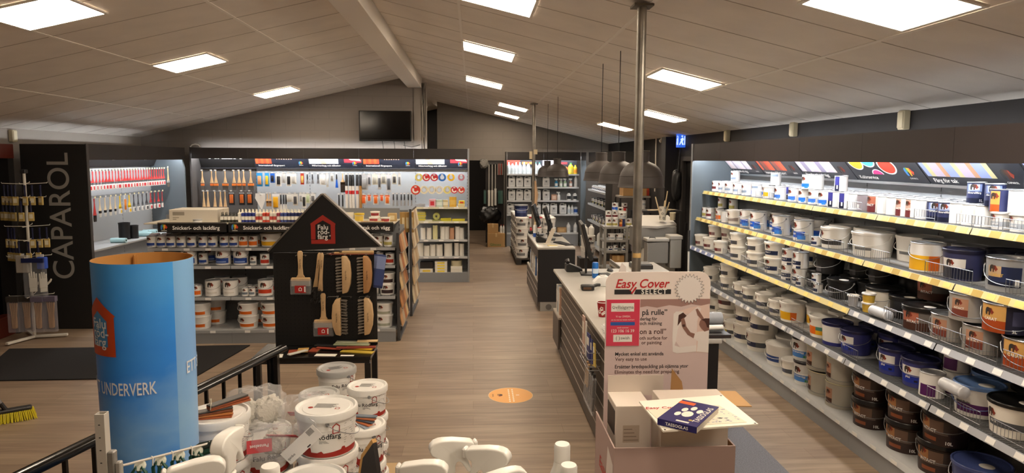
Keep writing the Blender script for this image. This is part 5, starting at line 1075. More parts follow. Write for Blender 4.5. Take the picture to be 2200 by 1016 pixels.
put(lambda: mk_jar(.055, .1, 'd8cfb0', 'd9b93a', 'e0c050'), 772, 7.9, 'cream jar with yellow lid on island top behind house roof'); put(lambda: mk_jar(.052, .06, 'e2dcd0', 'e6e2da', 'a83a38'), 803, 7.85, 'low white tub with red label on island top'); put(lambda: mk_jar(.052, .055, 'e2dcd0', 'e6e2da', '8f2a30'), 806, 7.98, 'white tub with dark red label raised behind the others', .06)
put(lambda: mk_box(.1, .1, .06, 'd8d2c4'), 806.5, 7.98, 'pale block carrying a red-labelled tub on island top').scale = (1, 1, .93)
put(lambda: mk_jar(.052, .055, 'e2dcd0', 'e6e2da', 'a83a38'), 828, 7.88, 'low white tub beside brown packs on island top'); put(lambda: mk_box(.1, .09, .09, 'b89a64', 'd8c9a0'), 843, 8.0, 'small brown pack on island top near its right corner')
t = thing('wood_sample', 'thin pale wooden strip lying on island top before the tubs', 'wood strip', (topx(800, 7.765), 7.768, GTOP + .0125)); obj('strip', MB().box(-.13, .13, -.012, .012, 0, .008), WOOD, t); obj('paper_label', MB().box(-.05, .02, -.0125, .0125, .0081, .009), PAPER, t)
t = thing('paper_card', 'white card propped on island top behind right roof edge', 'card', (topx(748, 7.9), 7.9, GTOP + .002)); obj('card', MB().box(-.06, .06, 0, .004, 0, .11, 0, rot('X', -12)), mat('d8d0bc', .7), t); obj('foot', MB().box(-.03, .03, .0, .05, 0, .004), mat('d8d0bc', .7), t)
SJ.done()

# ---- wood sample boards on the gable ends
def sample_board(x, y0, y1, z1, lab, tones):
    t = thing('wood_sample_board', lab, 'sample board', (x, y0, 0)); L = y1 - y0
    obj('upright', MB().box(-.012, .018, .0, .03, 0.02, z1 + .03), mat('4a4a4c', .4, .4), t)
    obj('board', MB().box(-.012, .0, .03, L, .12, z1), mat('55524e', .6), t)
    obj('foot_plate', MB().box(-.012, .02, .0301, L, 0.0, .03), mat('55575a', .5), t)
    for k in range(5):
        za = z1 - .02 - k * (z1 - .16) / 5; h = (z1 - .16) / 5 - .015
        n = 4
        for q in range(n):
            yy = .06 + q * (L - .1) / n
            c = tones[(k * 2 + q) % len(tones)]
            obj('wood_slat', MB().add([(.006, yy, za), (.006, yy + (L - .1) / n - .006, za), (.045, yy, za - h), (.045, yy + (L - .1) / n - .006, za - h), (.0, yy, za), (.0, yy + (L - .1) / n - .006, za), (.035, yy, za - h), (.035, yy + (L - .1) / n - .006, za - h)],
                                       [(0, 1, 3, 2), (4, 6, 7, 5), (0, 2, 6, 4), (1, 5, 7, 3), (0, 4, 5, 1), (2, 3, 7, 6)]), mat(c, .5, mottle=.12, mscale=20), t)
        b = MB(); z = za - h + .012; b.tube([(0.018, .02, z + .02), (.05, .04, z), (.055, L - .03, z), (.0, L - .01, z + .02)], .003, 6); obj('wire_rail', b, WIRE, t)
    return t
sample_board(-.868, 7.76, 8.62, 1.24, 'tall stand of warm brown wood samples on right end of island shelf', ['8f5a34', 'c09060', 'b9a488', 'a8683c', 'd0b080', '9a8468', 'b07848'])
# second island behind it, seen past the samples
t = thing('island_shelf', 'second island shelf behind the first one, end with tall wood samples', 'shelving', (-1.3, 9.0, 0))
obj('back_panel', MB().box(-.4, .39, .5, .512, 0, 1.4), mat('77797b', .55), t); obj('base_deck', MB().box(-.4, .39, 0, .499, 0, .17), mat('85888a', .5), t)
for z in (.5, .85, 1.12): obj('shelf', MB().box(-.4, .38, .02, .499, z - .025, z), SHELFG, t)
obj('price_strip', MB().box(-.4, .38, .01, .0199, 1.09, 1.125), mat('b9bbbd', .4), t)
obj('top_tray', MB().box(-.4, .385, .02, .49, 1.1201, 1.13).box(-.4, .385, .015, .02, 1.1201, 1.25), mat('8d8f92', .5), t)
def at2(px, y, z): return (xof(px, y, z + .05), y, z)
SJ = Series('from left', 'brown packs on the second island', lambda p: p.x)
for px in (858, 867, 876, 885):
    t = mk_box(.054, .06, .27, 'b08a4c', 'd8c8a0', 'paper_pack', 'pack'); t.location = at2(px, 9.1, 1.131); SJ.add(t, 'tall brown and cream pack', 'tray of second island')
SJ.done()
t = mk_can(K('tub', .09, .1, .12, mat('1c1c1e', .4), mat('2f9a3a', .4), bands=[(.02, .07, -1, 1, mat('4a4a4c', .5))]), 'tub'); t.location = at2(862, 9.14, .8505); t['label'] = 'black tub with bright green lid on second island shelf'
t = mk_can(K('tub', .09, .1, .14, lt, mat('3c3c3e', .4), bands=[(.02, .07, -1, 1, mat('6a5a4c', .5))]), 'tub'); t.location = at2(862, 9.14, .5005); t['label'] = 'dark-lidded white tub on lower shelf of second island'
sample_board(-.835, 9.0, 10.0, 1.42, 'taller rear stand of pale wood samples on the second island', ['c8b494', 'd6c6a6', 'b8a080', 'e0d2b4', 'a88a66', 'cdbb9c', 'c2a47a'])
# ================================================================ black house-shaped brush stand and its table
HYp = 5.3
m = lambda px, py: at(px, py, Y=HYp)
t = thing('display_table', 'low black table carrying the house-shaped brush stand', 'table', (-1.2, 5.17, 0)); TZ = .645
obj('table_top', MB().box(-.44, .435, -.2, .2, TZ - .025, TZ), mat('141313', .25), t, .002)
obj('edge_frame', MB().box(-.43, .425, -.19, .19, TZ - .05, TZ - .0251), mat('191818', .4), t)
for x in (-.4, .41):
    for y in (-.17, .17): obj('leg', MB().box(x - .022, x + .022, y - .022, y + .022, 0, TZ - .0501), mat('161515', .4), t, .003)
t = thing('brush_display', 'black house-shaped pegboard stand with red house emblem and gable roof', 'display stand', (-1.157, HYp, TZ)); ox, oz = -1.157, TZ
L2 = lambda px, py: (m(px, py).x - ox, m(px, py).z - oz)
body = [(-.397, .001), (.398, .001), (.398, .74), (-.397, .74)]
obj('pegboard', MB().prism(body, 0, .018), mat('121111', .55), t, .002)
ap, er, el = L2(693, 418), L2(817, 529), L2(578, 541)
obj('roof_front', MB().prism([(el[0], el[1]), (er[0], er[1]), (ap[0], ap[1])], -.02, -.0005), mat('121111', .5), t, .002)
for a, b_ in ((el, ap), (ap, er)):
    d = Vector((b_[0] - a[0], 0, b_[1] - a[1])).normalized(); nn = Vector((-d.z, 0, d.x)) * .012
    obj('roof_panel', MB().prism([(a[0], a[1]), (b_[0], b_[1]), (b_[0] + nn.x, b_[1] + nn.z), (a[0] + nn.x, a[1] + nn.z)], -.022, .05), mat('77716a', .4, .3), t)
b = MB()
for ix in range(24):
    for iz in range(20):
        x, z = -.37 + ix * .032, .08 + iz * .032; b.add([(x - .003, -.0006, z - .003), (x + .003, -.0006, z - .003), (x + .003, -.0006, z + .003), (x - .003, -.0006, z + .003)], [(0, 1, 2, 3)])
o = obj('peg_holes', b, mat('060606', .8), t)
b = MB(); lx, lz = L2(696, 523); b.flat(shift2(house_ring(.185, .225, .034), lx, lz), .021, 0); b.flat(rect2(lx - .092, lx - .04, lz + .031, lz + .034), .0214, 1)
for k, s_ in enumerate(('Falu', 'r\u00f6d-', 'f\u00e4rg')): b.flat(shift2(text2d(s_, .052, .014, align='LEFT'), lx - .043, lz + .128 - k * .037), .0214, 2)
b.flat(shift2(text2d('\u00ae', .016, .01), lx + .052, lz + .062), .0214, 2)
obj('house_emblem', b, [FALU, BLACK, TXT], t)
SH = Series('from left', None, lambda p: p.x)
def hook_on(px, py, w=.04):
    x, z = L2(px, py); b = MB(); b.tube([(x - w, -.03, z - .002), (x - w, -.001, z), (x + w, -.001, z), (x + w, -.05, z), (x + w, -.055, z + .012)], .0028, 6); obj('peg_hook', b, STEEL, t)
for h in ((648, 548), (703, 546), (716, 637), (744, 546), (783, 545), (745, 637), (784, 637)): hook_on(*h)
WB = mat('cfae82', .45, mottle=.08, mscale=18); TXB = mat('4a3626', .6)
def flat_brush(px, py, lab):
    p = m(px, py); q = thing('flat_brush', lab, 'paint brush', (p.x, HYp - .05, p.z))
    prof = [(-.035, -.21), (-.02, -.185), (-.016, -.12), (-.019, -.05), (-.02, -.015), (-.012, 0), (.012, 0), (.02, -.015), (.019, -.05), (.016, -.12), (.02, -.185), (.035, -.21)]
    obj('handle', MB().prism(prof, -.009, .009), WB, q, .005, seg=2); b = MB(); b.flat(text2d('\u25a1 Falu Rödfärg', .016, .01, rotdeg=-88), .0, 0); o = obj('handle_print', MB().flat(shift2(text2d('Falu R\u00f6df\u00e4rg', .014, .01, rotdeg=-90), 0, -.1), .0098, 0), TXB, q)
    obj('head', MB().box(-.072, .072, -.017, .017, -.235, -.209), WB, q, .006, seg=2)
    obj('ferrule', MB().box(-.07, .07, -.016, .016, -.275, -.234), mat('c9c6bf', .3, .6), q, .002)
    obj('bristles', MB().box(-.068, .068, -.014, .014, -.335, -.274), mat('3a3532', .8), q, .004)
    obj('wrapper', MB().box(-.078, .078, -.022, .022, -.34, -.222), bag('e9ecef', .18), q, .006)
    b = MB().box(-.042, .042, -.0236, -.0225, -.325, -.268, 0); b.flat(shift2(house_ring(.024, .03, .005), 0, -.31), .0242, 1).flat(rect2(.03, .04, -.318, -.275), .0242, 1); obj('label', b, [RED, TXT], q)
flat_brush(648, 537, 'flat wooden brush in clear wrap, upper left on house stand')
flat_brush(697, 627, 'flat wooden brush in clear wrap, lower middle on house stand')
p = m(692, 541); q = thing('radiator_brush', 'pair of long angled wooden brushes hanging in the middle of house stand', 'paint brush', (p.x, HYp - .045, p.z))
for k, (dx, a) in enumerate(((-.012, 8), (.012, 4))):
    M = tr(dx, .012 - .02 * k, 0) @ rot('Y', a); M2 = M
    obj('handle', MB().prism([(-.02, -.3), (-.013, -.2), (-.012, -.1), (-.014, -.02), (-.006, 0), (.006, 0), (.014, -.02), (.012, -.1), (.013, -.2), (.02, -.3)], -.007, .007, 0, M), WB, q, .004, seg=2)
    obj('handle_print', MB().flat(shift2(text2d('Falu R\u00f6df\u00e4rg', .013, .01, rotdeg=-90), 0, -.09), .0078, 0, M), TXB, q)
b = MB()
for k in range(90):
    x, z = RN.uniform(-.075, .01), RN.uniform(-.37, -.27); b.tube([(x, RN.uniform(-.02, .02), z), (x - .012 + RN.uniform(-.01, .01), RN.uniform(-.03, .0), z - RN.uniform(.02, .04))], .002, 3)
o = obj('bristles', b, mat('1d1917', .8), q); obj('bristle_core', MB().box(-.08, .005, -.01, .02, -.38, -.27), mat('1a1715', .9), q, .015)
def scrub(px, py, side, lab, wc):
    """px,py top of block; side -1 bristles left, 1 right"""
    p = m(px, py); q = thing('scrub_brush', lab, 'brush', (p.x, HYp - .06, p.z)); s = -side
    blk = [(0, 0), (s * .035, -.005), (s * .06, -.05), (s * .068, -.14), (s * .062, -.22), (s * .04, -.285), (0, -.295)]
    if s < 0: blk = blk[::-1]
    obj('block', MB().prism(blk[::-1], -.028, .028), wc, q, .006, seg=2)
    o = obj('block_print', MB().flat(shift2(text2d('Falu R\u00f6df\u00e4rg', .014, .01, rotdeg=-88), s * .03, -.15), .0288, 0), TXB, q)
    b = MB()
    for i in range(12):
        for j in range(3):
            z = -.015 - i * .0235; y = -.018 + j * .017
            for k in range(5):
                b.tube([(-s * .0, y, z), (-s * .046 + RN.uniform(-.004, .004), y + RN.uniform(-.006, .006), z - .006 + RN.uniform(-.007, .007))], [.0028, .0022], 4)
    obj('bristles', b, mat('8f867b' if side < 0 else '7a7268', .8), q)
    obj('loop', MB().tube([(s * .02, 0, -.002), (s * .015, 0, .018), (s * .03, 0, .018), (s * .025, 0, -.002)], .0018, 5), mat('8f8a80', .7), q)
scrub(738, 547, -1, 'scrub brush hanging upper row of house stand, left of two', WB)
scrub(783, 547, -1, 'scrub brush hanging upper row of house stand, right of two, reddish wood', mat('bd8d5c', .45, mottle=.08, mscale=18))
scrub(735, 637, 1, 'scrub brush with bristles facing right, lower row of house stand', WB)
scrub(785, 636, -1, 'scrub brush with bristles facing left, lower right of house stand', WB)
for k, (dz, dx, c) in enumerate(((0, 0, '8a4a38'), (.009, .02, 'c9a06a'), (.018, .05, 'd8b887'))):
    p = m(757, 546); q = thing('wood_sample', ['reddish thin wood strip lying on hooks under the roof, lowest', 'tan thin wood strip lying on hooks under the roof, middle', 'pale thin wood strip lying on hooks under roof, topmost'][k], 'wood strip', (p.x + dx, HYp - .04, p.z + .004 + dz))
    obj('strip', MB().box(-.19 + dx, .17 - dx, -.018, .018, 0, .0085), mat(c, .5, mottle=.1), q); obj('end_mark', MB().box(-.19 + dx, -.17 + dx, -.0182, .0182, -.0001, .0086), mat('4a3a2c', .6), q)
p = m(815, 545); q = thing('brochure_bundle', 'fan of blue brochures hanging at right edge of house stand', 'brochure', (p.x, HYp - .06, p.z))
for k in range(5):
    M = tr(.008 * k, -.012 * k + .03, 0) @ rot('Y', 3 + k * 1.3)
    obj('brochure', MB().box(-.035, .035, -.002, .002, -.26, 0, 0, M).box(-.034, .034, -.003, -.0021, -.11, -.01, 1, M).box(-.034, .034, -.003, -.0021, -.26, -.24, 2, M), [mat('3f4f86', .4), mat('8fa0d0', .4), mat('2a3360', .4)], q)
obj('ring', MB().tube([(math.cos(a) * .012, .01, .012 + math.sin(a) * .012) for a in [i * PI / 5 for i in range(10)]], .0015, 5, closed=True), STEEL, q)
# samples on the table
SW = Series('from left', 'painted wood samples on the black table', lambda p: p.x)
def slip(px, py, c, L, w, ang, nm, dz=.0, th=.008, tilt=0):
    p = at(px, py, Z=TZ); q = thing('wood_sample', '', 'wood sample', (p.x, p.y, TZ + .0006 + dz), math.radians(ang))
    obj('strip', MB().box(-L / 2, L / 2, -w / 2, w / 2, 0, th, 0, rot('Y', tilt)), mat(c, .5, mottle=.08), q, .001); obj('end_grain', MB().box(L / 2 + .0001, L / 2 + .0006, -w / 2, w / 2, 0, th, 0, rot('Y', tilt)), mat('8a6a48', .7), q); SW.add(q, nm)
slip(633, 757, '8f3f26', .09, .1, 10, 'rust red wood sample chip on black table'); slip(651, 756, 'c09a54', .08, .11, 8, 'tan wood sample chip on black table', .0085)
slip(640, 763, 'ccc8bf', .16, .035, 48, 'grey-white slip leaning over table edge', .0172); slip(676, 753, '96452c', .07, .1, -8, 'second rust red chip beside dark slats on table')
slip(706, 752, '8f3b26', .2, .035, -14, 'long rust red slat on black table', .0086); slip(712, 748, '1e1c1c', .26, .05, -12, 'long black slat on black table', .0172)
slip(768, 757, 'b59a34', .26, .06, -14, 'olive yellow slat lowest in right pile'); slip(774, 752, 'd8a91e', .2, .05, -13, 'bright yellow slat in right pile', .0085); slip(765, 752, '7a2f22', .3, .05, 3, 'dark red slat in right pile', .017)
slip(756, 748, '8f9676', .28, .05, -6, 'sage green slat in right pile', .0255); slip(758, 745, 'c9cbb0', .26, .045, -5, 'pale green-white slat in right pile', .034); slip(790, 745, 'e0c290', .16, .05, 2, 'pale pine slat at top of right pile', .0425)
slip(700, 763, 'ebe6da', .16, .06, -4, 'white paper strip lying front of table', 0, .002); slip(746, 764, 'e8e4d8', .1, .03, -3, 'small white paper strip at table front', 0, .002); slip(600, 765, 'dcd8ce', .05, .09, 10, 'white paper slip at left end of table', 0, .002)
SW.done()

# ================================================================ blue cardboard display column
def sky_print(pale_mix=None):
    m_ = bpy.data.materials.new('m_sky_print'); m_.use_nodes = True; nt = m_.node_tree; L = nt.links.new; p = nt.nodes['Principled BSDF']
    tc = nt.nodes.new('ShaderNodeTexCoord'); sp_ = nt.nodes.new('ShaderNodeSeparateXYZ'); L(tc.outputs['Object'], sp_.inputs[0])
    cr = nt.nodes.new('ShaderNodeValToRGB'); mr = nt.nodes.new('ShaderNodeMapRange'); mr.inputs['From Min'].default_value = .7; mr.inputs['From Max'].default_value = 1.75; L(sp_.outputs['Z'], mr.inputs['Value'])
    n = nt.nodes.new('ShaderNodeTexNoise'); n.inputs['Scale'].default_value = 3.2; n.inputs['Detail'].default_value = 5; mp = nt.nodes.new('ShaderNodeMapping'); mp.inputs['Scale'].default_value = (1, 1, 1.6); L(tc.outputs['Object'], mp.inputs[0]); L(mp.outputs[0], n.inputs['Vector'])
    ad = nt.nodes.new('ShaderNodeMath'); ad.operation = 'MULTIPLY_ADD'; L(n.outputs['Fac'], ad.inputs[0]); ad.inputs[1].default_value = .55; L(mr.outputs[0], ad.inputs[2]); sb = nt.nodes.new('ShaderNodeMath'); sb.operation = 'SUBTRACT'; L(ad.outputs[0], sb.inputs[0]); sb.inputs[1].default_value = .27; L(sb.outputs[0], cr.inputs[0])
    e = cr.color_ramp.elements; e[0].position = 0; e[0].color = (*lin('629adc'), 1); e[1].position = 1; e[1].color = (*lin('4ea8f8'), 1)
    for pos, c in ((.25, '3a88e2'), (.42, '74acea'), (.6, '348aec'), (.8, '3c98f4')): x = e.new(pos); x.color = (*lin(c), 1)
    mx = nt.nodes.new('ShaderNodeMix'); mx.data_type = 'RGBA'; mx.inputs[0].default_value = .6 if pale_mix else 0; mx.inputs[7].default_value = (*lin(pale_mix or 'ffffff'), 1)
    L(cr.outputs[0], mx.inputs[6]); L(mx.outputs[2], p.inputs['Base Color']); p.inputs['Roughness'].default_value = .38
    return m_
tx_, ty_ = -1.245, 2.6; TH = 1.742
t = thing('display_column', 'tall blue cardboard column with red house emblem and white lettering', 'display column', (tx_, ty_, 0))
def sect(a): r = .174 * (1 + .035 * max(0, math.cos(1.5 * ((a + PI) % (2 * PI) - PI - 1.05))) ** 6); return r
b = MB(); N = 64; vs = []
for z, f in ((0, .9), (.6, .935), (1.2, .972), (TH, 1.0)):
    for i in range(N): a = 2 * PI * i / N; vs.append((sect(a) * f * math.sin(a), -sect(a) * f * math.cos(a) * .93, z))
b.add(vs, [(j * N + i, j * N + (i + 1) % N, (j + 1) * N + (i + 1) % N, (j + 1) * N + i) for j in range(3) for i in range(N)])
b.m = [1 if 1.0 < 2 * PI * (i + .5) / N < 2.7 else 0 for j in range(3) for i in range(N)]  # faces on the right take the paler mix of the print
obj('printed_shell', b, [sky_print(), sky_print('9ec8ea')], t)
b = MB(); vs = []
for z, f in ((.02, .885), (TH, .985)):
    for i in range(N): a = 2 * PI * i / N; vs.append((sect(a) * f * math.sin(a), -sect(a) * f * math.cos(a) * .93, z))
for i in range(N): a = 2 * PI * i / N; vs.append((sect(a) * math.sin(a), -sect(a) * math.cos(a) * .93, TH + .0002))
b.add(vs, [(i, N + i, N + (i + 1) % N, (i + 1) % N) for i in range(N)] + [(N + i, 2 * N + i, 2 * N + (i + 1) % N, N + (i + 1) % N) for i in range(N)]); obj('kraft_lining', b, mat('c08a48', .75), t)
b = MB(); b.box(-.002, .002, -.02, .06, 1.2, TH - .005, 0, tr(-.09, .135, 0)); obj('lining_fold', b, mat('b27c3c', .75), t)
rad = lambda z: .19 * (.9 + .1 * z / TH) * 1.0
class _W(MB):
    def w2(s, t2, a0, z0, mi, off):
        vs = []
        for x, z in t2[0]:
            a = a0 + x / .17; r = sect(a) * (.9 + .1 * (z0 + z) / TH) + off; vs.append((r * math.sin(a), -r * math.cos(a) * .93 - off * .5 * math.cos(a), z0 + z))
        return s.add(vs, t2[1], mi)
def fine(t2, step=.012):                    # cut a flat print into narrow strips so that it follows the curve
    bm = bmesh.new(); vv = [bm.verts.new((x, z, 0)) for x, z in t2[0]]
    for f in t2[1]:
        try: bm.faces.new([vv[i] for i in f])
        except ValueError: pass
    x0, x1 = min(x for x, z in t2[0]), max(x for x, z in t2[0]); x = x0 + step
    while x < x1:
        bmesh.ops.bisect_plane(bm, geom=bm.verts[:] + bm.edges[:] + bm.faces[:], plane_co=(x, 0, 0), plane_no=(1, 0, 0)); x += step
    bm.verts.index_update(); r = ([(v.co.x, v.co.y) for v in bm.verts], [tuple(v.index for v in f.verts) for f in bm.faces]); bm.free(); return r
b = _W(); A0 = -.64
pent = poly2([(-.056, .0), (.056, .0), (.056, .135), (0, .175), (-.056, .135)]); inner = poly2([(-.033, .032), (.033, .032), (.033, .112), (0, .137), (-.033, .112)])
pent = poly2([(-.075, 0), (.075, 0), (.075, .145), (.08, .15), (0, .215), (-.08, .15), (-.075, .145)]); inner = poly2([(-.045, .035), (.045, .035), (.045, .13), (0, .165), (-.045, .13)])
b.w2(fine(pent), A0, 1.405, 0, .0026); b.w2(fine(inner), A0, 1.405, 1, .0032)
for k, s_ in enumerate(('Falu', 'r\u00f6d-', 'f\u00e4rg')): b.w2(fine(shift2(text2d(s_, .05, .012, align='LEFT'), -.037, .118 - k * .034), .008), A0, 1.405, 2, .0038)
b.w2(fine(text2d('ETT SVART UNDERVERK', .066, .01, align='RIGHT', wfac=.56), .01), .56, 1.283, 2, .003)
b.w2(fine(text2d('ETT SVART UNDERVERK', .066, .01, align='LEFT', wfac=.66), .01), 1.22, 1.33, 2, .003)
obj('print', b, [mat('c4491f', .45), mat('3f8cc8', .4), mat('e4e9ee', .5)], t)

# ================================================================ hand rail
ra, rb = Vector((-1.19, 4.1, .95)), Vector((-1.80, 2.02, .95)); dv = (rb - ra).normalized()
t = thing('handrail', 'glossy black metal handrail with thin balusters running beside the blue column', 'railing', (ra.x, ra.y, 0)); gl = mat('0d0d0e', .18)
b = MB(); pr_ = [(-.032, -.012), (.032, -.012), (.034, .0), (.024, .016), (0, .022), (-.024, .016), (-.034, .0)]
M = Matrix.Translation((0, 0, .95)) @ Vector((0, -1, 0)).rotation_difference(dv).to_matrix().to_4x4()
L = (rb - ra).length; b.prism(pr_, -L, .06, 0, M); obj('top_rail', b, gl, t, .003)
obj('bottom_rail', MB().box(-.015, .015, -L, 0, -.83, -.8, 0, M), gl, t)
for k in range(16):
    s = .1 + k * .14
    if s < L - .02:
        p = dv * s; obj('baluster', MB().box(p.x - .008, p.x + .008, p.y - .008, p.y + .008, .1499, .939), gl, t)
for s in (.04, L - .1): p = dv * s; obj('newel', MB().box(p.x - .024, p.x + .024, p.y - .024, p.y + .024, 0, .9385), gl, t)

# ================================================================ red-paint tubs stacked in front
def mk_falu(r, h, big=True, lidc='ecebe6', txt=True):
    t = thing('paint_tub', '', 'paint tub'); r1 = r * .9; rad = lambda z: r1 + (r - r1) * z / h; zt = h - .03
    w_ = mat('e9e7e2', .35)
    obj('body', MB().lathe([(0, .004), (r1 - .004, .004), (r1, 0), (rad(h * .62), h * .62), (rad(h * .62) + .002, h * .63), (r - .003, zt)], 40), w_, t)
    obj('lid', MB().lathe([(r - .002, h - .034), (r + .006, h - .034), (r + .007, h - .008), (r + .003, h), (r - .006, h + .001), (r - .014, h - .009), (r * .8, h - .009), (r * .78, h - .006), (0, h - .006)], 40), mat(lidc, .3), t)
    ms = [FALU, TXTD, mat('8e8c8a', .6), mat('d8d5cf', .6)]; b = MB(); hh = h * .36
    sil = [(-1.9, .3), (-1.5, .42), (-1.42, .55), (-1.35, .42), (-1.0, .4), (-.8, .75), (-.62, 1.0), (-.5, 1.02), (-.45, .8), (-.3, .78), (-.28, .42), (-.05, .4), (.1, .55), (.18, .35), (.5, .42), (.8, .5), (.85, .7), (.95, .7), (1.0, .48), (1.4, .5), (1.9, .3)]
    sil = [(a0_ + (a1_ - a0_) * j / 4, f0 + (f1 - f0) * j / 4) for (a0_, f0), (a1_, f1) in zip(sil, sil[1:]) for j in range(4)] + [sil[-1]]
    n = len(sil); vs = []
    for a, f in sil:
        for z in (.006, .006 + hh * f * .75): rr = rad(z) + .0014; vs.append((rr * math.sin(a), -rr * math.cos(a), z))
    b.add(vs, [(2 * i, 2 * i + 2, 2 * i + 3, 2 * i + 1) for i in range(n - 1)], 0)
    if txt: b.wrap(text2d('Falu R\u00f6df\u00e4rg', h * .17, .014), rad, .12, h * .5, 1, off=.0016)
    b.wrap(house_ring(h * .17, h * .24, h * .022), rad, .62, h * .56, 0, off=.0016)
    for q in range(9): b.wrap(rect2(-.03, .03 - (q % 3) * .006, -.0012, .0012), rad, 1.15, h * (.3 + q * .055), 2, off=.0016)
    for q in range(3): b.wrap(rect2(-.022, .022 - q * .006, -.001, .001), rad, .2, h * (.36 + q * .025), 2, off=.0016)
    obj('label', b, ms, t)
    b = MB(); M = tr(0, 0, h - .0055) @ rot('X', -90)
    for q in range(6): b.flat(shift2(rect2(-.055 * r / .14, .05 * r / .14 - (q % 3) * .01, -.0022, .0022), 0, .03 - q * .0095), .0002, 0, M)
    b.flat(shift2(house_ring(.022, .026, .004), .06 * r / .14, -.035), .0002, 1, M); b.lathe([(0, 0), (.012, 0)], 12, 1, tr(-.07 * r / .14, -.02, h - .0054))
    obj('lid_print', b, [mat('5c5a5a', .6), FALU], t)
    za = h * .8; pts = [((r + .012) * math.sin(u), -(r + .012) * math.cos(u), za - .09 * h / .21 * math.cos(u) ** .8 if abs(u) < PI / 2 - .01 else za) for u in [(-PI / 2 + PI * i / 16) for i in range(17)]]
    b = MB().tube(pts, .002, 6)
    for s in (-1, 1): b.lathe([(0, 0), (.009, 0), (.009, .013), (0, .013)], 10, 0, tr(s * (r - .004), 0, za) @ rot('Y', 90 * s))
    obj('bail', b, WIRE, t).rotation_euler = (0, 0, 1.9)
    return t
pal = thing('pallet', 'low wooden pallet under the stacked red-paint tubs', 'pallet', (-.93, 3.4, 0))
for x in (-.42, 0, .42): obj('runner', MB().box(x - .05, x + .05, -.55, .55, 0, .078), mat('a58a64', .7, mottle=.15), pal)
for k in range(7): obj('deck_board', MB().box(-.48, .48, -.55 + k * .163, -.55 + k * .163 + .12, .0781, .1), mat('b0946c', .7, mottle=.15), pal)
BH, SHh = .21, .17
SF = Series('', None, lambda p: 0)
def stack(x, y, n, r, h, key, base, names, rzs, lidc='ecebe6'):
    for k in range(n):
        o = place(('falu', key), lambda: mk_falu(r, h, lidc=lidc), (x, y, base + k * (h + .0015)), names[k], 'stacked white red-paint tubs', rzs[k % len(rzs)])
    return base + n * (h + .0015)
def nm(desc, n): return [('%s tub from bottom of the %s' % (ORD[k + 1], desc)) if k < n - 1 else 'topmost tub of the ' + desc for k in range(n)]
stack(-1.185, 3.1, 4, .14, BH, 'big', .1015, nm('big tub stack right beside the blue column', 4), (.4, .2, .5, .3)); stack(-1.085, 3.42, 3, .14, BH, 'big', .1015, nm('big tub stack partly hidden under clear glove bags', 3), (.5, .2))
stack(-.70, 3.17, 4, .14, BH, 'big', .1015, nm('big tub stack nearest the aisle, long tag against it', 4), (-.35, .1, .2, -.1)); stack(-.83, 3.47, 3, .1, BH, 'mid', .1015, nm('slim tub stack between the two big stacks', 3), (.2, .5))
stack(-.70, 2.868, 3, .14, BH, 'big', .1015, nm('big tub stack cut by bottom frame edge', 3), (.1,))
stack(-.612, 3.84, 4, .11, SHh, 'small', .1315, nm('small tub stack by the aisle, farthest right', 4), (.3, .6, .2, -.1)); stack(-.575, 3.47, 3, .108, .2, 'five', .1315, nm('small tub stack carrying wood samples by aisle', 3), (.1, .6, .3))
stack(-.835, 4.08, 4, .113, .178, 'gl', .1315, nm('grey-lidded tub stack at the back', 4), (.2, .5), 'a8a8a6'); stack(-.86, 3.72, 4, .105, .17, 'gl2', .1315, nm('grey-lidded tub stack behind clear bags', 4), (.4, .1), 'bdbdba')
obj('riser', MB().box(-.1, .44, .2, .9, .1001, .1295).box(.25, .44, -.06, .2, .1001, .1295), mat('b0946c', .7), pal)
# wood samples with string on the tubs
def chips(x, y, z, cols, lab, ang, L=.16, fan=9, w=.045, string=True):
    q = thing('wood_sample_fan', lab, 'wood samples', (x, y, z), math.radians(ang))
    for k, c in enumerate(cols): obj('sample_strip', MB().box(-L / 2, L / 2, -w / 2, w / 2, k * .0085 + .0004, k * .0085 + .0075, 0, tr(-.05, 0, 0) @ rot('Z', (k - len(cols) / 2) * fan) @ tr(.05, 0, 0)), mat(c, .5, mottle=.1, mscale=20), q, .001)
    if string: obj('string', MB().tube([(-L * .4, 0, .004), (-L * .44, .01, .05), (-L * .5, -.02, .06), (-L * .55, -.03, .03), (-L * .5, -.01, .004)], .002, 6), mat('d8cfb8', .8), q)
zt = .1 + 4 * (BH + .0015)
chips(-1.2, 3.06, zt - .0055, ['a5562c', 'b8743c', '7c4424', '55504c'], 'fan of grey and brown wood samples lying on tub beside blue column', 24, .19, 7); chips(-1.14, 3.12, zt + .029, ['a2542e', '8f4a2a', '4b4744'], 'second grey and rust sample bunch atop the first one', 52, .19, 5)
chips(-.575, 3.47, .13 + 3 * .2015 - .0055, ['8f9aa8', 'b8683c', '3c4654', 'b06a44', '6a7480'], 'small fan of blue and orange wood samples on right tub', -25, .13, 10, .03, False)
t = thing('wood_plank_sample', 'dark board with pale pine edge leaning against right tub stack', 'board', (-.56, 2.98, .115)); M = tr(0, 0, .0) @ rot('Y', 9) @ rot('Z', -40)
obj('board', MB().prism([(-.05, 0), (.05, 0), (.05, .62), (.0, .73), (-.05, .64)], -.012, .012, 0, M), mat('2f2b2a', .6), t); obj('pine_edge', MB().prism([(-.064, 0), (-.0505, 0), (-.0505, .641), (-.0, .732), (-.012, .745), (-.064, .65)], -.012, .012, 0, M), mat('c99a58', .6), t)
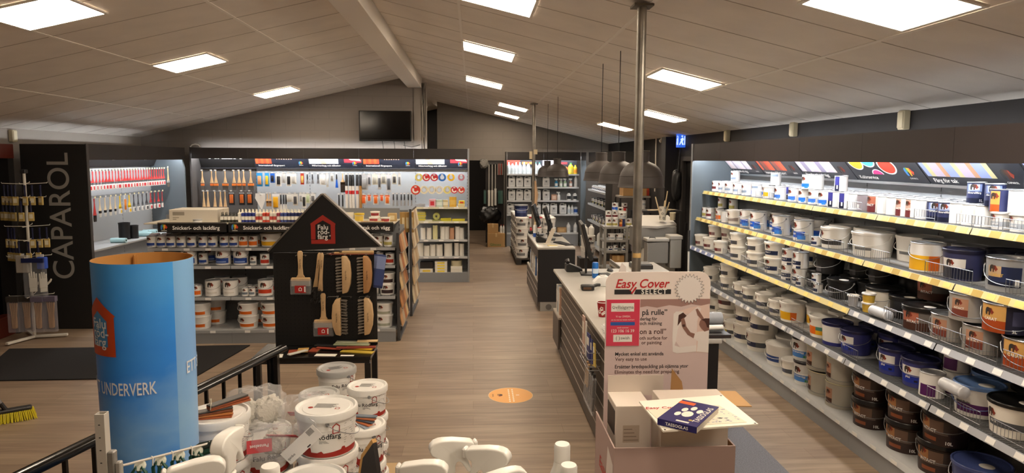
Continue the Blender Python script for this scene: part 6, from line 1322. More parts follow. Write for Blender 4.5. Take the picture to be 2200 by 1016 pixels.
# clear bags with gloves and brushes
def crumple(w, d, h, n=18, seed=1, amp=.02):
    r = random.Random(seed); b = MB(); ph = [r.uniform(0, 6) for _ in range(12)]; vs = []; nu, nv = n * 2, n
    for j in range(nv + 1):
        v = -PI / 2 + PI * j / nv
        for i in range(nu):
            u = 2 * PI * i / nu; cu = math.copysign(abs(math.cos(u)) ** .7, math.cos(u)); su = math.copysign(abs(math.sin(u)) ** .7, math.sin(u))
            f = 1 + amp * 8 * (math.sin(3 * u + ph[0] + 2 * v) + math.sin(5 * u + ph[1] - 4 * v) + math.sin(9 * u + 7 * v + ph[2])) / 3
            vs.append((w / 2 * cu * math.cos(v) ** .6 * f, d / 2 * su * math.cos(v) ** .6 * f, h / 2 * math.copysign(abs(math.sin(v)) ** .8, math.sin(v)) * f + h / 2))
    fs = [(j * nu + i, j * nu + (i + 1) % nu, (j + 1) * nu + (i + 1) % nu, (j + 1) * nu + i) for j in range(nv) for i in range(nu)]
    return b.add(vs, fs)
def glovebag(x, y, z, w, d, h, seed, lab, cards, ang=0.0, gl_=2):
    q = thing('glove_bag', lab, 'bag of gloves', (x, y, z), math.radians(ang)); r = random.Random(seed)
    for k in range(gl_):
        g = crumple(w * .42, d * .55, h * .6, 12, seed + k, .035); obj('glove', MB().add(g.v, g.f, 0, tr((k - (gl_ - 1) / 2) * w * .42, r.uniform(-.02, .02), h * .14)), mat('e2ddd0', .95, bump=.8, bscale=120), q)
    for (cx, cy, cz, cw, ch, ry, rz_, c, tx) in cards:
        M = tr(cx, cy, cz) @ rot('Z', rz_) @ rot('X', ry); obj('card', MB().box(-cw / 2, cw / 2, -.0015, .0015, -ch / 2, ch / 2, 0, M), mat(c, .45), q)
        if tx: obj('card_print', MB().flat(text2d(tx, .022, .014, rotdeg=180), .0019, 0, M), TXT, q)
    g = crumple(w, d, h, 20, seed + 7, .022); obj('plastic_bag', g, bag('f2f2f4', .2), q, smooth=60)
zb = .1 + 3 * (BH + .0015)
glovebag(-1.12, 3.45, zb + .002, .3, .22, .2, 3, 'clear bag of white gloves heaped on tubs, left of two', [], 10)
glovebag(-.86, 3.42, zb + .002, .24, .2, .17, 8, 'clear bag with red packs and gloves lying on tubs, right one', [(.05, -.01, .12, .14, .05, 60, 20, 'b8202c', None), (-.04, -.03, .09, .12, .05, 50, -40, 'a81f2a', None)], 35, 1)
glovebag(-.945, 3.13, zb - .03, .22, .15, .16, 15, 'clear brush bag with red card in front of the big tubs', [(-.05, -.05, .085, .11, .06, -35, 12, 'c01f28', 'Penselset'), (.05, -.03, .12, .14, .04, 55, -10, 'b8242e', None)], 5, 1)
p = at(648, 955, Y=2.985); t = thing('price_card', 'long white barcode tag hanging slanted before the big tub', 'tag', (p.x, 2.985, p.z)); M = rot('Y', -43)
b = MB().box(-.1, .1, -.0012, .0012, -.034, .034, 0, M)
for k in range(12): b.flat(rect2(.052 + k * .0028, .0535 + k * .0028, .004, .03), .0014, 1, M)
b.flat(shift2(text2d('oqueb', .017, .01, rotdeg=180), -.072, -.012), .0014, 1, M); b.flat(rect2(.01, .03, -.03, -.024), .0014, 1, M); obj('card', b, [mat('ebe7e2', .4), TXTD], t)
obj('hang_loop', MB().tube([(.068, 0, .068), (.06, .01, .1), (.03, .02, .115)], .0012, 5), WIRE, t)

# ================================================================ spray bottles at the bottom edge
SPZ = 1.15
t = thing('display_shelf', 'display shelf under the white spray bottles, just below the frame', 'shelf', (.06, 1.42, 0))
obj('deck', MB().box(-.3, .3, -.15, .2, SPZ - .02, SPZ - .0005), mat('c9c7c3', .5), t, .003)
for x in (-.28, .28): obj('side_panel', MB().box(x - .012, x + .012, -.14, .18, 0, SPZ - .0201), mat('b5b3af', .5), t)
SPP = [(290, 510), (305, 465), (345, 425), (400, 408), (450, 405), (560, 412), (720, 440), (778, 452), (803, 480), (800, 535), (770, 570), (730, 580), (722, 640), (745, 710), (785, 800), (725, 800), (690, 740), (655, 685), (618, 660), (585, 690), (582, 800), (380, 800), (385, 650), (365, 600), (315, 565)]
def mk_spray(h=.33, bottle=True):
    q = thing('spray_bottle', '', 'spray bottle'); w_ = mat('e8e6e0', .28)
    poly = [((x - 480) * .0002, h - (y - 405) * .0002) for x, y in SPP][::-1]
    obj('trigger_head', MB().prism(poly, -.014, .014), w_, q, .0085, seg=3, smooth=60)
    obj('collar', MB().lathe([(0, h - .082), (.02, h - .082), (.021, h - .1), (.021, h - .108), (0, h - .108)], 20), w_, q)
    obj('nozzle', MB().box(.064, .073, -.011, .011, h - .032, h - .01), mat('dedcd6', .3), q, .003)
    obj('bottle', MB().lathe([(0, 0), (.038, 0), (.042, .006), (.042, h - .2), (.036, h - .16), (.018, h - .115), (.016, h - .1085), (0, h - .1085)], 28), mat('e4e2dc', .3), q)
    return q
def mk_capbottle(h=.29):
    q = thing('cap_bottle', '', 'bottle'); obj('bottle', MB().lathe([(0, 0), (.04, 0), (.043, .006), (.043, h - .13), (.034, h - .085), (.021, h - .05), (.0185, h - .038), (0, h - .038)], 28), mat('e4e2dc', .3), q)
    obj('cap', MB().lathe([(0, h - .0375), (.0182, h - .0375), (.019, h - .036), (.0187, h - .004), (.0165, h), (0, h)], 24), mat('ebe9e4', .3), q); return q
for px, py, dy, rz_, lab in ((957, 942, 1.47, 12, 'white trigger spray bottle, left of the two standing highest'), (1062, 960, 1.42, 158, 'white trigger spray bottle, right one with nozzle turned left'), (925, 990, 1.36, 172, 'white trigger spray bottle lowest at left, tilted nozzle'), (1096, 1006, 1.33, 196, 'white trigger spray bottle barely rising over frame edge')):
    p = at(px, py, Y=dy); h = .33; o = place('spray', mk_spray, (p.x, dy, p.z - h), lab, 'white trigger spray bottles', math.radians(rz_))
    st = obj('riser_block', MB().box(-.04, .04, -.04, .04, -(p.z - h - SPZ) - .0003, -.0004), mat('bdbbb7', .6), o) if p.z - h - SPZ > .004 else None
for px, py, dy, lab in ((1208, 953, 1.5, 'white bottle with round cap, taller of the two right ones'), (1222, 998, 1.4, 'white bottle with round cap in front, lower one')):
    p = at(px, py, Y=dy); o = place('capb', mk_capbottle, (p.x, dy, SPZ), lab, 'white capped bottles'); o.scale = (1, 1, (p.z - SPZ) / .29)
p = at(415, 985, Y=1.25); o = place('spray', mk_spray, (p.x + .02, 1.25, p.z - .33), 'big white trigger spray head nearest at bottom left, before blue column', 'white trigger spray bottles', math.radians(200)); LSZ = p.z - .33
p2_ = at(478, 935, Y=1.32); p3_ = at(580, 1000, Y=1.3)
o = place('spray', mk_spray, (p2_.x, 1.33, p2_.z - .33), 'white spray bottle standing upright behind the big spray head at left', 'white trigger spray bottles', math.radians(85))
o = place('capb', mk_capbottle, (p3_.x, 1.3, p3_.z - .29), 'white round bottle cap just over bottom edge before tubs', 'white capped bottles')
t = thing('display_shelf', 'stepped display shelf at left below the frame under spray bottles', 'shelf', (-.6, 1.27, 0))
obj('deck', MB().box(-.1, .04, -.08, .02, LSZ - .02, LSZ - .0004), mat('c9c7c3', .5), t); obj('raised_deck', MB().box(-.04, .04, .0201, .11, p2_.z - .35, p2_.z - .3304), mat('c9c7c3', .5), t); obj('low_deck', MB().box(.1, .26, -.03, .09, p3_.z - .31, p3_.z - .2904), mat('c9c7c3', .5), t)
obj('support', MB().box(-.1, .26, -.03, .02, 0, min(LSZ, p2_.z - .33, p3_.z - .29) - .0205), mat('b5b3af', .5), t)
# metal upright with a hook rail
p = at(218, 887, Y=1.8); t = thing('rack_upright', 'pale perforated steel upright at lower left before blue column', 'rack post', (p.x, 1.8, 0)); sm = mat('cbc6bd', .4, .2)
b = MB()
for x0, x1, y0, y1 in ((-.0125, .0125, -.0125, -.011), (-.0125, .0125, .011, .0125), (-.0125, -.011, -.011, .011), (.011, .0125, -.011, .011)): b.box(x0, x1, y0, y1, 0, p.z)
obj('tube', b, sm, t); b = MB()
for k in range(8): b.box(-.0035, .0015, -.0128, -.0126, p.z - .03 - k * .035, p.z - .027 - k * .035)
obj('slot', b, mat('3a3836', .8), t)
obj('bracket', MB().box(.0126, .03, -.01, .012, p.z - .4, p.z - .105), mat('8d8a86', .4, .3), t, .003); obj('clip', MB().box(.0301, .045, -.008, .01, p.z - .22, p.z - .135), mat('a9a6a0', .4, .2), t, .003)
a_, e_ = at(279, 996, Y=1.84), at(455, 959, Y=1.97); e_.z = a_.z
t2 = thing('hook_rail', 'thin white rail hung with green-handled tools before the blue column', 'rail', a_); d = e_ - a_
obj('rod', MB().tube([(-.03, -.02, -.0), (0, 0, 0), d], .0035, 8), mat('dcd8d0', .4), t2)
for k in range(4): q_ = d * (.25 + k * .24); obj('hook', MB().tube([q_ + Vector((0, 0, .006)), q_ + Vector((.004, 0, .0)), q_ + Vector((.004, -.003, -.02))], .002, 6), mat('dcd8d0', .4), t2)
SG = Series('from left', 'green-handled tools on the rail', lambda p: p.x)
for k, f in enumerate((.1, .34, .57, .8)):
    q_ = a_ + d * f; t = thing('garden_scissors', '', 'scissors', (q_.x, q_.y, q_.z - .012)); g_ = mat('1f5146', .45)
    for s in (-1, 1): obj('handle', MB().tube([(s * .004, 0, -.09), (s * .016, 0, -.05), (s * .018, 0, -.02), (s * .008, 0, -.005), (0, 0, -.02), (s * .004, 0, -.06)], .005, 6), g_, t)
    obj('blade', MB().box(-.006, .006, -.002, .002, -.16, -.085), STEEL, t); obj('cap', MB().lathe([(0, .0), (.014, -.002), (.016, -.01), (.01, -.016), (0, -.017)], 14, 0, rot('X', 60)), mat('dfe3d6', .3), t); SG.add(t, 'green-handled tool', 'on white rail')
SG.done()
t = thing('glove_pair', 'dark green gloves hooked over the far end of white rail', 'gloves', e_ + Vector((-.01, 0, 0)))
for s in (0, 1): obj('glove', MB().tube([(-.05, .0, -.03 - .02 * s), (-.02, 0, -.012 - .015 * s), (.02, 0, -.002 - .015 * s), (.05, 0, .004 - .016 * s)], [.011, .014, .012, .008], 8), mat('1e4a40' if s else '24302c', .7), t)
# ================================================================ counters in the middle
LAM = mat('aeaaa2', .35); SLAT = mat('4a423c', .45); SLG = mat('b7aea2', .35, .5); BLKP = mat('141213', .5)
def counter(y0, y1, x0, x1, label, near, shelf):
    t = thing('sales_counter', label, 'counter', ((x0 + x1) / 2, (y0 + y1) / 2, 0)); X = lambda x: x - (x0 + x1) / 2; Y = lambda y: y - (y0 + y1) / 2
    obj('worktop', MB().box(X(x0), X(x1), Y(y0), Y(y1), .868, .9), LAM, t, .008, seg=2)
    xf = x0 + .03
    if near:
        yb = y1 - .5
        obj('end_board', MB().box(X(xf), X(x1) - .02, Y(y0) + .01, Y(y0) + .03, 0, .867), BLKP, t)
        obj('carcass', MB().box(X(xf) + .02, X(x1) - .03, Y(y0) + .031, Y(yb), .0, .866), BLKP, t)
        b = MB().box(X(xf), X(xf) + .0199, Y(y0) + .031, Y(yb), .02, .86)
        obj('slat_wall', b, SLAT, t)
        for z in (.14, .25, .36, .47, .58, .69, .78): obj('slat_groove', MB().box(X(xf) - .0035, X(xf) - .0002, Y(y0) + .031, Y(yb), z, z + .005), SLG, t)
        obj('shelf_back', MB().box(X(xf) + .3, X(x1) - .03, Y(yb) + .0002, Y(y1) - .02, 0, .866), BLKP, t)
        obj('open_shelf', MB().box(X(xf) - .03, X(xf) + .2999, Y(yb) + .0002, Y(y1) - .02, .44, .46), SLG, t); obj('shelf_front', MB().box(X(xf) - .03, X(xf) - .012, Y(yb) + .0002, Y(y1) - .02, .12, .4399), SLAT, t); obj('plinth', MB().box(X(xf) + .02, X(xf) + .2999, Y(yb) + .0002, Y(y1) - .04, 0, .4399), SLAT, t)
    else:
        obj('end_board', MB().box(X(x0) + .005, X(x1), Y(y0) + .005, Y(y0) + .03, .13, .867), BLKP, t); obj('end_plinth', MB().box(X(x0) + .04, X(x1), Y(y0) + .006, Y(y0) + .03, 0, .1299), mat('8b867e', .5), t)
        obj('plinth_disc', MB().lathe([(0, .0), (.04, .0), (.042, .004), (0, .004)], 24, 0, tr(X(x0) + .16, Y(y0) + .006, .06) @ rot('X', 90)), mat('5c5853', .5), t)
        obj('carcass', MB().box(X(x0) + .3, X(x1), Y(y0) + .031, Y(y1) - .01, 0, .867), BLKP, t)
        obj('apron', MB().box(X(x0) + .002, X(x0) + .02, Y(y0) + .031, Y(y1) - .01, .74, .867), SLAT, t)
        obj('open_shelf', MB().box(X(x0) + .002, X(x0) + .2999, Y(y0) + .031, Y(y1) - .01, .4, .42), SLG, t)
        obj('shelf_front', MB().box(X(x0) + .002, X(x0) + .02, Y(y0) + .031, Y(y1) - .01, .06, .3999), SLAT, t)
        for z in (.2, .3): obj('slat_groove', MB().box(X(x0) - .0025, X(x0) + .0018, Y(y0) + .031, Y(y1) - .01, z, z + .005), SLG, t)
        for k in range(5):
            yy = Y(y0) + .3 + k * .36; obj('shelf_divider', MB().box(X(x0) + .03, X(x0) + .2999, yy, yy + .018, .4201, .74), BLKP, t)
    return t
counter(4.42, 7.42, .895, 1.7, 'near sales counter with white worktop and brown slatted front', True, 1)
counter(9.24, 11.1, .895, 1.42, 'far sales counter with black end board and binders on its shelf', False, 1)
SBi = Series('from near end', 'binders on the counter shelves', lambda p: p.y)
def mk_binder(c):
    q = thing('binder', '', 'binder'); obj('cover', MB().box(-.14, .14, -.022, .022, 0, .29), mat(c, .5), q, .003); obj('spine_label', MB().box(-.1412, -.1402, -.014, .014, .12, .24), mat('e8e6e0', .6), q); return q
for k, c in enumerate(('d8d6d0', '8a5a3a', 'd4cfc4', '3a5a8a', 'd8d6d0', 'c9a070', 'd0ccc4', '2a2a2c', 'd8d6d0', 'b0a898', '3a6a9a', 'd4d0c8')):
    y = 9.33 + k * .058; 
    if abs(((y - 9.24 - .3 + .03) % .36)) < .06: y += .0
    SBi.add(place(('bind', c), lambda: mk_binder(c), (1.05, 9.36 + (k % 3) * .05 + (k // 3) * .36 - (.0 if k < 3 else .0) + (.03 if k >= 3 else 0), .4205), '', 'x'), 'binder', 'shelf of far counter')
for k, c in enumerate(('c9a58f', 'd8d6d0', '8f9aa8', 'd0ccc4')): SBi.add(place(('bind', c), lambda: mk_binder(c), (1.06, 7.06 + k * .075, .4605), '', 'x'), 'paper-filled binder', 'end shelf of near counter')
SBi.done()
CZ = .9005
def on(px, py): return at(px, py, Z=.9)
def mk_monitor(w=.46, h=.3, tilt=20):
    q = thing('computer_monitor', '', 'monitor'); M = tr(0, 0, .13) @ rot('X', -tilt)
    obj('screen', MB().box(-w / 2 + .008, w / 2 - .008, -.0225, -.0205, .008, h - .008, 0, M), mat('0a0b0d', .15), q); obj('housing', MB().box(-w / 2, w / 2, -.02, .015, 0, h, 0, M), mat('1a1a1b', .4), q, .006)
    obj('stand', MB().box(-.03, .03, .03, .05, .012, .3), mat('1a1a1b', .4), q, .006); obj('neck', MB().box(-.028, .028, .0, .05, .2, .26), mat('1a1a1b', .4), q); obj('foot', MB().box(-.1, .1, -.07, .1, 0, .012), mat('1a1a1b', .4), q, .004); return q
def mk_keyboard():
    q = thing('keyboard', '', 'keyboard'); obj('base', MB().box(-.2, .2, -.065, .065, 0, .014), mat('19191a', .5), q, .004); b = MB()
    for i in range(5):
        for j in range(15): b.box(-.19 + j * .0253, -.169 + j * .0253, -.055 + i * .0225, -.037 + i * .0225, .0141, .019)
    obj('keys', b, mat('2b2b2d', .5), q); return q
# near counter
p = on(1238, 588); o = place('mon', mk_monitor, (1.24, 7.05, CZ), 'black computer monitor seen edge-on on near counter', None, math.radians(85), scale=(1, 1, 1.35))
p = on(1308, 592); place('kb', mk_keyboard, (1.42, 6.85, CZ), 'black keyboard on near counter behind the white sign', None, math.radians(-78))
t = thing('computer_mouse', 'black computer mouse at far right corner of near counter', 'mouse', (1.5, 7.25, CZ)); obj('shell', MB().lathe([(0, 0), (.032, 0), (.034, .01), (.02, .03), (0, .034)], 16, 0, Matrix.Scale(1.6, 4, (0, 1, 0))), mat('1a1a1b', .4), t); obj('wheel', MB().box(-.003, .003, -.03, -.012, .03, .036), DARK, t)
t = thing('card_terminal', 'white card terminal printer on near counter beside black scanner', 'terminal', (1.23, 6.4, CZ)); w_ = mat('e6e4e0', .35)
obj('body', MB().prism([(-.07, 0), (.1, 0), (.1, .075), (.06, .1), (-.02, .09), (-.07, .04)], -.05, .05), w_, t, .008, seg=2); obj('paper_slot', MB().box(.0, .05, -.04, .04, .0951, .1), mat('bdbbb6', .5), t)
t = thing('barcode_scanner', 'black barcode scanner cradle lying on near counter edge', 'scanner', (1.07, 6.18, CZ)); obj('body', MB().box(-.06, .06, -.04, .05, 0, .05), mat('1c1b1b', .45), t, .012, seg=2); obj('window', MB().box(-.045, .03, -.042, -.0402, .012, .034), mat('5a3c22', .3), t); obj('grip', MB().tube([(.05, .02, .03), (.1, .07, .035), (.13, .1, .03)], .016, 8), mat('1c1b1b', .45), t)
t = thing('drink_can', 'blue drink can on near counter in front of the monitor', 'can', (1.26, 6.83, CZ + .0)); obj('body', MB().lathe([(0, 0), (.028, 0), (.033, .012), (.033, .15), (.027, .162), (0, .162)], 20), mat('2a6fc0', .3, .3), t); obj('label', MB().lathe([(.0334, .05), (.0334, .1)], 14, 0, None, -1, 1), mat('cfe0f0', .4), t)
t = thing('desk_phone', 'black desk telephone with stand arms on near counter', 'telephone', (1.1, 7.28, CZ)); obj('base', MB().prism([(-.09, 0), (.09, 0), (.09, .03), (-.06, .09), (-.09, .08)], -.08, .06), mat('161617', .4), t, .006); obj('handset', MB().tube([(-.07, -.06, .1), (-.06, 0, .125), (-.07, .05, .1)], [.02, .014, .02], 10), mat('161617', .4), t)
t = thing('paper_cup', 'red and white printed paper cup on near counter', 'cup', (1.005, 5.12, CZ)); obj('cup', MB().lathe([(0, .002), (.028, 0), (.041, .115), (.0395, .115), (.027, .006), (0, .006)], 28), mat('9c1c22', .5), t); obj('rim', MB().lathe([(.041, .112), (.043, .115), (.041, .118), (.039, .115)], 28), PAPER, t)
b = MB(); rc = lambda z: .028 + .013 * z / .115
for a, z, s in ((-.9, .03, 1), (-.35, .055, 1.1), (.3, .025, .9), (-.1, .015, .8)):
    b.wrap(poly2([(.011 * s * math.cos(i * PI / 5) * (1 + .4 * (i % 2)), .014 * s * math.sin(i * PI / 5) * (1 + .3 * (i % 2)) + .012) for i in range(10)]), rc, a, z, 0)
obj('print', b, mat('e8dcd4', .5), t)
t = thing('sample_folder', 'flat black folder under the film roll at right end of near counter', 'folder', (1.56, 4.6, CZ)); obj('cover', MB().box(-.2, .21, -.16, .16, 0, .026), mat('161314', .4), t, .003); obj('pages', MB().box(-.19, .205, -.162, -.1601, .004, .02), mat('2f2624', .6), t)
t = thing('plastic_wrap_roll', 'grey wrapped film roll lying at right end of near counter', 'roll', (1.585, 4.68, CZ + .079)); obj('film', MB().lathe([(.02, -.2), (.045, -.2), (.046, .2), (.02, .2), (.02, -.2)], 20, 0, rot('Y', 89)), mat('8f9296', .3, mottle=.2, mscale=16), t); obj('sleeve', MB().lathe([(.0475, -.12), (.0475, .19)], 20, 0, rot('Y', 89)), bag('dfe3ea', .25), t)
t = thing('paper_roll', 'slim white paper roll before the grey film roll on counter', 'roll', (1.57, 4.53, CZ + .053)); obj('roll', MB().lathe([(.01, -.17), (.018, -.17), (.018, .17), (.01, .17), (.01, -.17)], 14, 0, rot('Y', 89)), PAPER, t); obj('core', MB().lathe([(.0098, -.17), (.0098, .17)], 12, 0, rot('Y', 89)), mat('b0a898', .7), t)
t = thing('cotton_swab_bag', 'crumpled clear bag on edge of near counter', 'bag', (.955, 4.62, CZ)); obj('bag', crumple(.1, .1, .06, 12, 5, .03), bag('f2f2f2', .3), t, smooth=60); obj('tie', MB().tube([(-.01, 0, .055), (.0, .0, .075)], .006, 6), mat('d8d8d8', .5), t)
# pockets with brochures on the slatted front
t = thing('brochure_pocket', 'wire pocket with brochures and brushes on slatted counter front', 'wire rack', (.905, 4.92, .62))
b = MB()
for z in (-.03, .0, .05, .1): b.tube([(.015, -.18, z), (-.07, -.18, z), (-.07, .22, z), (.015, .22, z)], .0028, 6)
for y in (-.1, 0, .1, .2): b.tube([(-.07, y, .1), (-.07, y, -.03), (.015, y, -.03)], .0025, 6)
obj('wire_basket', b, WIRE, t)
SPk = Series('from far end', 'printed matter in the wire pocket', lambda p: -p.y)
for k, (y, z, w_, h, c, nm, tl) in enumerate(((5.1, .61, .1, .3, 'c8a89a', 'pink-grey brochure', 2), (5.05, .61, .12, .27, 'd8d4cc', 'white crumpled brochure', 6), (4.95, .61, .15, .2, '26306e', 'dark blue brochure', 4), (4.86, .61, .14, .18, '2a3478', 'blue sample folder', 8), (4.78, .61, .13, .17, 'd8c060', 'yellow leaflet', 10))):
    q = thing('brochure', '', 'brochure', (.86 + .006 * k, y, z)); obj('sheet', MB().box(-.004, .004, -w_ / 2, w_ / 2, 0, h, 0, rot('X', -tl)), mat(c, .45), q); obj('print', MB().box(-.005, -.0042, -w_ * .3, w_ * .3, h * .55, h * .85, 0, rot('X', -tl)), mat('e8e2d4', .5), q); SPk.add(q, nm, 'wire pocket on counter front')
SPk.done()
SPk = Series('from far end', 'bagged brushes below the wire pocket', lambda p: -p.y)
for k in range(5):
    q = thing('brush_pack', '', 'brush pack', (.87, 4.98 - k * .075, .585)); M = rot('X', 12)
    obj('handle', MB().lathe([(0, -.2), (.012, -.19), (.009, -.1), (.011, 0), (0, 0)], 8, 0, M), WOOD if k < 2 else mat('2c2c2e', .5), q); obj('bristles', MB().box(-.008, .008, -.025, .025, -.3, -.19, 0, M), mat('4a4540', .8), q, .004); obj('bag', MB().box(-.014, .014, -.034, .034, -.33, -.03, 0, M), bag('d8dade', .25), q, .005); SPk.add(q, 'clear bagged brush', 'under wire pocket')
SPk.done()
# far counter
for (x, y, rz_, lab) in ((1.06, 10.72, 80, 'black monitor on far counter, leftmost of two tilted screens'), (1.18, 10.14, 80, 'black monitor on far counter, right of two tilted screens')): place('mon', mk_monitor, (x, y, CZ), lab, None, math.radians(rz_), scale=(1, 1, 1.2))
place('kb', mk_keyboard, (1.3, 9.62, CZ), 'black keyboard on far counter', None, math.radians(-70)); place('kb', mk_keyboard, (1.3, 10.75, CZ), 'second black keyboard farther back on far counter', None, math.radians(-75))
t = thing('desk_phone', 'black telephone with grey handset between screens on far counter', 'telephone', (1.02, 9.86, CZ)); obj('base', MB().prism([(-.09, 0), (.09, 0), (.09, .03), (-.06, .1), (-.09, .09)], -.09, .07), mat('161617', .4), t, .006); obj('handset', MB().tube([(-.07, -.07, .11), (-.06, 0, .14), (-.07, .06, .11)], [.02, .014, .02], 10), mat('2a2a2c', .4), t)
t = thing('paper_stand', 'slanted pale card stand on far counter front', 'stand', (1.07, 9.62, CZ)); obj('card', MB().box(-.03, .03, -.003, .003, 0, .24, 0, rot('Y', 22)), mat('c9bfae', .6), t); obj('foot', MB().box(-.06, .06, -.04, .04, 0, .006), mat('c9bfae', .6), t)
for k, (x, y, c, w_, lab) in enumerate(((1.12, 9.42, 'd6c27a', .13, 'yellow note pad on near edge of far counter'), (1.12, 9.31, 'e8e6e0', .12, 'white note pad at front corner of far counter'), (1.25, 9.46, 'ddd6c4', .16, 'cream paper sheet on far counter'))):
    q = thing('note_pad', lab, 'paper', (x, y, CZ), .1); obj('pad', MB().box(-w_ / 2, w_ / 2, -.04, .04, 0, .008 if k < 2 else .002), mat(c, .7), q); obj('top_edge', MB().box(-w_ / 2, w_ / 2, .034, .04, .0081 if k < 2 else .0021, .009 if k < 2 else .0025), mat('8f8878', .6), q)
t = thing('glue_stick_bottle', 'white tube bottle with blue base at left edge of far counter', 'bottle', (.96, 10.35, CZ)); obj('body', MB().lathe([(0, 0), (.03, 0), (.03, .19), (.02, .21), (0, .21)], 18), mat('e4e2dc', .4), t); obj('label', MB().lathe([(.0306, .02), (.0306, .08)], 18), mat('2a54a8', .4), t); obj('cap', MB().lathe([(0, .2101), (.018, .2101), (.016, .25), (0, .25)], 14), mat('d8c8a0', .5), t)
t = thing('tape_dispenser', 'red and black tape dispenser at far left of far counter', 'tape dispenser', (.95, 10.98, CZ)); obj('base', MB().box(-.035, .035, -.08, .08, 0, .05), mat('1c1c1e', .4), t, .008); obj('roll', MB().lathe([(.02, -.015), (.045, -.015), (.045, .015), (.02, .015), (.02, -.015)], 18, 0, tr(0, .02, .05) @ rot('Y', 90)), mat('b02028', .4), t)
# floor sticker, carpets
p = at(1097, 849, Z=0); t = thing('floor_sticker', 'round orange sticker on the wooden floor of the aisle', 'floor sticker', (p.x, p.y, 0)); R0 = .196
obj('disc', MB().lathe([(R0, .0004), (R0, .0012), (0, .0012)], 48), mat('dd9a34', .4), t); obj('edge', MB().lathe([(R0 + .004, .0004), (R0 + .004, .001), (R0 + .0001, .001)], 48), mat('e6c28a', .4), t)
b = MB(); Mf = tr(0, 0, .0014) @ rot('X', -90)
for q in range(4): b.flat(shift2(([(z, -x) for x, z in elephant2(.06, q)[0]], elephant2(.06, q)[1]), -.12, 0), 0, q, Mf)
for x0, dz in ((-.02, .17), (.014, .165)):
    for k in range(7): b.flat(rect2(x0, x0 + .013, -dz + k * .048, -dz + .036 + k * .048), 0, 4, Mf)
for k in range(3): b.flat(rect2(.05 + k * .01, .056 + k * .01, -.014, .014), 0, 4, Mf)
b.flat(([(z - .16, -x) for x, z in text2d('CAPAROL', .018, .02)[0]], text2d('CAPAROL', .018, .02)[1]), 0, 1, Mf)
obj('print', b, ELC + [mat('e8d8b4', .5)], t)
a1, a2, a3, a4 = at(-60, 820, Z=0), at(415, 815, Z=0), at(537, 743, Z=0), at(20, 751, Z=0)
a2 = at(418, 812, Z=0)
b = MB(); b.prism([(a1.x, a1.y), (a2.x, a2.y), (a3.x, a3.y), (a4.x, a4.y)], 0, .012, 0, Matrix(((1, 0, 0, 0), (0, 0, 1, 0), (0, 1, 0, 0), (0, 0, 0, 1)))); b.v = [(x, y, z) for x, y, z in b.v]
b.v = [(x, z, y) if False else (x, y, z) for x, y, z in b.v]
me_ = MB(); P = [(a1.x, a1.y), (a2.x, a2.y), (a3.x, a3.y), (a4.x, a4.y)]; me_.add([(x, y, .0005) for x, y in P] + [(x, y, .012) for x, y in P], [(3, 2, 1, 0), (4, 5, 6, 7), (0, 1, 5, 4), (1, 2, 6, 5), (2, 3, 7, 6), (3, 0, 4, 7)])
o = obj('door_mat', me_, mat('1a1718', .95, bump=.9, bscale=260)); tag(o, 'black entrance mat on the wooden floor left of island shelf', 'mat')
me_ = MB().box(1.66, 2.14, 3.2, 5.2, .0005, .009); o = obj('carpet_runner', me_, mat('7c7b80', .95, bump=.8, bscale=300, mottle=.25, mscale=120)); tag(o, 'grey felt carpet strip on floor by the paint shelves', 'carpet')
t = thing('carpet_roll', 'dark grey rolled end of the felt carpet strip', 'roll', (1.9, 5.13, .0405)); obj('roll', MB().lathe([(.008, -.22), (.03, -.22), (.03, .22), (.008, .22), (.008, -.22)], 16, 0, rot('Y', 90)), mat('57555a', .9, bump=.5, bscale=200), t); obj('core', MB().lathe([(.0078, -.22), (.0078, .22)], 10, 0, rot('Y', 90)), DARK, t)
# yellow broom at the left edge
p = at(20, 895, Z=.04); t = thing('floor_broom', 'yellow floor broom head with black block at left frame edge', 'broom', (p.x, p.y, 0), math.radians(32))
obj('block', MB().box(-.17, .15, -.035, .035, .075, .105), mat('23211f', .5), t, .008)
b = MB()
for i in range(30):
    for j in range(5): x = -.17 + i * .0113; y = -.035 + j * .0175; b.tube([(x, y, .08), (x * 1.12 + RN.uniform(-.006, .006), y * 1.6 + RN.uniform(-.006, .006), .002)], [.0055, .004], 4)
obj('bristles', b, mat('d9c81e', .6), t); obj('socket', MB().tube([(-.02, 0, .1), (-.05, .0, .16)], .017, 10), mat('1c1a1a', .5), t); obj('handle', MB().tube([(-.045, 0, .15), (-.5, -.0, 1.25)], .0125, 10), mat('1f1d1d', .4), t); obj('ferrule', MB().tube([(-.05, 0, .162), (-.075, 0, .222)], .0145, 10), STEEL, t)

# ================================================================ cover-sheet display: bin, header card, cartons, board, book
SYp = 3.42; sc0 = SYp / F * 1.0085
zT = at(1415, 584, Y=SYp).z; xc0 = at(1415, 600, Y=SYp).x
ESX = lambda x: (x - 524) / 2.228 * sc0; ESZ = lambda y: zT - (y - 53) / 2.228 * sc0
t = thing('advert_sign', 'tall cardboard sign with red slanted lettering and man hanging wall covering', 'sign', (xc0, SYp, 0)); wS = (783 - 265) / 2 / 2.228 * sc0
def arc(cx, cz, r, a0, a1, n=8): return [(cx + r * math.cos(math.radians(a0 + (a1 - a0) * i / n)), cz + r * math.sin(math.radians(a0 + (a1 - a0) * i / n))) for i in range(n + 1)]
out = [(-wS, .3), (wS, .3)] + arc(wS - .06, zT - .06, .06, 0, 90) + arc(-wS + .06, zT - .06, .06, 90, 180)
obj('card', MB().prism(out, .0, .006), mat('efe4de', .5), t)
def EP(l): return poly2([(ESX(x), ESZ(y)) for x, y in l][::-1])
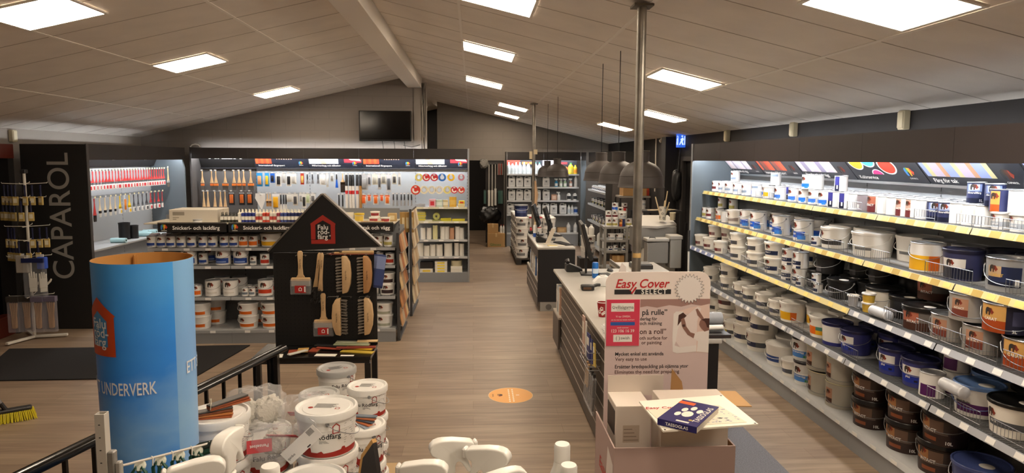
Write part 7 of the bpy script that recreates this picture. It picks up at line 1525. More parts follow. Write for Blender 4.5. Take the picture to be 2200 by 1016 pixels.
def ET(s, x0, x1, y, sz, bold, m_i, b, off=.0012, **kw):
    t2 = text2d(s, sz, bold, align='LEFT', **kw); xs = [v[0] for v in t2[0]]; f = (ESX(x1) - ESX(x0)) / (max(xs) - min(xs)); b.flat(([((x - min(xs)) * f + ESX(x0), z * f * 1.06 + ESZ(y)) for x, z in t2[0]], t2[1]), off, m_i)
mauve, mauve2, mauve3, pale = mat('d8c4c2', .5), mat('a5827c', .5), mat('c2a49e', .5), mat('e9dcd9', .5)
b = MB(); ms = [mauve, mauve2, mauve3, pale, mat('c3262c', .45), TXTD, TXT, mat('4a2e2a', .5), mat('8f6a60', .5), mat('e6cdc4', .5), mat('ece6e3', .5)]
b.flat(rect2(-wS, wS, .3, ESZ(188)), .0006, 0)
b.flat(EP([(435, 188), (783, 188), (783, 212), (740, 222), (690, 214), (640, 226), (580, 218), (520, 230), (470, 222), (435, 228)]), .0009, 1)
b.flat(EP([(600, 260), (640, 245), (690, 230), (775, 215), (783, 240), (783, 460), (720, 455), (724, 290), (690, 262)]), .0009, 9)
b.flat(EP([(603, 262), (615, 250), (648, 250), (664, 275), (646, 300), (625, 340), (618, 400), (612, 420), (640, 430), (722, 420), (722, 452), (625, 460), (604, 452), (600, 380)]), .0012, 10)
b.flat(EP([(664, 275), (722, 225), (740, 235), (722, 300), (722, 420), (640, 430), (618, 400), (625, 340), (646, 300)]), .0012, 3)
b.flat(EP([(628, 268), (650, 255), (668, 272), (640, 300), (624, 322)]), .0016, 7)
b.flat(EP([(640, 290), (655, 280), (662, 300), (668, 325), (690, 355), (712, 362), (706, 385), (676, 368), (652, 335), (645, 322)]), .0018, 8); b.flat(EP([(647, 316), (660, 314), (662, 326), (650, 328)]), .002, 7)
b.flat(EP([(712, 240), (722, 236), (735, 255), (755, 285), (748, 296), (722, 270)]), .0016, 8)
b.flat(EP([(735, 300), (742, 290), (762, 286), (783, 292), (783, 345), (760, 352), (745, 338), (736, 325), (732, 316)]), .0018, 8); b.flat(EP([(742, 292), (760, 285), (783, 286), (783, 335), (772, 330), (766, 312), (758, 300)]), .002, 7)
b.flat(EP([(706, 362), (730, 352), (760, 348), (783, 342), (783, 458), (724, 452), (728, 400), (706, 384)]), .0017, 10)
ET('Easy Cover', 313, 580, 112, .1, .014, 4, b, shear=.28); b.flat(EP([(388, 158), (396, 160), (418, 130), (410, 126)]), .0012, 4)
b.flat(EP([(307, 139), (385, 139), (398, 163), (307, 163)]), .0009, 5); b.flat(EP([(412, 139), (587, 139), (587, 163), (404, 163)]), .0009, 5); ET('SELECT', 440, 566, 151, .046, .02, 6, b, .0014, space=1.25)
star = []
for i in range(48): a = 2 * PI * i / 48; r_ = (76, 60)[i % 2]; star.append((678 + r_ * math.cos(a), 138 + r_ * math.sin(a)))
inn = [(678 + (x - 678) * .955, 138 + (y - 138) * .955) for x, y in star]; n = 48
b.flat(([(ESX(x), ESZ(y)) for x, y in star + inn], [(i, (i + 1) % n, n + (i + 1) % n, n + i) for i in range(n)]), .0016, 5); cidx = [(ESX(x), ESZ(y)) for x, y in inn] + [(ESX(678), ESZ(138))]; b.flat((cidx, [(i, (i + 1) % n, n) for i in range(n)]), .0016, 9 if False else 10)
ET('p\u00e5 rulle\u201d', 447, 571, 254, .075, .016, 5, b); ET('derlag f\u00f6r', 436, 522, 286, .05, .014, 5, b); ET('och m\u00e5lning', 436, 546, 308, .05, .014, 5, b); ET('on a roll\u201d', 436, 568, 350, .075, .014, 7, b); ET('oth surface for', 436, 575, 382, .05, .012, 7, b); ET('or painting', 446, 547, 405, .05, .012, 7, b)
ET('Mycket enkel att anv\u00e4nda', 317, 558, 461, .05, .016, 5, b); ET('Very easy to use', 317, 475, 487, .048, .01, 7, b); ET('Ers\u00e4tter bredspackling p\u00e5 oj\u00e4mna ytor', 317, 684, 525, .05, .016, 5, b); ET('Eliminates the need for preparing', 317, 639, 552, .048, .01, 7, b); ET('irregular surfaces', 317, 486, 574, .048, .01, 7, b)
obj('print', b, ms, t)
obj('rear_strut', MB().box(-.05, .05, .0061, .04, .3, 1.2), mat('b08a5c', .7), t)
t = thing('notice_sheet', 'pink laminated payment notice taped to left of cardboard sign', 'notice', (xc0, SYp - .003, 0)); b = MB(); ms = [mat('d8405c', .35), PAPER, TXTD, TXT, mat('2a5aa8', .4), mat('e8d4d4', .4)]
b.box(ESX(270), ESX(433), -.0025, -.0008, ESZ(418), ESZ(188), 0); F_ = .0029
b.flat(EP([(292, 205), (405, 205), (405, 247), (292, 247)]), F_, 1); ET('villa\u00e4garna', 312, 402, 226, .04, .0, 2, b, F_ + .0004); ET('Q', 297, 310, 226, .045, 0, 2, b, F_ + .0004); ET('VILLA\u00c4GARNAS F\u00d6RBUND', 318, 385, 239, .012, 0, 2, b, F_ + .0004)
ET('Vi tar SWISH,', 315, 388, 272, .03, 0, 3, b, F_); ET('om du inte kan betala med kort', 293, 408, 288, .014, 0, 3, b, F_); b.flat(EP([(290, 299), (410, 299), (410, 316), (290, 316)]), F_, 4); ET('swish nummer', 323, 380, 327, .018, 0, 3, b, F_); ET('123 106 16 39', 295, 408, 344, .035, .006, 3, b, F_)
b.flat(EP([(305, 362), (398, 362), (398, 398), (305, 398)]), F_, 1); ET('swish', 342, 385, 379, .036, 0, 2, b, F_ + .0004); ET('( )', 318, 337, 379, .036, 0, 2, b, F_ + .0004)
obj('sheet', b, ms, t); obj('white_border', MB().box(ESX(268), ESX(435), -.0008, -.0002, ESZ(420), ESZ(186)), mat('ecd8d8', .4), t)
# bin
bx0, bx1, by0, by1, bz = .645, 1.215, 2.95, 3.41, .8
t = thing('display_bin', 'open mauve-grey cardboard bin holding cartons at bottom of frame', 'display bin', (.93, 3.18, 0)); CB = mat('b59d96', .7); KR = mat('8a6238', .75); X = lambda x: x - .93; Y = lambda y: y - 3.18
obj('front_panel', MB().box(X(bx0), X(bx1), Y(by0), Y(by0) + .006, 0, bz), CB, t); obj('left_panel', MB().box(X(bx0), X(bx0) + .006, Y(by0) + .0061, Y(by1), 0, bz), CB, t); obj('right_panel', MB().box(X(bx1) - .006, X(bx1), Y(by0) + .0061, Y(by1), 0, bz), CB, t); obj('back_panel', MB().box(X(bx0) + .0061, X(bx1) - .0061, Y(by1) - .006, Y(by1), 0, bz - .2), CB, t)
obj('inner_lining', MB().box(X(bx0) + .0062, X(bx0) + .0075, Y(by0) + .0062, Y(by1) - .007, .02, bz - .002).box(X(bx1) - .0075, X(bx1) - .0062, Y(by0) + .0062, Y(by1) - .007, .02, bz - .002), KR, t)
obj('bottom_panel', MB().box(X(bx0) + .0062, X(bx1) - .0062, Y(by0) + .0062, Y(by1) - .0065, 0, .012), KR, t)
b = MB(); M = tr(X(bx0), Y(by0) + .14, bz - .11) @ rot('Z', -90); b.flat(poly2([(-.11, -.5), (.13, -.5), (.12, .02), (-.0, .06)]), .0005, 0, M); b.flat(shift2(text2d('Easy Cover', .09, .014, shear=.28, rotdeg=0), .0, -.1), .001, 1, M); obj('side_print', b, [mat('e6dcd6', .5), mat('c3262c', .45)], t)
WC = mat('ddd2c6', .65)
t = thing('carton', 'tall white carton with raised flap in left of cardboard bin', 'carton', (.764, 3.16, 0)); w2 = .085
b = MB().box(-w2, w2, -.08, .12, .0125, .95); obj('box', b, WC, t, .002); obj('raised_flap', MB().box(-w2, .2, .1205, .1235, .93, 1.035, 0), mat('d8ccc0', .65), t); obj('side_strip', MB().box(-w2 - .003, -w2 - .0002, -.06, .1, .8, .92), mat('2e2726', .5), t)
b = MB(); b.flat(rect2(-.05, .03, .77, .855), 0, 0, tr(0, -.0805, 0)); 
for q in range(4): b.flat(rect2(-.046, .026 - q * .01, .78 + q * .018, .783 + q * .018), .0004, 1, tr(0, -.0805, 0))
obj('stamp', b, [mat('bfae9c', .65), mat('7a6a5c', .7)], t)
t = thing('carton', 'wide white carton under the white board in right of bin', 'carton', (1.015, 3.12, 0)); obj('box', MB().box(-.15, .17, -.15, .01, .0125, 1.01), mat('d0c4b8', .65), t, .002); obj('corner_board', MB().box(-.148, -.07, -.154, -.1502, .3, 1.005), mat('d0c4b6', .65), t)
obj('kraft_flap', MB().add([(.1705, -.1, .962), (.3, -.1, .958), (.3, .1, .962), (.1705, .1, .965), (.1705, -.1, .966), (.3, -.1, .962), (.3, .1, .966), (.1705, .1, .969)], [(0, 3, 2, 1), (4, 5, 6, 7), (0, 1, 5, 4), (1, 2, 6, 5), (2, 3, 7, 6), (3, 0, 4, 7)]), mat('b98f5a', .7), t)
obj('upright_flap', MB().prism([(-.06, .97), (.01, .97), (-.005, 1.05), (-.055, 1.115)], .0105, .0145), mat('9a7346', .7), t); obj('label', MB().flat(rect2(-.13, -.115, .93, .96), .1545, 0), mat('7a6a5c', .7), t)
BZ = 1.0135; cs = [at(1424.6, 929, Z=BZ), at(1629, 914.6, Z=BZ), at(1551.6, 851.7, Z=BZ), at(1373, 865, Z=BZ)]
t = thing('white_board', 'white foam board with pinned corners lying over the cartons', 'board', (0, 0, BZ)); P = [(c.x, c.y) for c in cs]
obj('panel', MB().add([(x, y, 0.0002) for x, y in P] + [(x, y, .008) for x, y in P], [(3, 2, 1, 0), (4, 5, 6, 7), (0, 1, 5, 4), (1, 2, 6, 5), (2, 3, 7, 6), (3, 0, 4, 7)]), mat('f2ecde', .5), t)
cx_, cy_ = sum(p[0] for p in P) / 4, sum(p[1] for p in P) / 4
for k in (2, 1, 0): q = (P[k][0] * .95 + cx_ * .05, P[k][1] * .95 + cy_ * .05); obj('pin_hole', MB().lathe([(.005, .0082), (.005, .0086), (0, .0086)], 10, 0, tr(q[0], q[1], 0)), DARK, t)
zt_ = BZ + .0083
def Q(x, y, z): return at(1180 + x / 2.228, 560 + y / 2.228, Z=z)
def quadthing(name, lab, cat, pts, z, th, m_, base=None):
    q = thing(name, lab, cat, (0, 0, z)); P = [Q(x, y, z + th) for x, y in pts]
    obj(base or 'sheet', MB().add([(p.x, p.y, .0) for p in P] + [(p.x, p.y, th) for p in P], [(3, 2, 1, 0), (4, 5, 6, 7), (0, 1, 5, 4), (1, 2, 6, 5), (2, 3, 7, 6), (3, 0, 4, 7)]), m_, q); return q, P
t, P = quadthing('pattern_sheet', 'cream sheet with grey floral print under the blue sample book', 'paper sheet', [(560, 795), (945, 772), (810, 690), (470, 712)], zt_, .0015, mat('e6ddc8', .6))
b = MB()
for k in range(70):
    u, v = RN.random() * .5 + .48, RN.random() * .9 + .05; a_ = (P[0] * (1 - u) + P[1] * u) * (1 - v) + (P[3] * (1 - u) + P[2] * u) * v; s = RN.uniform(.003, .008); r_ = RN.uniform(0, 6)
    b.add([(a_.x + s * math.cos(r_ + i * PI / 2) * (1 + i % 2), a_.y + s * math.sin(r_ + i * PI / 2), .0018) for i in range(4)], [(0, 1, 2, 3)])
obj('floral_print', b, mat('a9a9b4', .6), t)
q = Q(545, 703, zt_ + .002); b = MB(); b.flat(text2d('Easy Cover', .036, .014, shear=.25), 0, 0, tr(q.x, q.y, .0019) @ rot('Z', 2) @ rot('X', -90)); obj('red_title', b, mat('b8323a', .5), t)
bz_ = zt_ + .0017; t, P = quadthing('sample_book', 'blue sample book with white paw print lying on white board', 'book', [(520, 757), (705, 800), (810, 703), (640, 668)], bz_, .024, mat('d8d2c4', .6), 'pages')
ctr = sum(P, Vector()) / 4; ins = [p + (p - ctr) * .015 for p in P]
obj('cover', MB().add([(p.x, p.y, .0242) for p in ins] + [(p.x, p.y, .0275) for p in ins], [(3, 2, 1, 0), (4, 5, 6, 7), (0, 1, 5, 4), (1, 2, 6, 5), (2, 3, 7, 6), (3, 0, 4, 7)]), mat('2a2764', .4), t)
a_, d_ = ins[0], ins[1]; obj('spine', MB().add([(a_.x, a_.y, 0), (d_.x, d_.y, 0), (d_.x, d_.y, .0241), (a_.x, a_.y, .0241), (a_.x + .002, a_.y + .003, 0), (d_.x + .002, d_.y + .003, 0), (d_.x + .002, d_.y + .003, .0241), (a_.x + .002, a_.y + .003, .0241)], [(0, 1, 2, 3), (4, 7, 6, 5), (3, 2, 6, 7), (0, 4, 5, 1)]), mat('262360', .4), t)
b = MB(); ux = (P[1] - P[0]).normalized(); uy = (P[3] - P[0]).normalized(); o0 = P[0]; Lx, Ly = (P[1] - P[0]).length, (P[3] - P[0]).length
def BF(t2, mi, dz=.0278): b.add([(o0.x + ux.x * x + uy.x * y, o0.y + ux.y * x + uy.y * y, dz) for x, y in t2[0]], t2[1], mi)
def ell(cx, cy, rx, ry, n=14): return poly2([(cx + rx * math.cos(2 * PI * i / n), cy + ry * math.sin(2 * PI * i / n)) for i in range(n)])
BF(shift2(rect2(-.035, .035, -.016, .016), Lx * .2, Ly * .88), 1)
BF(ell(Lx * .5, Ly * .42, Lx * .14, Ly * .13), 0)
for (u, v) in ((.28, .36), (.33, .58), (.5, .7), (.7, .62)): BF(ell(Lx * u, Ly * v, Lx * .075, Ly * .09), 0)
BF(shift2(text2d('TASSOGLAS', .036, .012, rotdeg=90), Lx * .86, Ly * .52), 0); BF(rect2(Lx * .42, Lx * .75, Ly * .06, Ly * .11), 0); BF(ell(Lx * .72, Ly * .2, .008, .008), 2)
obj('cover_print', b, [mat('ece8dc', .5), mat('e8602a', .45), mat('b8a050', .5)], t)
b = MB(); dirx = (ins[1] - ins[0]).normalized(); ang = math.atan2(dirx.y, dirx.x); mid = ins[0] * .5 + ins[1] * .5; b.flat(text2d('TASSOGLAS', .018, .012), .0008, 0, tr(mid.x, mid.y, .012) @ Matrix.Rotation(ang, 4, 'Z')); obj('spine_title', b, TXT, t)
# ================================================================ rear rack with cleaning agents
EJ = [.82, 1.70, 2.58]; EY, EB = 16.2, 16.75
EZ = [round(at(1110, y, Y=16.25).z, 3) for y in (374, 402, 431, 461, 501)]
for i in range(2):
    xc = (EJ[i] + EJ[i + 1]) / 2; hl = .439
    t = thing('shelving_bay', '%s bay of the far lit rack with white bottles' % ('left', 'right')[i], 'shelving', (xc, EB, 0), 0, 'bays of the far bottle rack')
    obj('back_panel', MB().box(-hl, hl, 0, .012, .1, 2.25), mat('a2a5a7', .55), t); obj('fascia_panel', MB().box(-hl, hl, -.55, -.538, 2.09, 2.285), mat('2b2726', .6), t); obj('canopy_bracket', MB().box(-.01, .01, -.5379, 0, 2.22, 2.245), SHELFG, t)
    b = MB().box(-hl, hl, -.05, -.044, 1.93, 2.1, 0); b.flat(rect2(-hl + .02, -.1, 1.96, 2.09), .051, 1).flat(rect2(-.05, .2, 1.99, 2.05), .051, 2); obj('header_banner', b, [mat('20232e', .4), mat('d0402c' if i == 0 else 'd8d2dc', .4), mat('c9783c' if i == 0 else '8f2a34', .4)], t)
    obj('added_light_shield', MB().box(-hl + .01, hl - .01, -.5379, -.25, 2.19, 2.2), mat('d8dadb', .4), t)  # shield added over the tube, keeps its light downward
    obj('light_tube', MB().lathe([(0, -hl + .03), (.014, -hl + .03), (.014, hl - .03), (0, hl - .03)], 10, 0, tr(0, -.42, 2.15) @ rot('Y', 90)), bright('t', TUBE_POWER, COOL), t)
    for z in EZ: obj('shelf', MB().box(-hl, hl, -.4, -.001, z - .02, z), SHELFG, t); obj('price_strip', MB().box(-hl, hl, -.406, -.4001, z - .035, z + .004), mat('c9cbcc', .4), t)
    obj('kick_plate', MB().box(-hl, hl, -.4, -.38, 0, EZ[4] - .021), mat('83868a', .5), t)
t = thing('end_panel', 'dark end panel at left of the far bottle rack', 'panel', (.805, 16.47, 0)); obj('panel', MB().box(-.012, .012, -.27, .27, 0, 2.29), mat('2f2c2b', .6), t); obj('edge_strip', MB().box(-.012, .012, -.276, -.2701, 0, 2.29), mat('55524f', .5), t)
t = thing('end_panel', 'blue-grey corner panel right of the far bottle rack', 'panel', (2.66, 16.2, 0)); obj('panel', MB().box(-.06, .06, -.02, .02, 0, 2.09), mat('5b646a', .55), t); obj('top_panel', MB().box(-.06, .06, -.02, .02, 2.0905, 2.285), mat('2b2726', .6), t)
SE = Series('from left', 'bottles on the far rack', lambda p: p.x)
W2 = mat('e2e3e2', .35)
def mk_bot(h, r, c, cap, lab=None, name='plastic_bottle'):
    q = thing(name, '', 'bottle'); m_ = mat(c, .35); obj('bottle', MB().lathe([(0, 0), (r, 0), (r, h * .62), (r * .85, h * .74), (r * .38, h * .86), (r * .36, h * .9), (0, h * .9)], 18), m_, q); obj('cap', MB().lathe([(0, h * .9), (r * .4, h * .9), (r * .38, h), (0, h)], 14), mat(cap, .4), q)
    if lab: obj('label', MB().lathe([(r + .0006, h * .14), (r + .0006, h * .52)], 14, 0, None, -1.0, 1.0), mat(lab, .5), q)
    return q
def mk_jerry(w=.172, h=.27, c='dfe0de', lab='c4c6c6'):
    q = thing('jerrycan', '', 'jerrycan'); obj('body', MB().box(-w / 2, w / 2, -.07, .07, 0, h * .8), mat(c, .38), q, .02, seg=3)
    b = MB(); b.tube([(-w * .38, 0, h * .78), (-w * .3, 0, h * .96), (w * .12, 0, h * .96), (w * .18, 0, h * .78)], .016, 10); obj('grip', b, mat(c, .38), q); obj('cap', MB().lathe([(0, h * .79), (.026, h * .79), (.025, h * .92), (0, h * .92)], 14, 0, tr(w * .34, 0, 0)), mat('d2d3d2', .4), q)
    b = MB(); b.flat(rect2(-w * .32, w * .32, h * .15, h * .62), .0706, 0); b.flat(shift2(poly2([(.022 * math.cos(a * PI / 6), .022 * math.sin(a * PI / 6)) for a in range(12)]), 0, h * .5), .071, 1); obj('label', b, [mat(lab, .5), mat('6a6c70', .5)], q); return q
def mk_trig(c):
    q = mk_bot(.17, .04, c, 'e2e2e0', 'e8e8e4', 'trigger_bottle'); obj('trigger', MB().prism([(-.045, .17), (.03, .17), (.035, .2), (-.05, .21)], -.012, .012), mat('d8dad8', .4), q, .003); return q
def E(px, k, key, mk, nm):
    z = EZ[k]; Y = 16.46; o = place(key, mk, (xof(px, Y, z + .1), Y, z + .0005), '', 'x'); SE.add(o, nm, ['top', 'second', 'third', 'fourth', 'bottom'][k] + ' shelf of far rack')
for k, px in enumerate((1093, 1101, 1109, 1117, 1126, 1135, 1151, 1159)): E(px, 0, ('wb', k in (1, 5), k > 5), lambda: mk_bot(.28, .043, 'e2e6e5', 'c03030' if k in (1, 5) else ('4fae9a' if k > 5 else 'dfe0de'), 'cfd6d6'), 'white bottle with red cap' if k in (1, 5) else ('white bottle with teal cap' if k > 5 else 'white bottle'))
E(1226, 0, 'yj', lambda: mk_bot(.27, .062, 'dcc828', '3f9a4a', 'e8d860'), 'yellow canister with green cap'); E(1236, 0, 'yj2', lambda: mk_bot(.22, .05, 'd8b824', 'e0c030', 'd88a2a'), 'smaller yellow canister'); E(1217, 0, 'rj', lambda: mk_bot(.2, .035, 'd8682a', '2a2a2c'), 'orange bottle')
for px in (1099, 1116, 1133, 1173): E(px, 1, 'jc', mk_jerry, 'white jerrycan')
E(1149, 1, 'wb5', lambda: mk_bot(.26, .045, 'e4e6e4', 'dfe0de', 'd4d8d8'), 'tall white bottle')
for px, c, nm in ((1195, '2a8fc0', 'blue trigger bottle'), (1205, 'b8ccb8', 'pale green trigger bottle'), (1214, 'a9c8a4', 'green trigger bottle'), (1226, 'b88a78', 'amber trigger bottle')): E(px, 1, ('tg', c), lambda: mk_trig(c), nm)
E(1237, 1, 'wb6', lambda: mk_bot(.28, .042, 'e8e8e6', 'dfe0de'), 'white bottle at right end')
for px in (1099, 1116, 1133, 1154, 1173): E(px, 2, 'jc', mk_jerry, 'white jerrycan')
E(1190, 2, 'pk', lambda: mk_box(.13, .1, .14, 'c9a088', 'e2c8b4'), 'peach-coloured pack'); E(1200, 2, ('tg', 'w'), lambda: mk_trig('e6e8e6'), 'white trigger bottle')
for px in (1222, 1235): E(px, 2, 'dl', lambda: mk_bot(.2, .055, 'e6e6e4', '2a2a2c', '2c3038' if px < 1230 else '9a3a38'), 'white bottle with dark cap')
for px in (1096, 1154, 1172, 1189, 1209): E(px, 3, 'jc', mk_jerry, 'white jerrycan')
for px in (1222, 1229): E(px, 3, 'wb7', lambda: mk_bot(.22, .04, 'e2e4e2', 'd8dad8', 'c2ccd4'), 'small white bottle')
E(1237, 3, 'bc', lambda: mk_rollv(.05, .17, 'c8d0dc', 'd0d4d8', '2a5ab0', 'metal_can'), 'blue and white can')
E(1206, 4, 'cb', lambda: mk_box(.22, .2, .12, 'b08a5c', 'c9a878'), 'open cardboard box')
for px in (1221, 1236): E(px, 4, 'wb8', lambda: mk_bot(.24, .05, 'e6e6e4', 'dfe0de', 'd0d2d2'), 'white bottle beside cardboard box')
SE.done()
# ---- rack along the right wall, far part
FX = 2.75
t = thing('shelving_bay', 'far dim rack on right wall with rows of small tins', 'shelving', (FX, 14.95, 0)); X = lambda x: x - FX
obj('back_panel', MB().box(X(3.36), X(3.37), -1.05, 1.05, .1, 2.2), mat('6f7274', .55), t); obj('fascia_panel', MB().box(0, .015, -1.05, 1.05, 2.05, 2.28), mat('2b2726', .6), t); obj('canopy_bracket', MB().box(.0151, X(3.36), -.01, .01, 2.2, 2.23), SHELFG, t)
FZ = (1.42, 1.09, .7, .16)
for z in FZ: obj('shelf', MB().box(.0, X(3.36) - .001, -1.05, 1.05, z - .025, z), SHELFG, t); obj('price_strip', MB().box(-.008, -.0002, -1.05, 1.05, z - .04, z + .003), mat('c2c4c6', .4), t)
obj('side_panel', MB().box(.0, X(3.36), -1.075, -1.051, 0, 2.28), mat('3a3836', .6), t); obj('added_light_shield', MB().box(.0151, .3, -1.04, 1.04, 2.14, 2.15), mat('d8dadb', .4), t); obj('light_tube', MB().lathe([(0, -1), (.014, -1), (.014, 1), (0, 1)], 10, 0, tr(.1, 0, 2.12) @ rot('X', 90)), bright('t', TUBE_POWER, COOL), t)  # shield above the tube added to dim the bright ceiling patch
SFr = Series('from far end', 'tins on the far right-wall rack', lambda p: -p.y)
for li, (z, kinds) in enumerate(zip(FZ[:3], (('smallb', 'small'), ('halfblack', 'olive', 'halfblack'), ('halfblack', 'taupe', 'olive')))):
    y = 15.85; k = 0
    while y > 14.05:
        kd = kinds[k % len(kinds)]; r = CK[kd]['r1']
        for dx in (.06, .19):
            o = place(kd, lambda: mk_can(CK[kd], 'paint tin'), (FX + dx + r, y, z + .0005), '', 'x', -PI / 2 + RN.uniform(-.2, .2)); SFr.add(o, CNAME[kd], '%s row, %s far-rack shelf' % ('front' if dx < .1 else 'rear', ['top', 'second', 'third'][li]))
        y -= 2 * r + .025; k += 1
SFr.done()
SFr = Series('from far end', 'big white jugs under the far right rack', lambda p: (-p.y, p.z))
for y in (15.2, 14.85, 14.5, 14.15): o = place('jug', lambda: mk_bot(.36, .12, 'dedcd4', 'e2e0da', None, 'plastic_jug'), (2.95, y, .1605), '', 'x'); SFr.add(o, 'big white jug', 'bottom shelf of far right rack')
SFr.done()
t = thing('wall_partition', 'dark grey partition panel beyond the counters at right', 'partition', (3.05, 12.9, 0)); obj('panel', MB().box(-.36, .36, -.03, .03, 0, 2.0), mat('3d3835', .65), t); obj('cap_rail', MB().box(-.365, .365, -.034, .034, 2.0001, 2.03), mat('4a4542', .6), t)
# ---- stacks of white tubs on the sales pallet
t = thing('pallet', 'pallet base under the stacked white tubs before far rack', 'pallet', (1.25, 14.45, 0)); obj('deck', MB().box(-.4, .4, -1.05, 1.05, .1, .13), mat('3a342e', .7), t)
for x in (-.33, .33): obj('runner', MB().box(x - .05, x + .05, -1.05, 1.05, 0, .0999), mat('2c2723', .7), t)
CK['pal'] = K('tub', .118, .13, .205, lt, WHITE, bands=[(.05, .11, -.9, .6, mat('77787a', .5))], emb=(.12, .07, -.1), bail=.35, bm=WHITE); CNAME['pal'] = 'white tub with grey label'
CK['red10'] = K('tub', .118, .13, .215, lt, mat('b8262c', .4), bands=[(.0, .02, -1.5, 1.5, mat('b8262c', .45)), (.06, .15, -.5, .5, mat('d8d4cc', .5))], bail=.35, bm=WHITE); CNAME['red10'] = 'white tub with red rim'
SP_ = Series('from front', 'white tubs stacked on the sales pallet', lambda p: (p.y, p.x))
for ix, x in enumerate((.99, 1.265, 1.54)):
    for iy in range(7 if ix == 0 else 3):
        for k in range(4):
            if ix == 1 and iy == 0 and k == 3: kd = 'red10'
            else: kd = 'pal'
            o = place(kd, lambda: mk_can(CK[kd], 'tub'), (x, 13.55 + iy * .285, .131 + k * .2025), '', 'x', (-.1 if iy == 0 else -PI / 2) + RN.uniform(-.3, .3)); SP_.add(o, CNAME[kd], '%s layer, %s row of sales pallet' % (['lowest', 'second', 'third', 'top'][k], ['left', 'middle', 'right'][ix]))
SP_.done()
CK['nav10'] = K('pail', .125, .14, .24, mat('23305e', .4), mat('8f9296', .4), bands=[(.08, .17, -.8, .8, mat('5a6a9a', .45))], bail=.3, bm=lt, ring=0)
t = mk_can(CK['nav10'], 'pail'); t.location = (.99, 13.84, .131 + 4 * .2025 + .002); t['label'] = 'navy pail with grey lid standing on top of white tub stack'
# ---- mop corner at the doorway
t = thing('roller_stand', 'wall strip hung with paint roller poles and mops beside doorway', 'tool rack', (.52, 16.97, 0)); obj('rail', MB().box(-.17, .22, -.02, .0, 1.98, 2.03), mat('3a3836', .5), t); obj('lower_rail', MB().box(-.17, .22, -.02, 0, 1.28, 1.31), mat('3a3836', .5), t)
SMo = Series('from left', 'poles at the doorway', lambda p: p.x)
for k, (x, z0, c) in enumerate(((.40, .92, 'd8d4cc'), (.48, .92, 'cfc9be'), (.56, .96, 'd8d4cc'))):
    q = thing('paint_roller', '', 'roller', (x, 16.9, 0)); obj('pole', MB().tube([(0, 0, z0 + .42), (0, 0, 1.98)], .012, 8), mat('b8b4ac', .4), q); obj('sleeve', MB().lathe([(0, z0), (.03, z0), (.03, z0 + .42), (0, z0 + .42)], 14), mat(c, .8), q); obj('clip', MB().box(-.015, .015, .012, .07, 1.9, 1.95), DARK, q); SMo.add(q, 'white roller on a pole', 'hanging beside doorway')
SMo.done()
for k, (x, z, c, lab) in enumerate(((.27, 1.9, '77746e', 'grey fluffy mop head bag hanging left of roller poles'), (.68, 1.72, 'a8483c', 'red-handled tools hanging right of roller poles'))):
    q = thing('tool_bundle', lab, 'tools', (x, 16.88, z)); 
    if k == 0: obj('mop_head', crumple(.2, .14, .2, 12, 4, .04), mat(c, .95), q); obj('strap', MB().tube([(0, 0, .18), (0, .06, .1)], .008, 6), DARK, q)
    else:
        for j in range(5): obj('handle', MB().tube([(-.06 + j * .03, 0, 0), (-.06 + j * .03, .03, .3)], .01, 6), mat(c if j % 2 else '8a8680', .5), q)
        obj('hanger', MB().box(-.08, .08, .02, .08, .28, .3), DARK, q)
for k, (x, c) in enumerate(((.3, '4a6a62'), (.66, '3f6a60'), (.72, '5a7a70'))):
    q = thing('tool_bundle', ['green-grey handled tools left of the roller poles', 'teal handled tools right of roller poles, upper', 'teal handled tools at the rack edge beside rollers'][k], 'tools', (x, 16.9, 1.0)); 
    for j in range(3): obj('handle', MB().tube([(-.02 + j * .02, 0, 0), (-.02 + j * .02, .05, .34)], .009, 6), mat(c, .5), q)
    obj('hanger', MB().box(-.03, .03, .04, .1, .33, .35), DARK, q)
q = thing('refuse_bag_heap', 'heap of black refuse bags on the cardboard boxes by doorway', 'bags', (.42, 16.72, .56)); obj('bag', crumple(.5, .3, .36, 16, 9, .03), mat('0d0d0e', .35), q); obj('tie', MB().tube([(0, 0, .33), (.02, 0, .4)], .02, 6), BLACK, q)
def cbox(x, y, z, w, d, h, lab, txt=None, col='b08a58'):
    q = thing('cardboard_box', lab, 'box', (x, y, z)); obj('box', MB().box(-w / 2, w / 2, -d / 2, d / 2, 0, h), mat(col, .7), q, .003); obj('tape', MB().box(-.02, .02, -d / 2 - .001, d / 2, h - .08, h + .001), mat('c9a878', .5), q)
    if txt: obj('print', MB().flat(shift2(text2d(txt, .09, .01), -.02, .06), d / 2 + .0012, 0), mat('3f7a3a', .6), q)
    return q
cbox(.56, 16.35, 0, .42, .4, .33, 'larger cardboard box with green lettering on floor by doorway', 'Glncou'); cbox(.48, 16.3, .3315, .26, .2, .22, 'smaller cardboard box stacked on the lettered box')
for k, x in enumerate((.68, .745)): q = mk_bot(.2, .03, 'e2e2de', 'b83030', 'd4d4d0'); q.location = (x, 16.3, .3315); q['label'] = 'white bottle with red cap on cardboard box, %s of two' % ('left', 'right')[k]; q['group'] = 'bottles on the cardboard box'
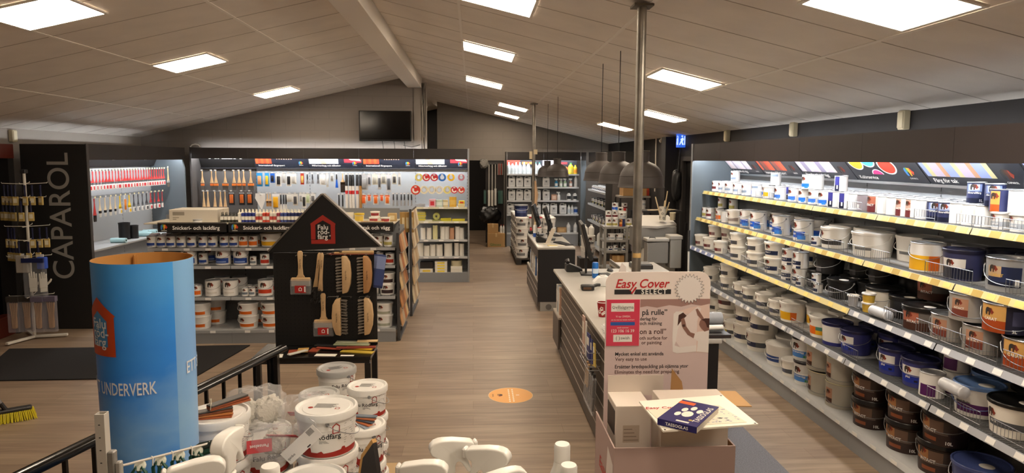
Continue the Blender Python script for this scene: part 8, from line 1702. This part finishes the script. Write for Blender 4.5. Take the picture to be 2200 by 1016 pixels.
# ---- work corner right of the counters
pg = mat('8d8a84', .5)
t = thing('plastic_shelf', 'grey plastic shelf unit crowded with tins behind near counter', 'shelving', (2.33, 11.0, 0)); PZ = (.35, .63, .81, 1.03)
for z in (.06,) + PZ: obj('shelf', MB().box(-.2, .2, -.2, .2, z - .035, z), pg, t, .004)
for x in (-.18, .18):
    for y in (-.18, .18):
        for za, zb in zip((.0, .06) + PZ[:-1], (.025, .315, .595, .775, .995)):
            if zb > za + .02: obj('post', MB().box(x - .02, x + .02, y - .02, y + .02, za, zb if za else .0249), pg, t)
SPs = Series('from left', 'tins on the grey plastic shelf', lambda p: (p.x, p.z))
def ps(px, k, kd, dz=0, y=10.88):
    r = CK[kd]['r1']; z = PZ[k]; o = place(kd, lambda: mk_can(CK[kd], 'tub' if CK[kd]['style'] == 'tub' else 'paint tin'), (xof(px, y, z + .05), y, z + .0005 + dz), '', 'x', RN.uniform(-.4, .4)); SPs.add(o, CNAME[kd], '%s of grey plastic shelf%s' % (['low shelf', 'third shelf', 'second shelf', 'top'][k], ', upper layer' if dz > .2 else (', middle layer' if dz else '')))
for px in (1307, 1321): ps(px, 3, 'olive'); ps(px, 3, 'red', .1285)
ps(1336, 3, 'sunset'); ps(1336, 3, 'gtub', .1285); ps(1321, 3, 'blue', .257); ps(1351, 3, 'olive')
for px in (1314, 1331): ps(px, 2, 'gtub')
ps(1348, 2, 'olive', 0, 10.93); ps(1311, 1, 'smallb'); ps(1322, 1, 'small'); ps(1340, 1, 'smallb'); SPs.done()
cbox(2.38, 10.95, .351, .2, .2, .2, 'small cardboard box inside the grey plastic shelf'); t = mk_jerry(.16, .3, 'c9c6bc'); t.location = (2.47, 11.1, 1.0305); t['label'] = 'pale canister with red cap on grey plastic shelf behind the steel post'; [c for c in t.children if c.name.startswith('cap')][0].data = [c for c in t.children if c.name.startswith('cap')][0].data.copy(); [c for c in t.children if c.name.startswith('cap')][0].data.materials[0] = RED
t = thing('metal_shelf', 'black metal shelf with tins and a cardboard box on top', 'shelving', (2.86, 11.9, 0)); MZ = (.5, .78, 1.1, 1.48); bm_ = mat('1d1c1c', .45, .3)
for z in MZ: obj('shelf', MB().box(-.28, .26, -.2, .2, z - .03, z), bm_ if z < 1.4 else mat('8d877e', .5), t)
for x in (-.28, .26):
    for y in (-.2, .2): obj('post', MB().box(x - .014, x + .014, y - .014, y + .014, 0, 1.445), bm_, t)
SPs = Series('from left', 'tins on the black metal shelf', lambda p: (p.x, p.z))
for x, z, kd, nn in ((2.68, 1.1, 'intside', 0), (2.68, 1.1, 'red', 1), (2.84, 1.1, 'halfblack', 0), (3.0, 1.1, 'gtub', 0), (3.0, 1.1, 'gtub', 1), (3.0, 1.1, 'gtub', 2), (2.66, .78, 'gtub', 0), (2.82, .78, 'olive', 0), (2.98, .78, 'gtub', 0), (2.66, .5, 'gtub', 0), (2.86, .5, 'taupe', 0)):
    o = place(kd, lambda: mk_can(CK[kd], 'paint tin'), (x, 11.8, z + .0005 + nn * (CK[kd]['h'] + .001)), '', 'x', RN.uniform(-.4, .4)); SPs.add(o, CNAME[kd], '%s shelf of black metal rack' % {1.1: 'upper', .78: 'middle', .5: 'lower'}[z])
SPs.done(); cbox(2.85, 11.9, 1.4805, .42, .3, .16, 'cardboard box with label on top of black metal shelf')
q = thing('red_cap_can', 'orange-red can on top of black metal shelf beside box', 'can', (3.1, 11.85, 1.4805)); obj('body', MB().lathe([(0, 0), (.035, 0), (.035, .1), (0, .1)], 16), mat('c2402a', .4), q); obj('cap', MB().lathe([(0, .1001), (.03, .1001), (.03, .14), (0, .14)], 14), mat('d8582e', .4), q)
SPs = Series('from left', 'big white buckets by the plastic shelf', lambda p: (p.x, p.z))
t = thing('stool_base', 'low dark crate under the two big white buckets', 'crate', (2.12, 12.3, 0)); obj('crate', MB().box(-.17, .17, -.17, .17, 0, .3), mat('2a2725', .6), t, .005); obj('rim', MB().box(-.172, .172, -.172, .172, .3001, .315), mat('33302d', .6), t)
for k in range(2): o = place('pal', None, (2.12, 12.3, .3155 + k * .2025), '', 'x', .3); SPs.add(o, 'big white bucket', ['lower', 'upper'][k] + ' one beside grey plastic shelf')
SPs.done()
SPs = Series('from left', 'white jugs on top of the bucket stack', lambda p: p.x)
for k in range(2): o = place('jug2', lambda: mk_bot(.2, .055, 'e2e0da', 'dedcd6', None, 'plastic_jug'), (2.06 + k * .12, 12.28, .3155 + 2 * .2025 + .003), '', 'x'); SPs.add(o, 'white jug', 'on the two big white buckets')
SPs.done()
# tinting machine
g1, g2, g3 = mat('a6a29a', .45), mat('7c7872', .45), mat('c9c4ba', .45)
t = thing('tinting_machine', 'grey paint tinting machine with dispenser head beside the long rack', 'machine', (2.48, 9.05, 0))
obj('cabinet', MB().box(-.2, .24, -.2, .3, 0, .93), g3, t, .008); obj('upper_body', MB().prism([(-.28, .931), (.26, .931), (.26, 1.22), (.1, 1.22), (-.28, 1.2)], -.15, .3), g2, t, .006)
obj('top_cover', MB().add([(-.3, -.1, 1.205), (-.02, -.22, 1.205), (.27, -.1, 1.225), (.27, .31, 1.31), (-.1, .31, 1.31), (-.3, -.1, 1.235), (-.02, -.22, 1.235), (.27, -.1, 1.255), (.27, .31, 1.34), (-.1, .31, 1.34)], [(4, 3, 2, 1, 0), (5, 6, 7, 8, 9), (0, 1, 6, 5), (1, 2, 7, 6), (2, 3, 8, 7), (3, 4, 9, 8), (4, 0, 5, 9)]), g1, t)
obj('dispenser_head', MB().prism([(-.2, .76), (.08, .76), (.08, 1.05), (-.2, 1.03)], -.4, -.21), g2, t, .008); obj('head_lid', MB().box(-.21, .09, -.41, -.2, 1.0501, 1.09), g1, t, .006); obj('side_module', MB().box(.1, .25, -.42, -.21, .7, 1.08), mat('918d86', .45), t, .006); obj('side_lid', MB().box(.09, .26, -.43, -.2, 1.0801, 1.13, 0), g1, t, .006); obj('lid_handle', MB().tube([(-.17, -.38, 1.0905), (-.17, -.38, 1.105), (-.1, -.4, 1.105), (-.1, -.4, 1.0905)], .006, 6), DARK, t)
obj('foot', MB().box(-.2, .25, -.4, -.21, 0, .5), g3, t, .006)
q = thing('glass_jar', 'clear glass jar with dark base under the tinting machine head', 'jar', (2.44, 8.72, .5005)); obj('glass', MB().lathe([(.065, .012), (.07, .02), (.07, .2), (.066, .2), (.066, .02), (.06, .014)], 22), mat('c9c6be', .1, alpha=.3), q); obj('base', MB().lathe([(0, 0), (.085, 0), (.085, .011), (0, .011)], 22), mat('2a2420', .4), q)
q = thing('stick_cup', 'patterned cup holding wooden stir sticks on the tinting machine', 'cup', (2.57, 9.0, 1.297)); obj('cup', MB().lathe([(0, .003), (.042, .003), (.05, .19), (.048, .19), (.04, .008), (0, .008)], 24), mat('cfc6b4', .5), q); b = MB(); rr_ = lambda z: .042 + .008 * z / .19
for a, z in ((-.9, .13), (.5, .16), (-.3, .08), (.9, .06), (.1, .02), (-1.3, .03)): b.wrap(([(.016 * math.cos(i * PI / 5), .016 * math.sin(i * PI / 5)) for i in range(10)] + [(.010 * math.cos(i * PI / 5), .010 * math.sin(i * PI / 5)) for i in range(10)], [(i, (i + 1) % 10, 10 + (i + 1) % 10, 10 + i) for i in range(10)]), rr_, a, z + .016, 0)
obj('ring_print', b, mat('26221e', .5), q)
for p0, p1 in (((-.02, 0, .02), (-.1, .02, .32)), ((.0, 0, .02), (.03, .01, .27)), ((.01, .01, .02), (.06, 0, .4)), ((.02, 0, .02), (.09, 0, .25))): obj('stir_stick', MB().tube([p0, p1], .008, 5), mat('c9b48c', .6), q)
q = thing('beige_tub', 'small beige cup at right end of tinting machine top', 'cup', (2.71, 9.0, 1.302)); obj('cup', MB().lathe([(0, 0), (.035, 0), (.04, .1), (.037, .1), (.033, .006), (0, .006)], 18), mat('c2b496', .6), q); obj('rim', MB().lathe([(.04, .098), (.043, .101), (.04, .104), (.037, .101)], 18), mat('d0c4a8', .6), q)
t = thing('work_trolley', 'dark trolley with papers on top behind the tinting machine', 'table', (2.86, 10.2, 0)); obj('top', MB().box(-.3, .3, -.2, .2, 1.32, 1.35), mat('1c1a19', .5), t)
for x in (-.28, .28):
    for y in (-.18, .18): obj('leg', MB().box(x - .015, x + .015, y - .015, y + .015, 0, 1.3199), mat('1c1a19', .5), t)
obj('shelf', MB().box(-.26, .26, -.16, .16, .6, .62), mat('1c1a19', .5), t)
q = thing('paper_pile', 'loose beige papers spread on the dark trolley', 'papers', (2.84, 10.1, 1.3505)); 
for k in range(4): obj('sheet', MB().box(-.14, .14, -.08, .08, k * .004, k * .004 + .003, 0, tr(-.05 + .05 * k, 0, 0) @ rot('Z', 12 * k - 15)), mat(['b8a488', 'c9b89a', 'a8967c', 'c2b49a'][k], .7), q)
q = thing('shoulder_bag', 'black bag hanging on dark wall above the trolley', 'bag', (3.33, 10.9 - .0, 1.45)); obj('bag', crumple(.14, .2, .5, 14, 6, .012), mat('0f0f10', .5), q); obj('strap', MB().tube([(0, -.06, .48), (.05, 0, .85), (0, .06, .48)], .01, 6), mat('17171a', .5), q)
t = thing('work_bench', 'grey work bench top behind the near counter at steel post', 'bench', (2.0, 8.05, 0)); obj('top', MB().box(-.27, .3, -.35, .35, .79, .82), mat('a9a49b', .45), t, .004); obj('side_panel', MB().box(-.25, -.22, -.33, .33, 0, .7899), mat('5a5550', .5), t); obj('side_panel', MB().box(.24, .27, -.33, .33, 0, .7899), mat('5a5550', .5), t); obj('rail', MB().box(-.27, -.255, -.35, .35, .8201, .86), mat('77726b', .5), t)
q = thing('label_scale', 'dark tray scale standing on the grey work bench', 'scale', (2.02, 7.95, .8205)); obj('base', MB().box(-.12, .12, -.12, .12, 0, .05), mat('26221f', .45), q, .006); obj('plate', MB().box(-.11, .11, -.1, .11, .0501, .06), STEEL, q)
t = thing('broom_handle', 'black and white pole leaning against end panel of long rack', 'pole', (2.66, 8.2, 0)); obj('pole', MB().tube([(0, -.12, .02), (.03, .02, .98)], .012, 10), mat('d0ccc4', .4), t); obj('grip', MB().tube([(.03, .02, .98), (.04, .06, 1.24)], .016, 10), mat('1a1919', .5), t)
t = thing('paper_towel', 'torn white paper hanging behind the front steel post', 'paper', (1.5, 6.3, .0)); t.location = (1.43, 6.35, CZ); obj('sheet', MB().add([(-.03, 0, 0), (.05, .01, 0), (.045, .02, .19), (.0, .01, .23), (-.03, 0, .15), (-.03, .004, 0), (.05, .014, 0), (.045, .024, .19), (.0, .014, .23), (-.03, .004, .15)], [(0, 1, 2, 3, 4), (9, 8, 7, 6, 5), (0, 5, 6, 1), (1, 6, 7, 2), (2, 7, 8, 3), (3, 8, 9, 4), (4, 9, 5, 0)]), mat('d0c4bc', .8), t); obj('base', MB().box(-.05, .07, -.03, .05, 0, .006), mat('8d8880', .5), t)
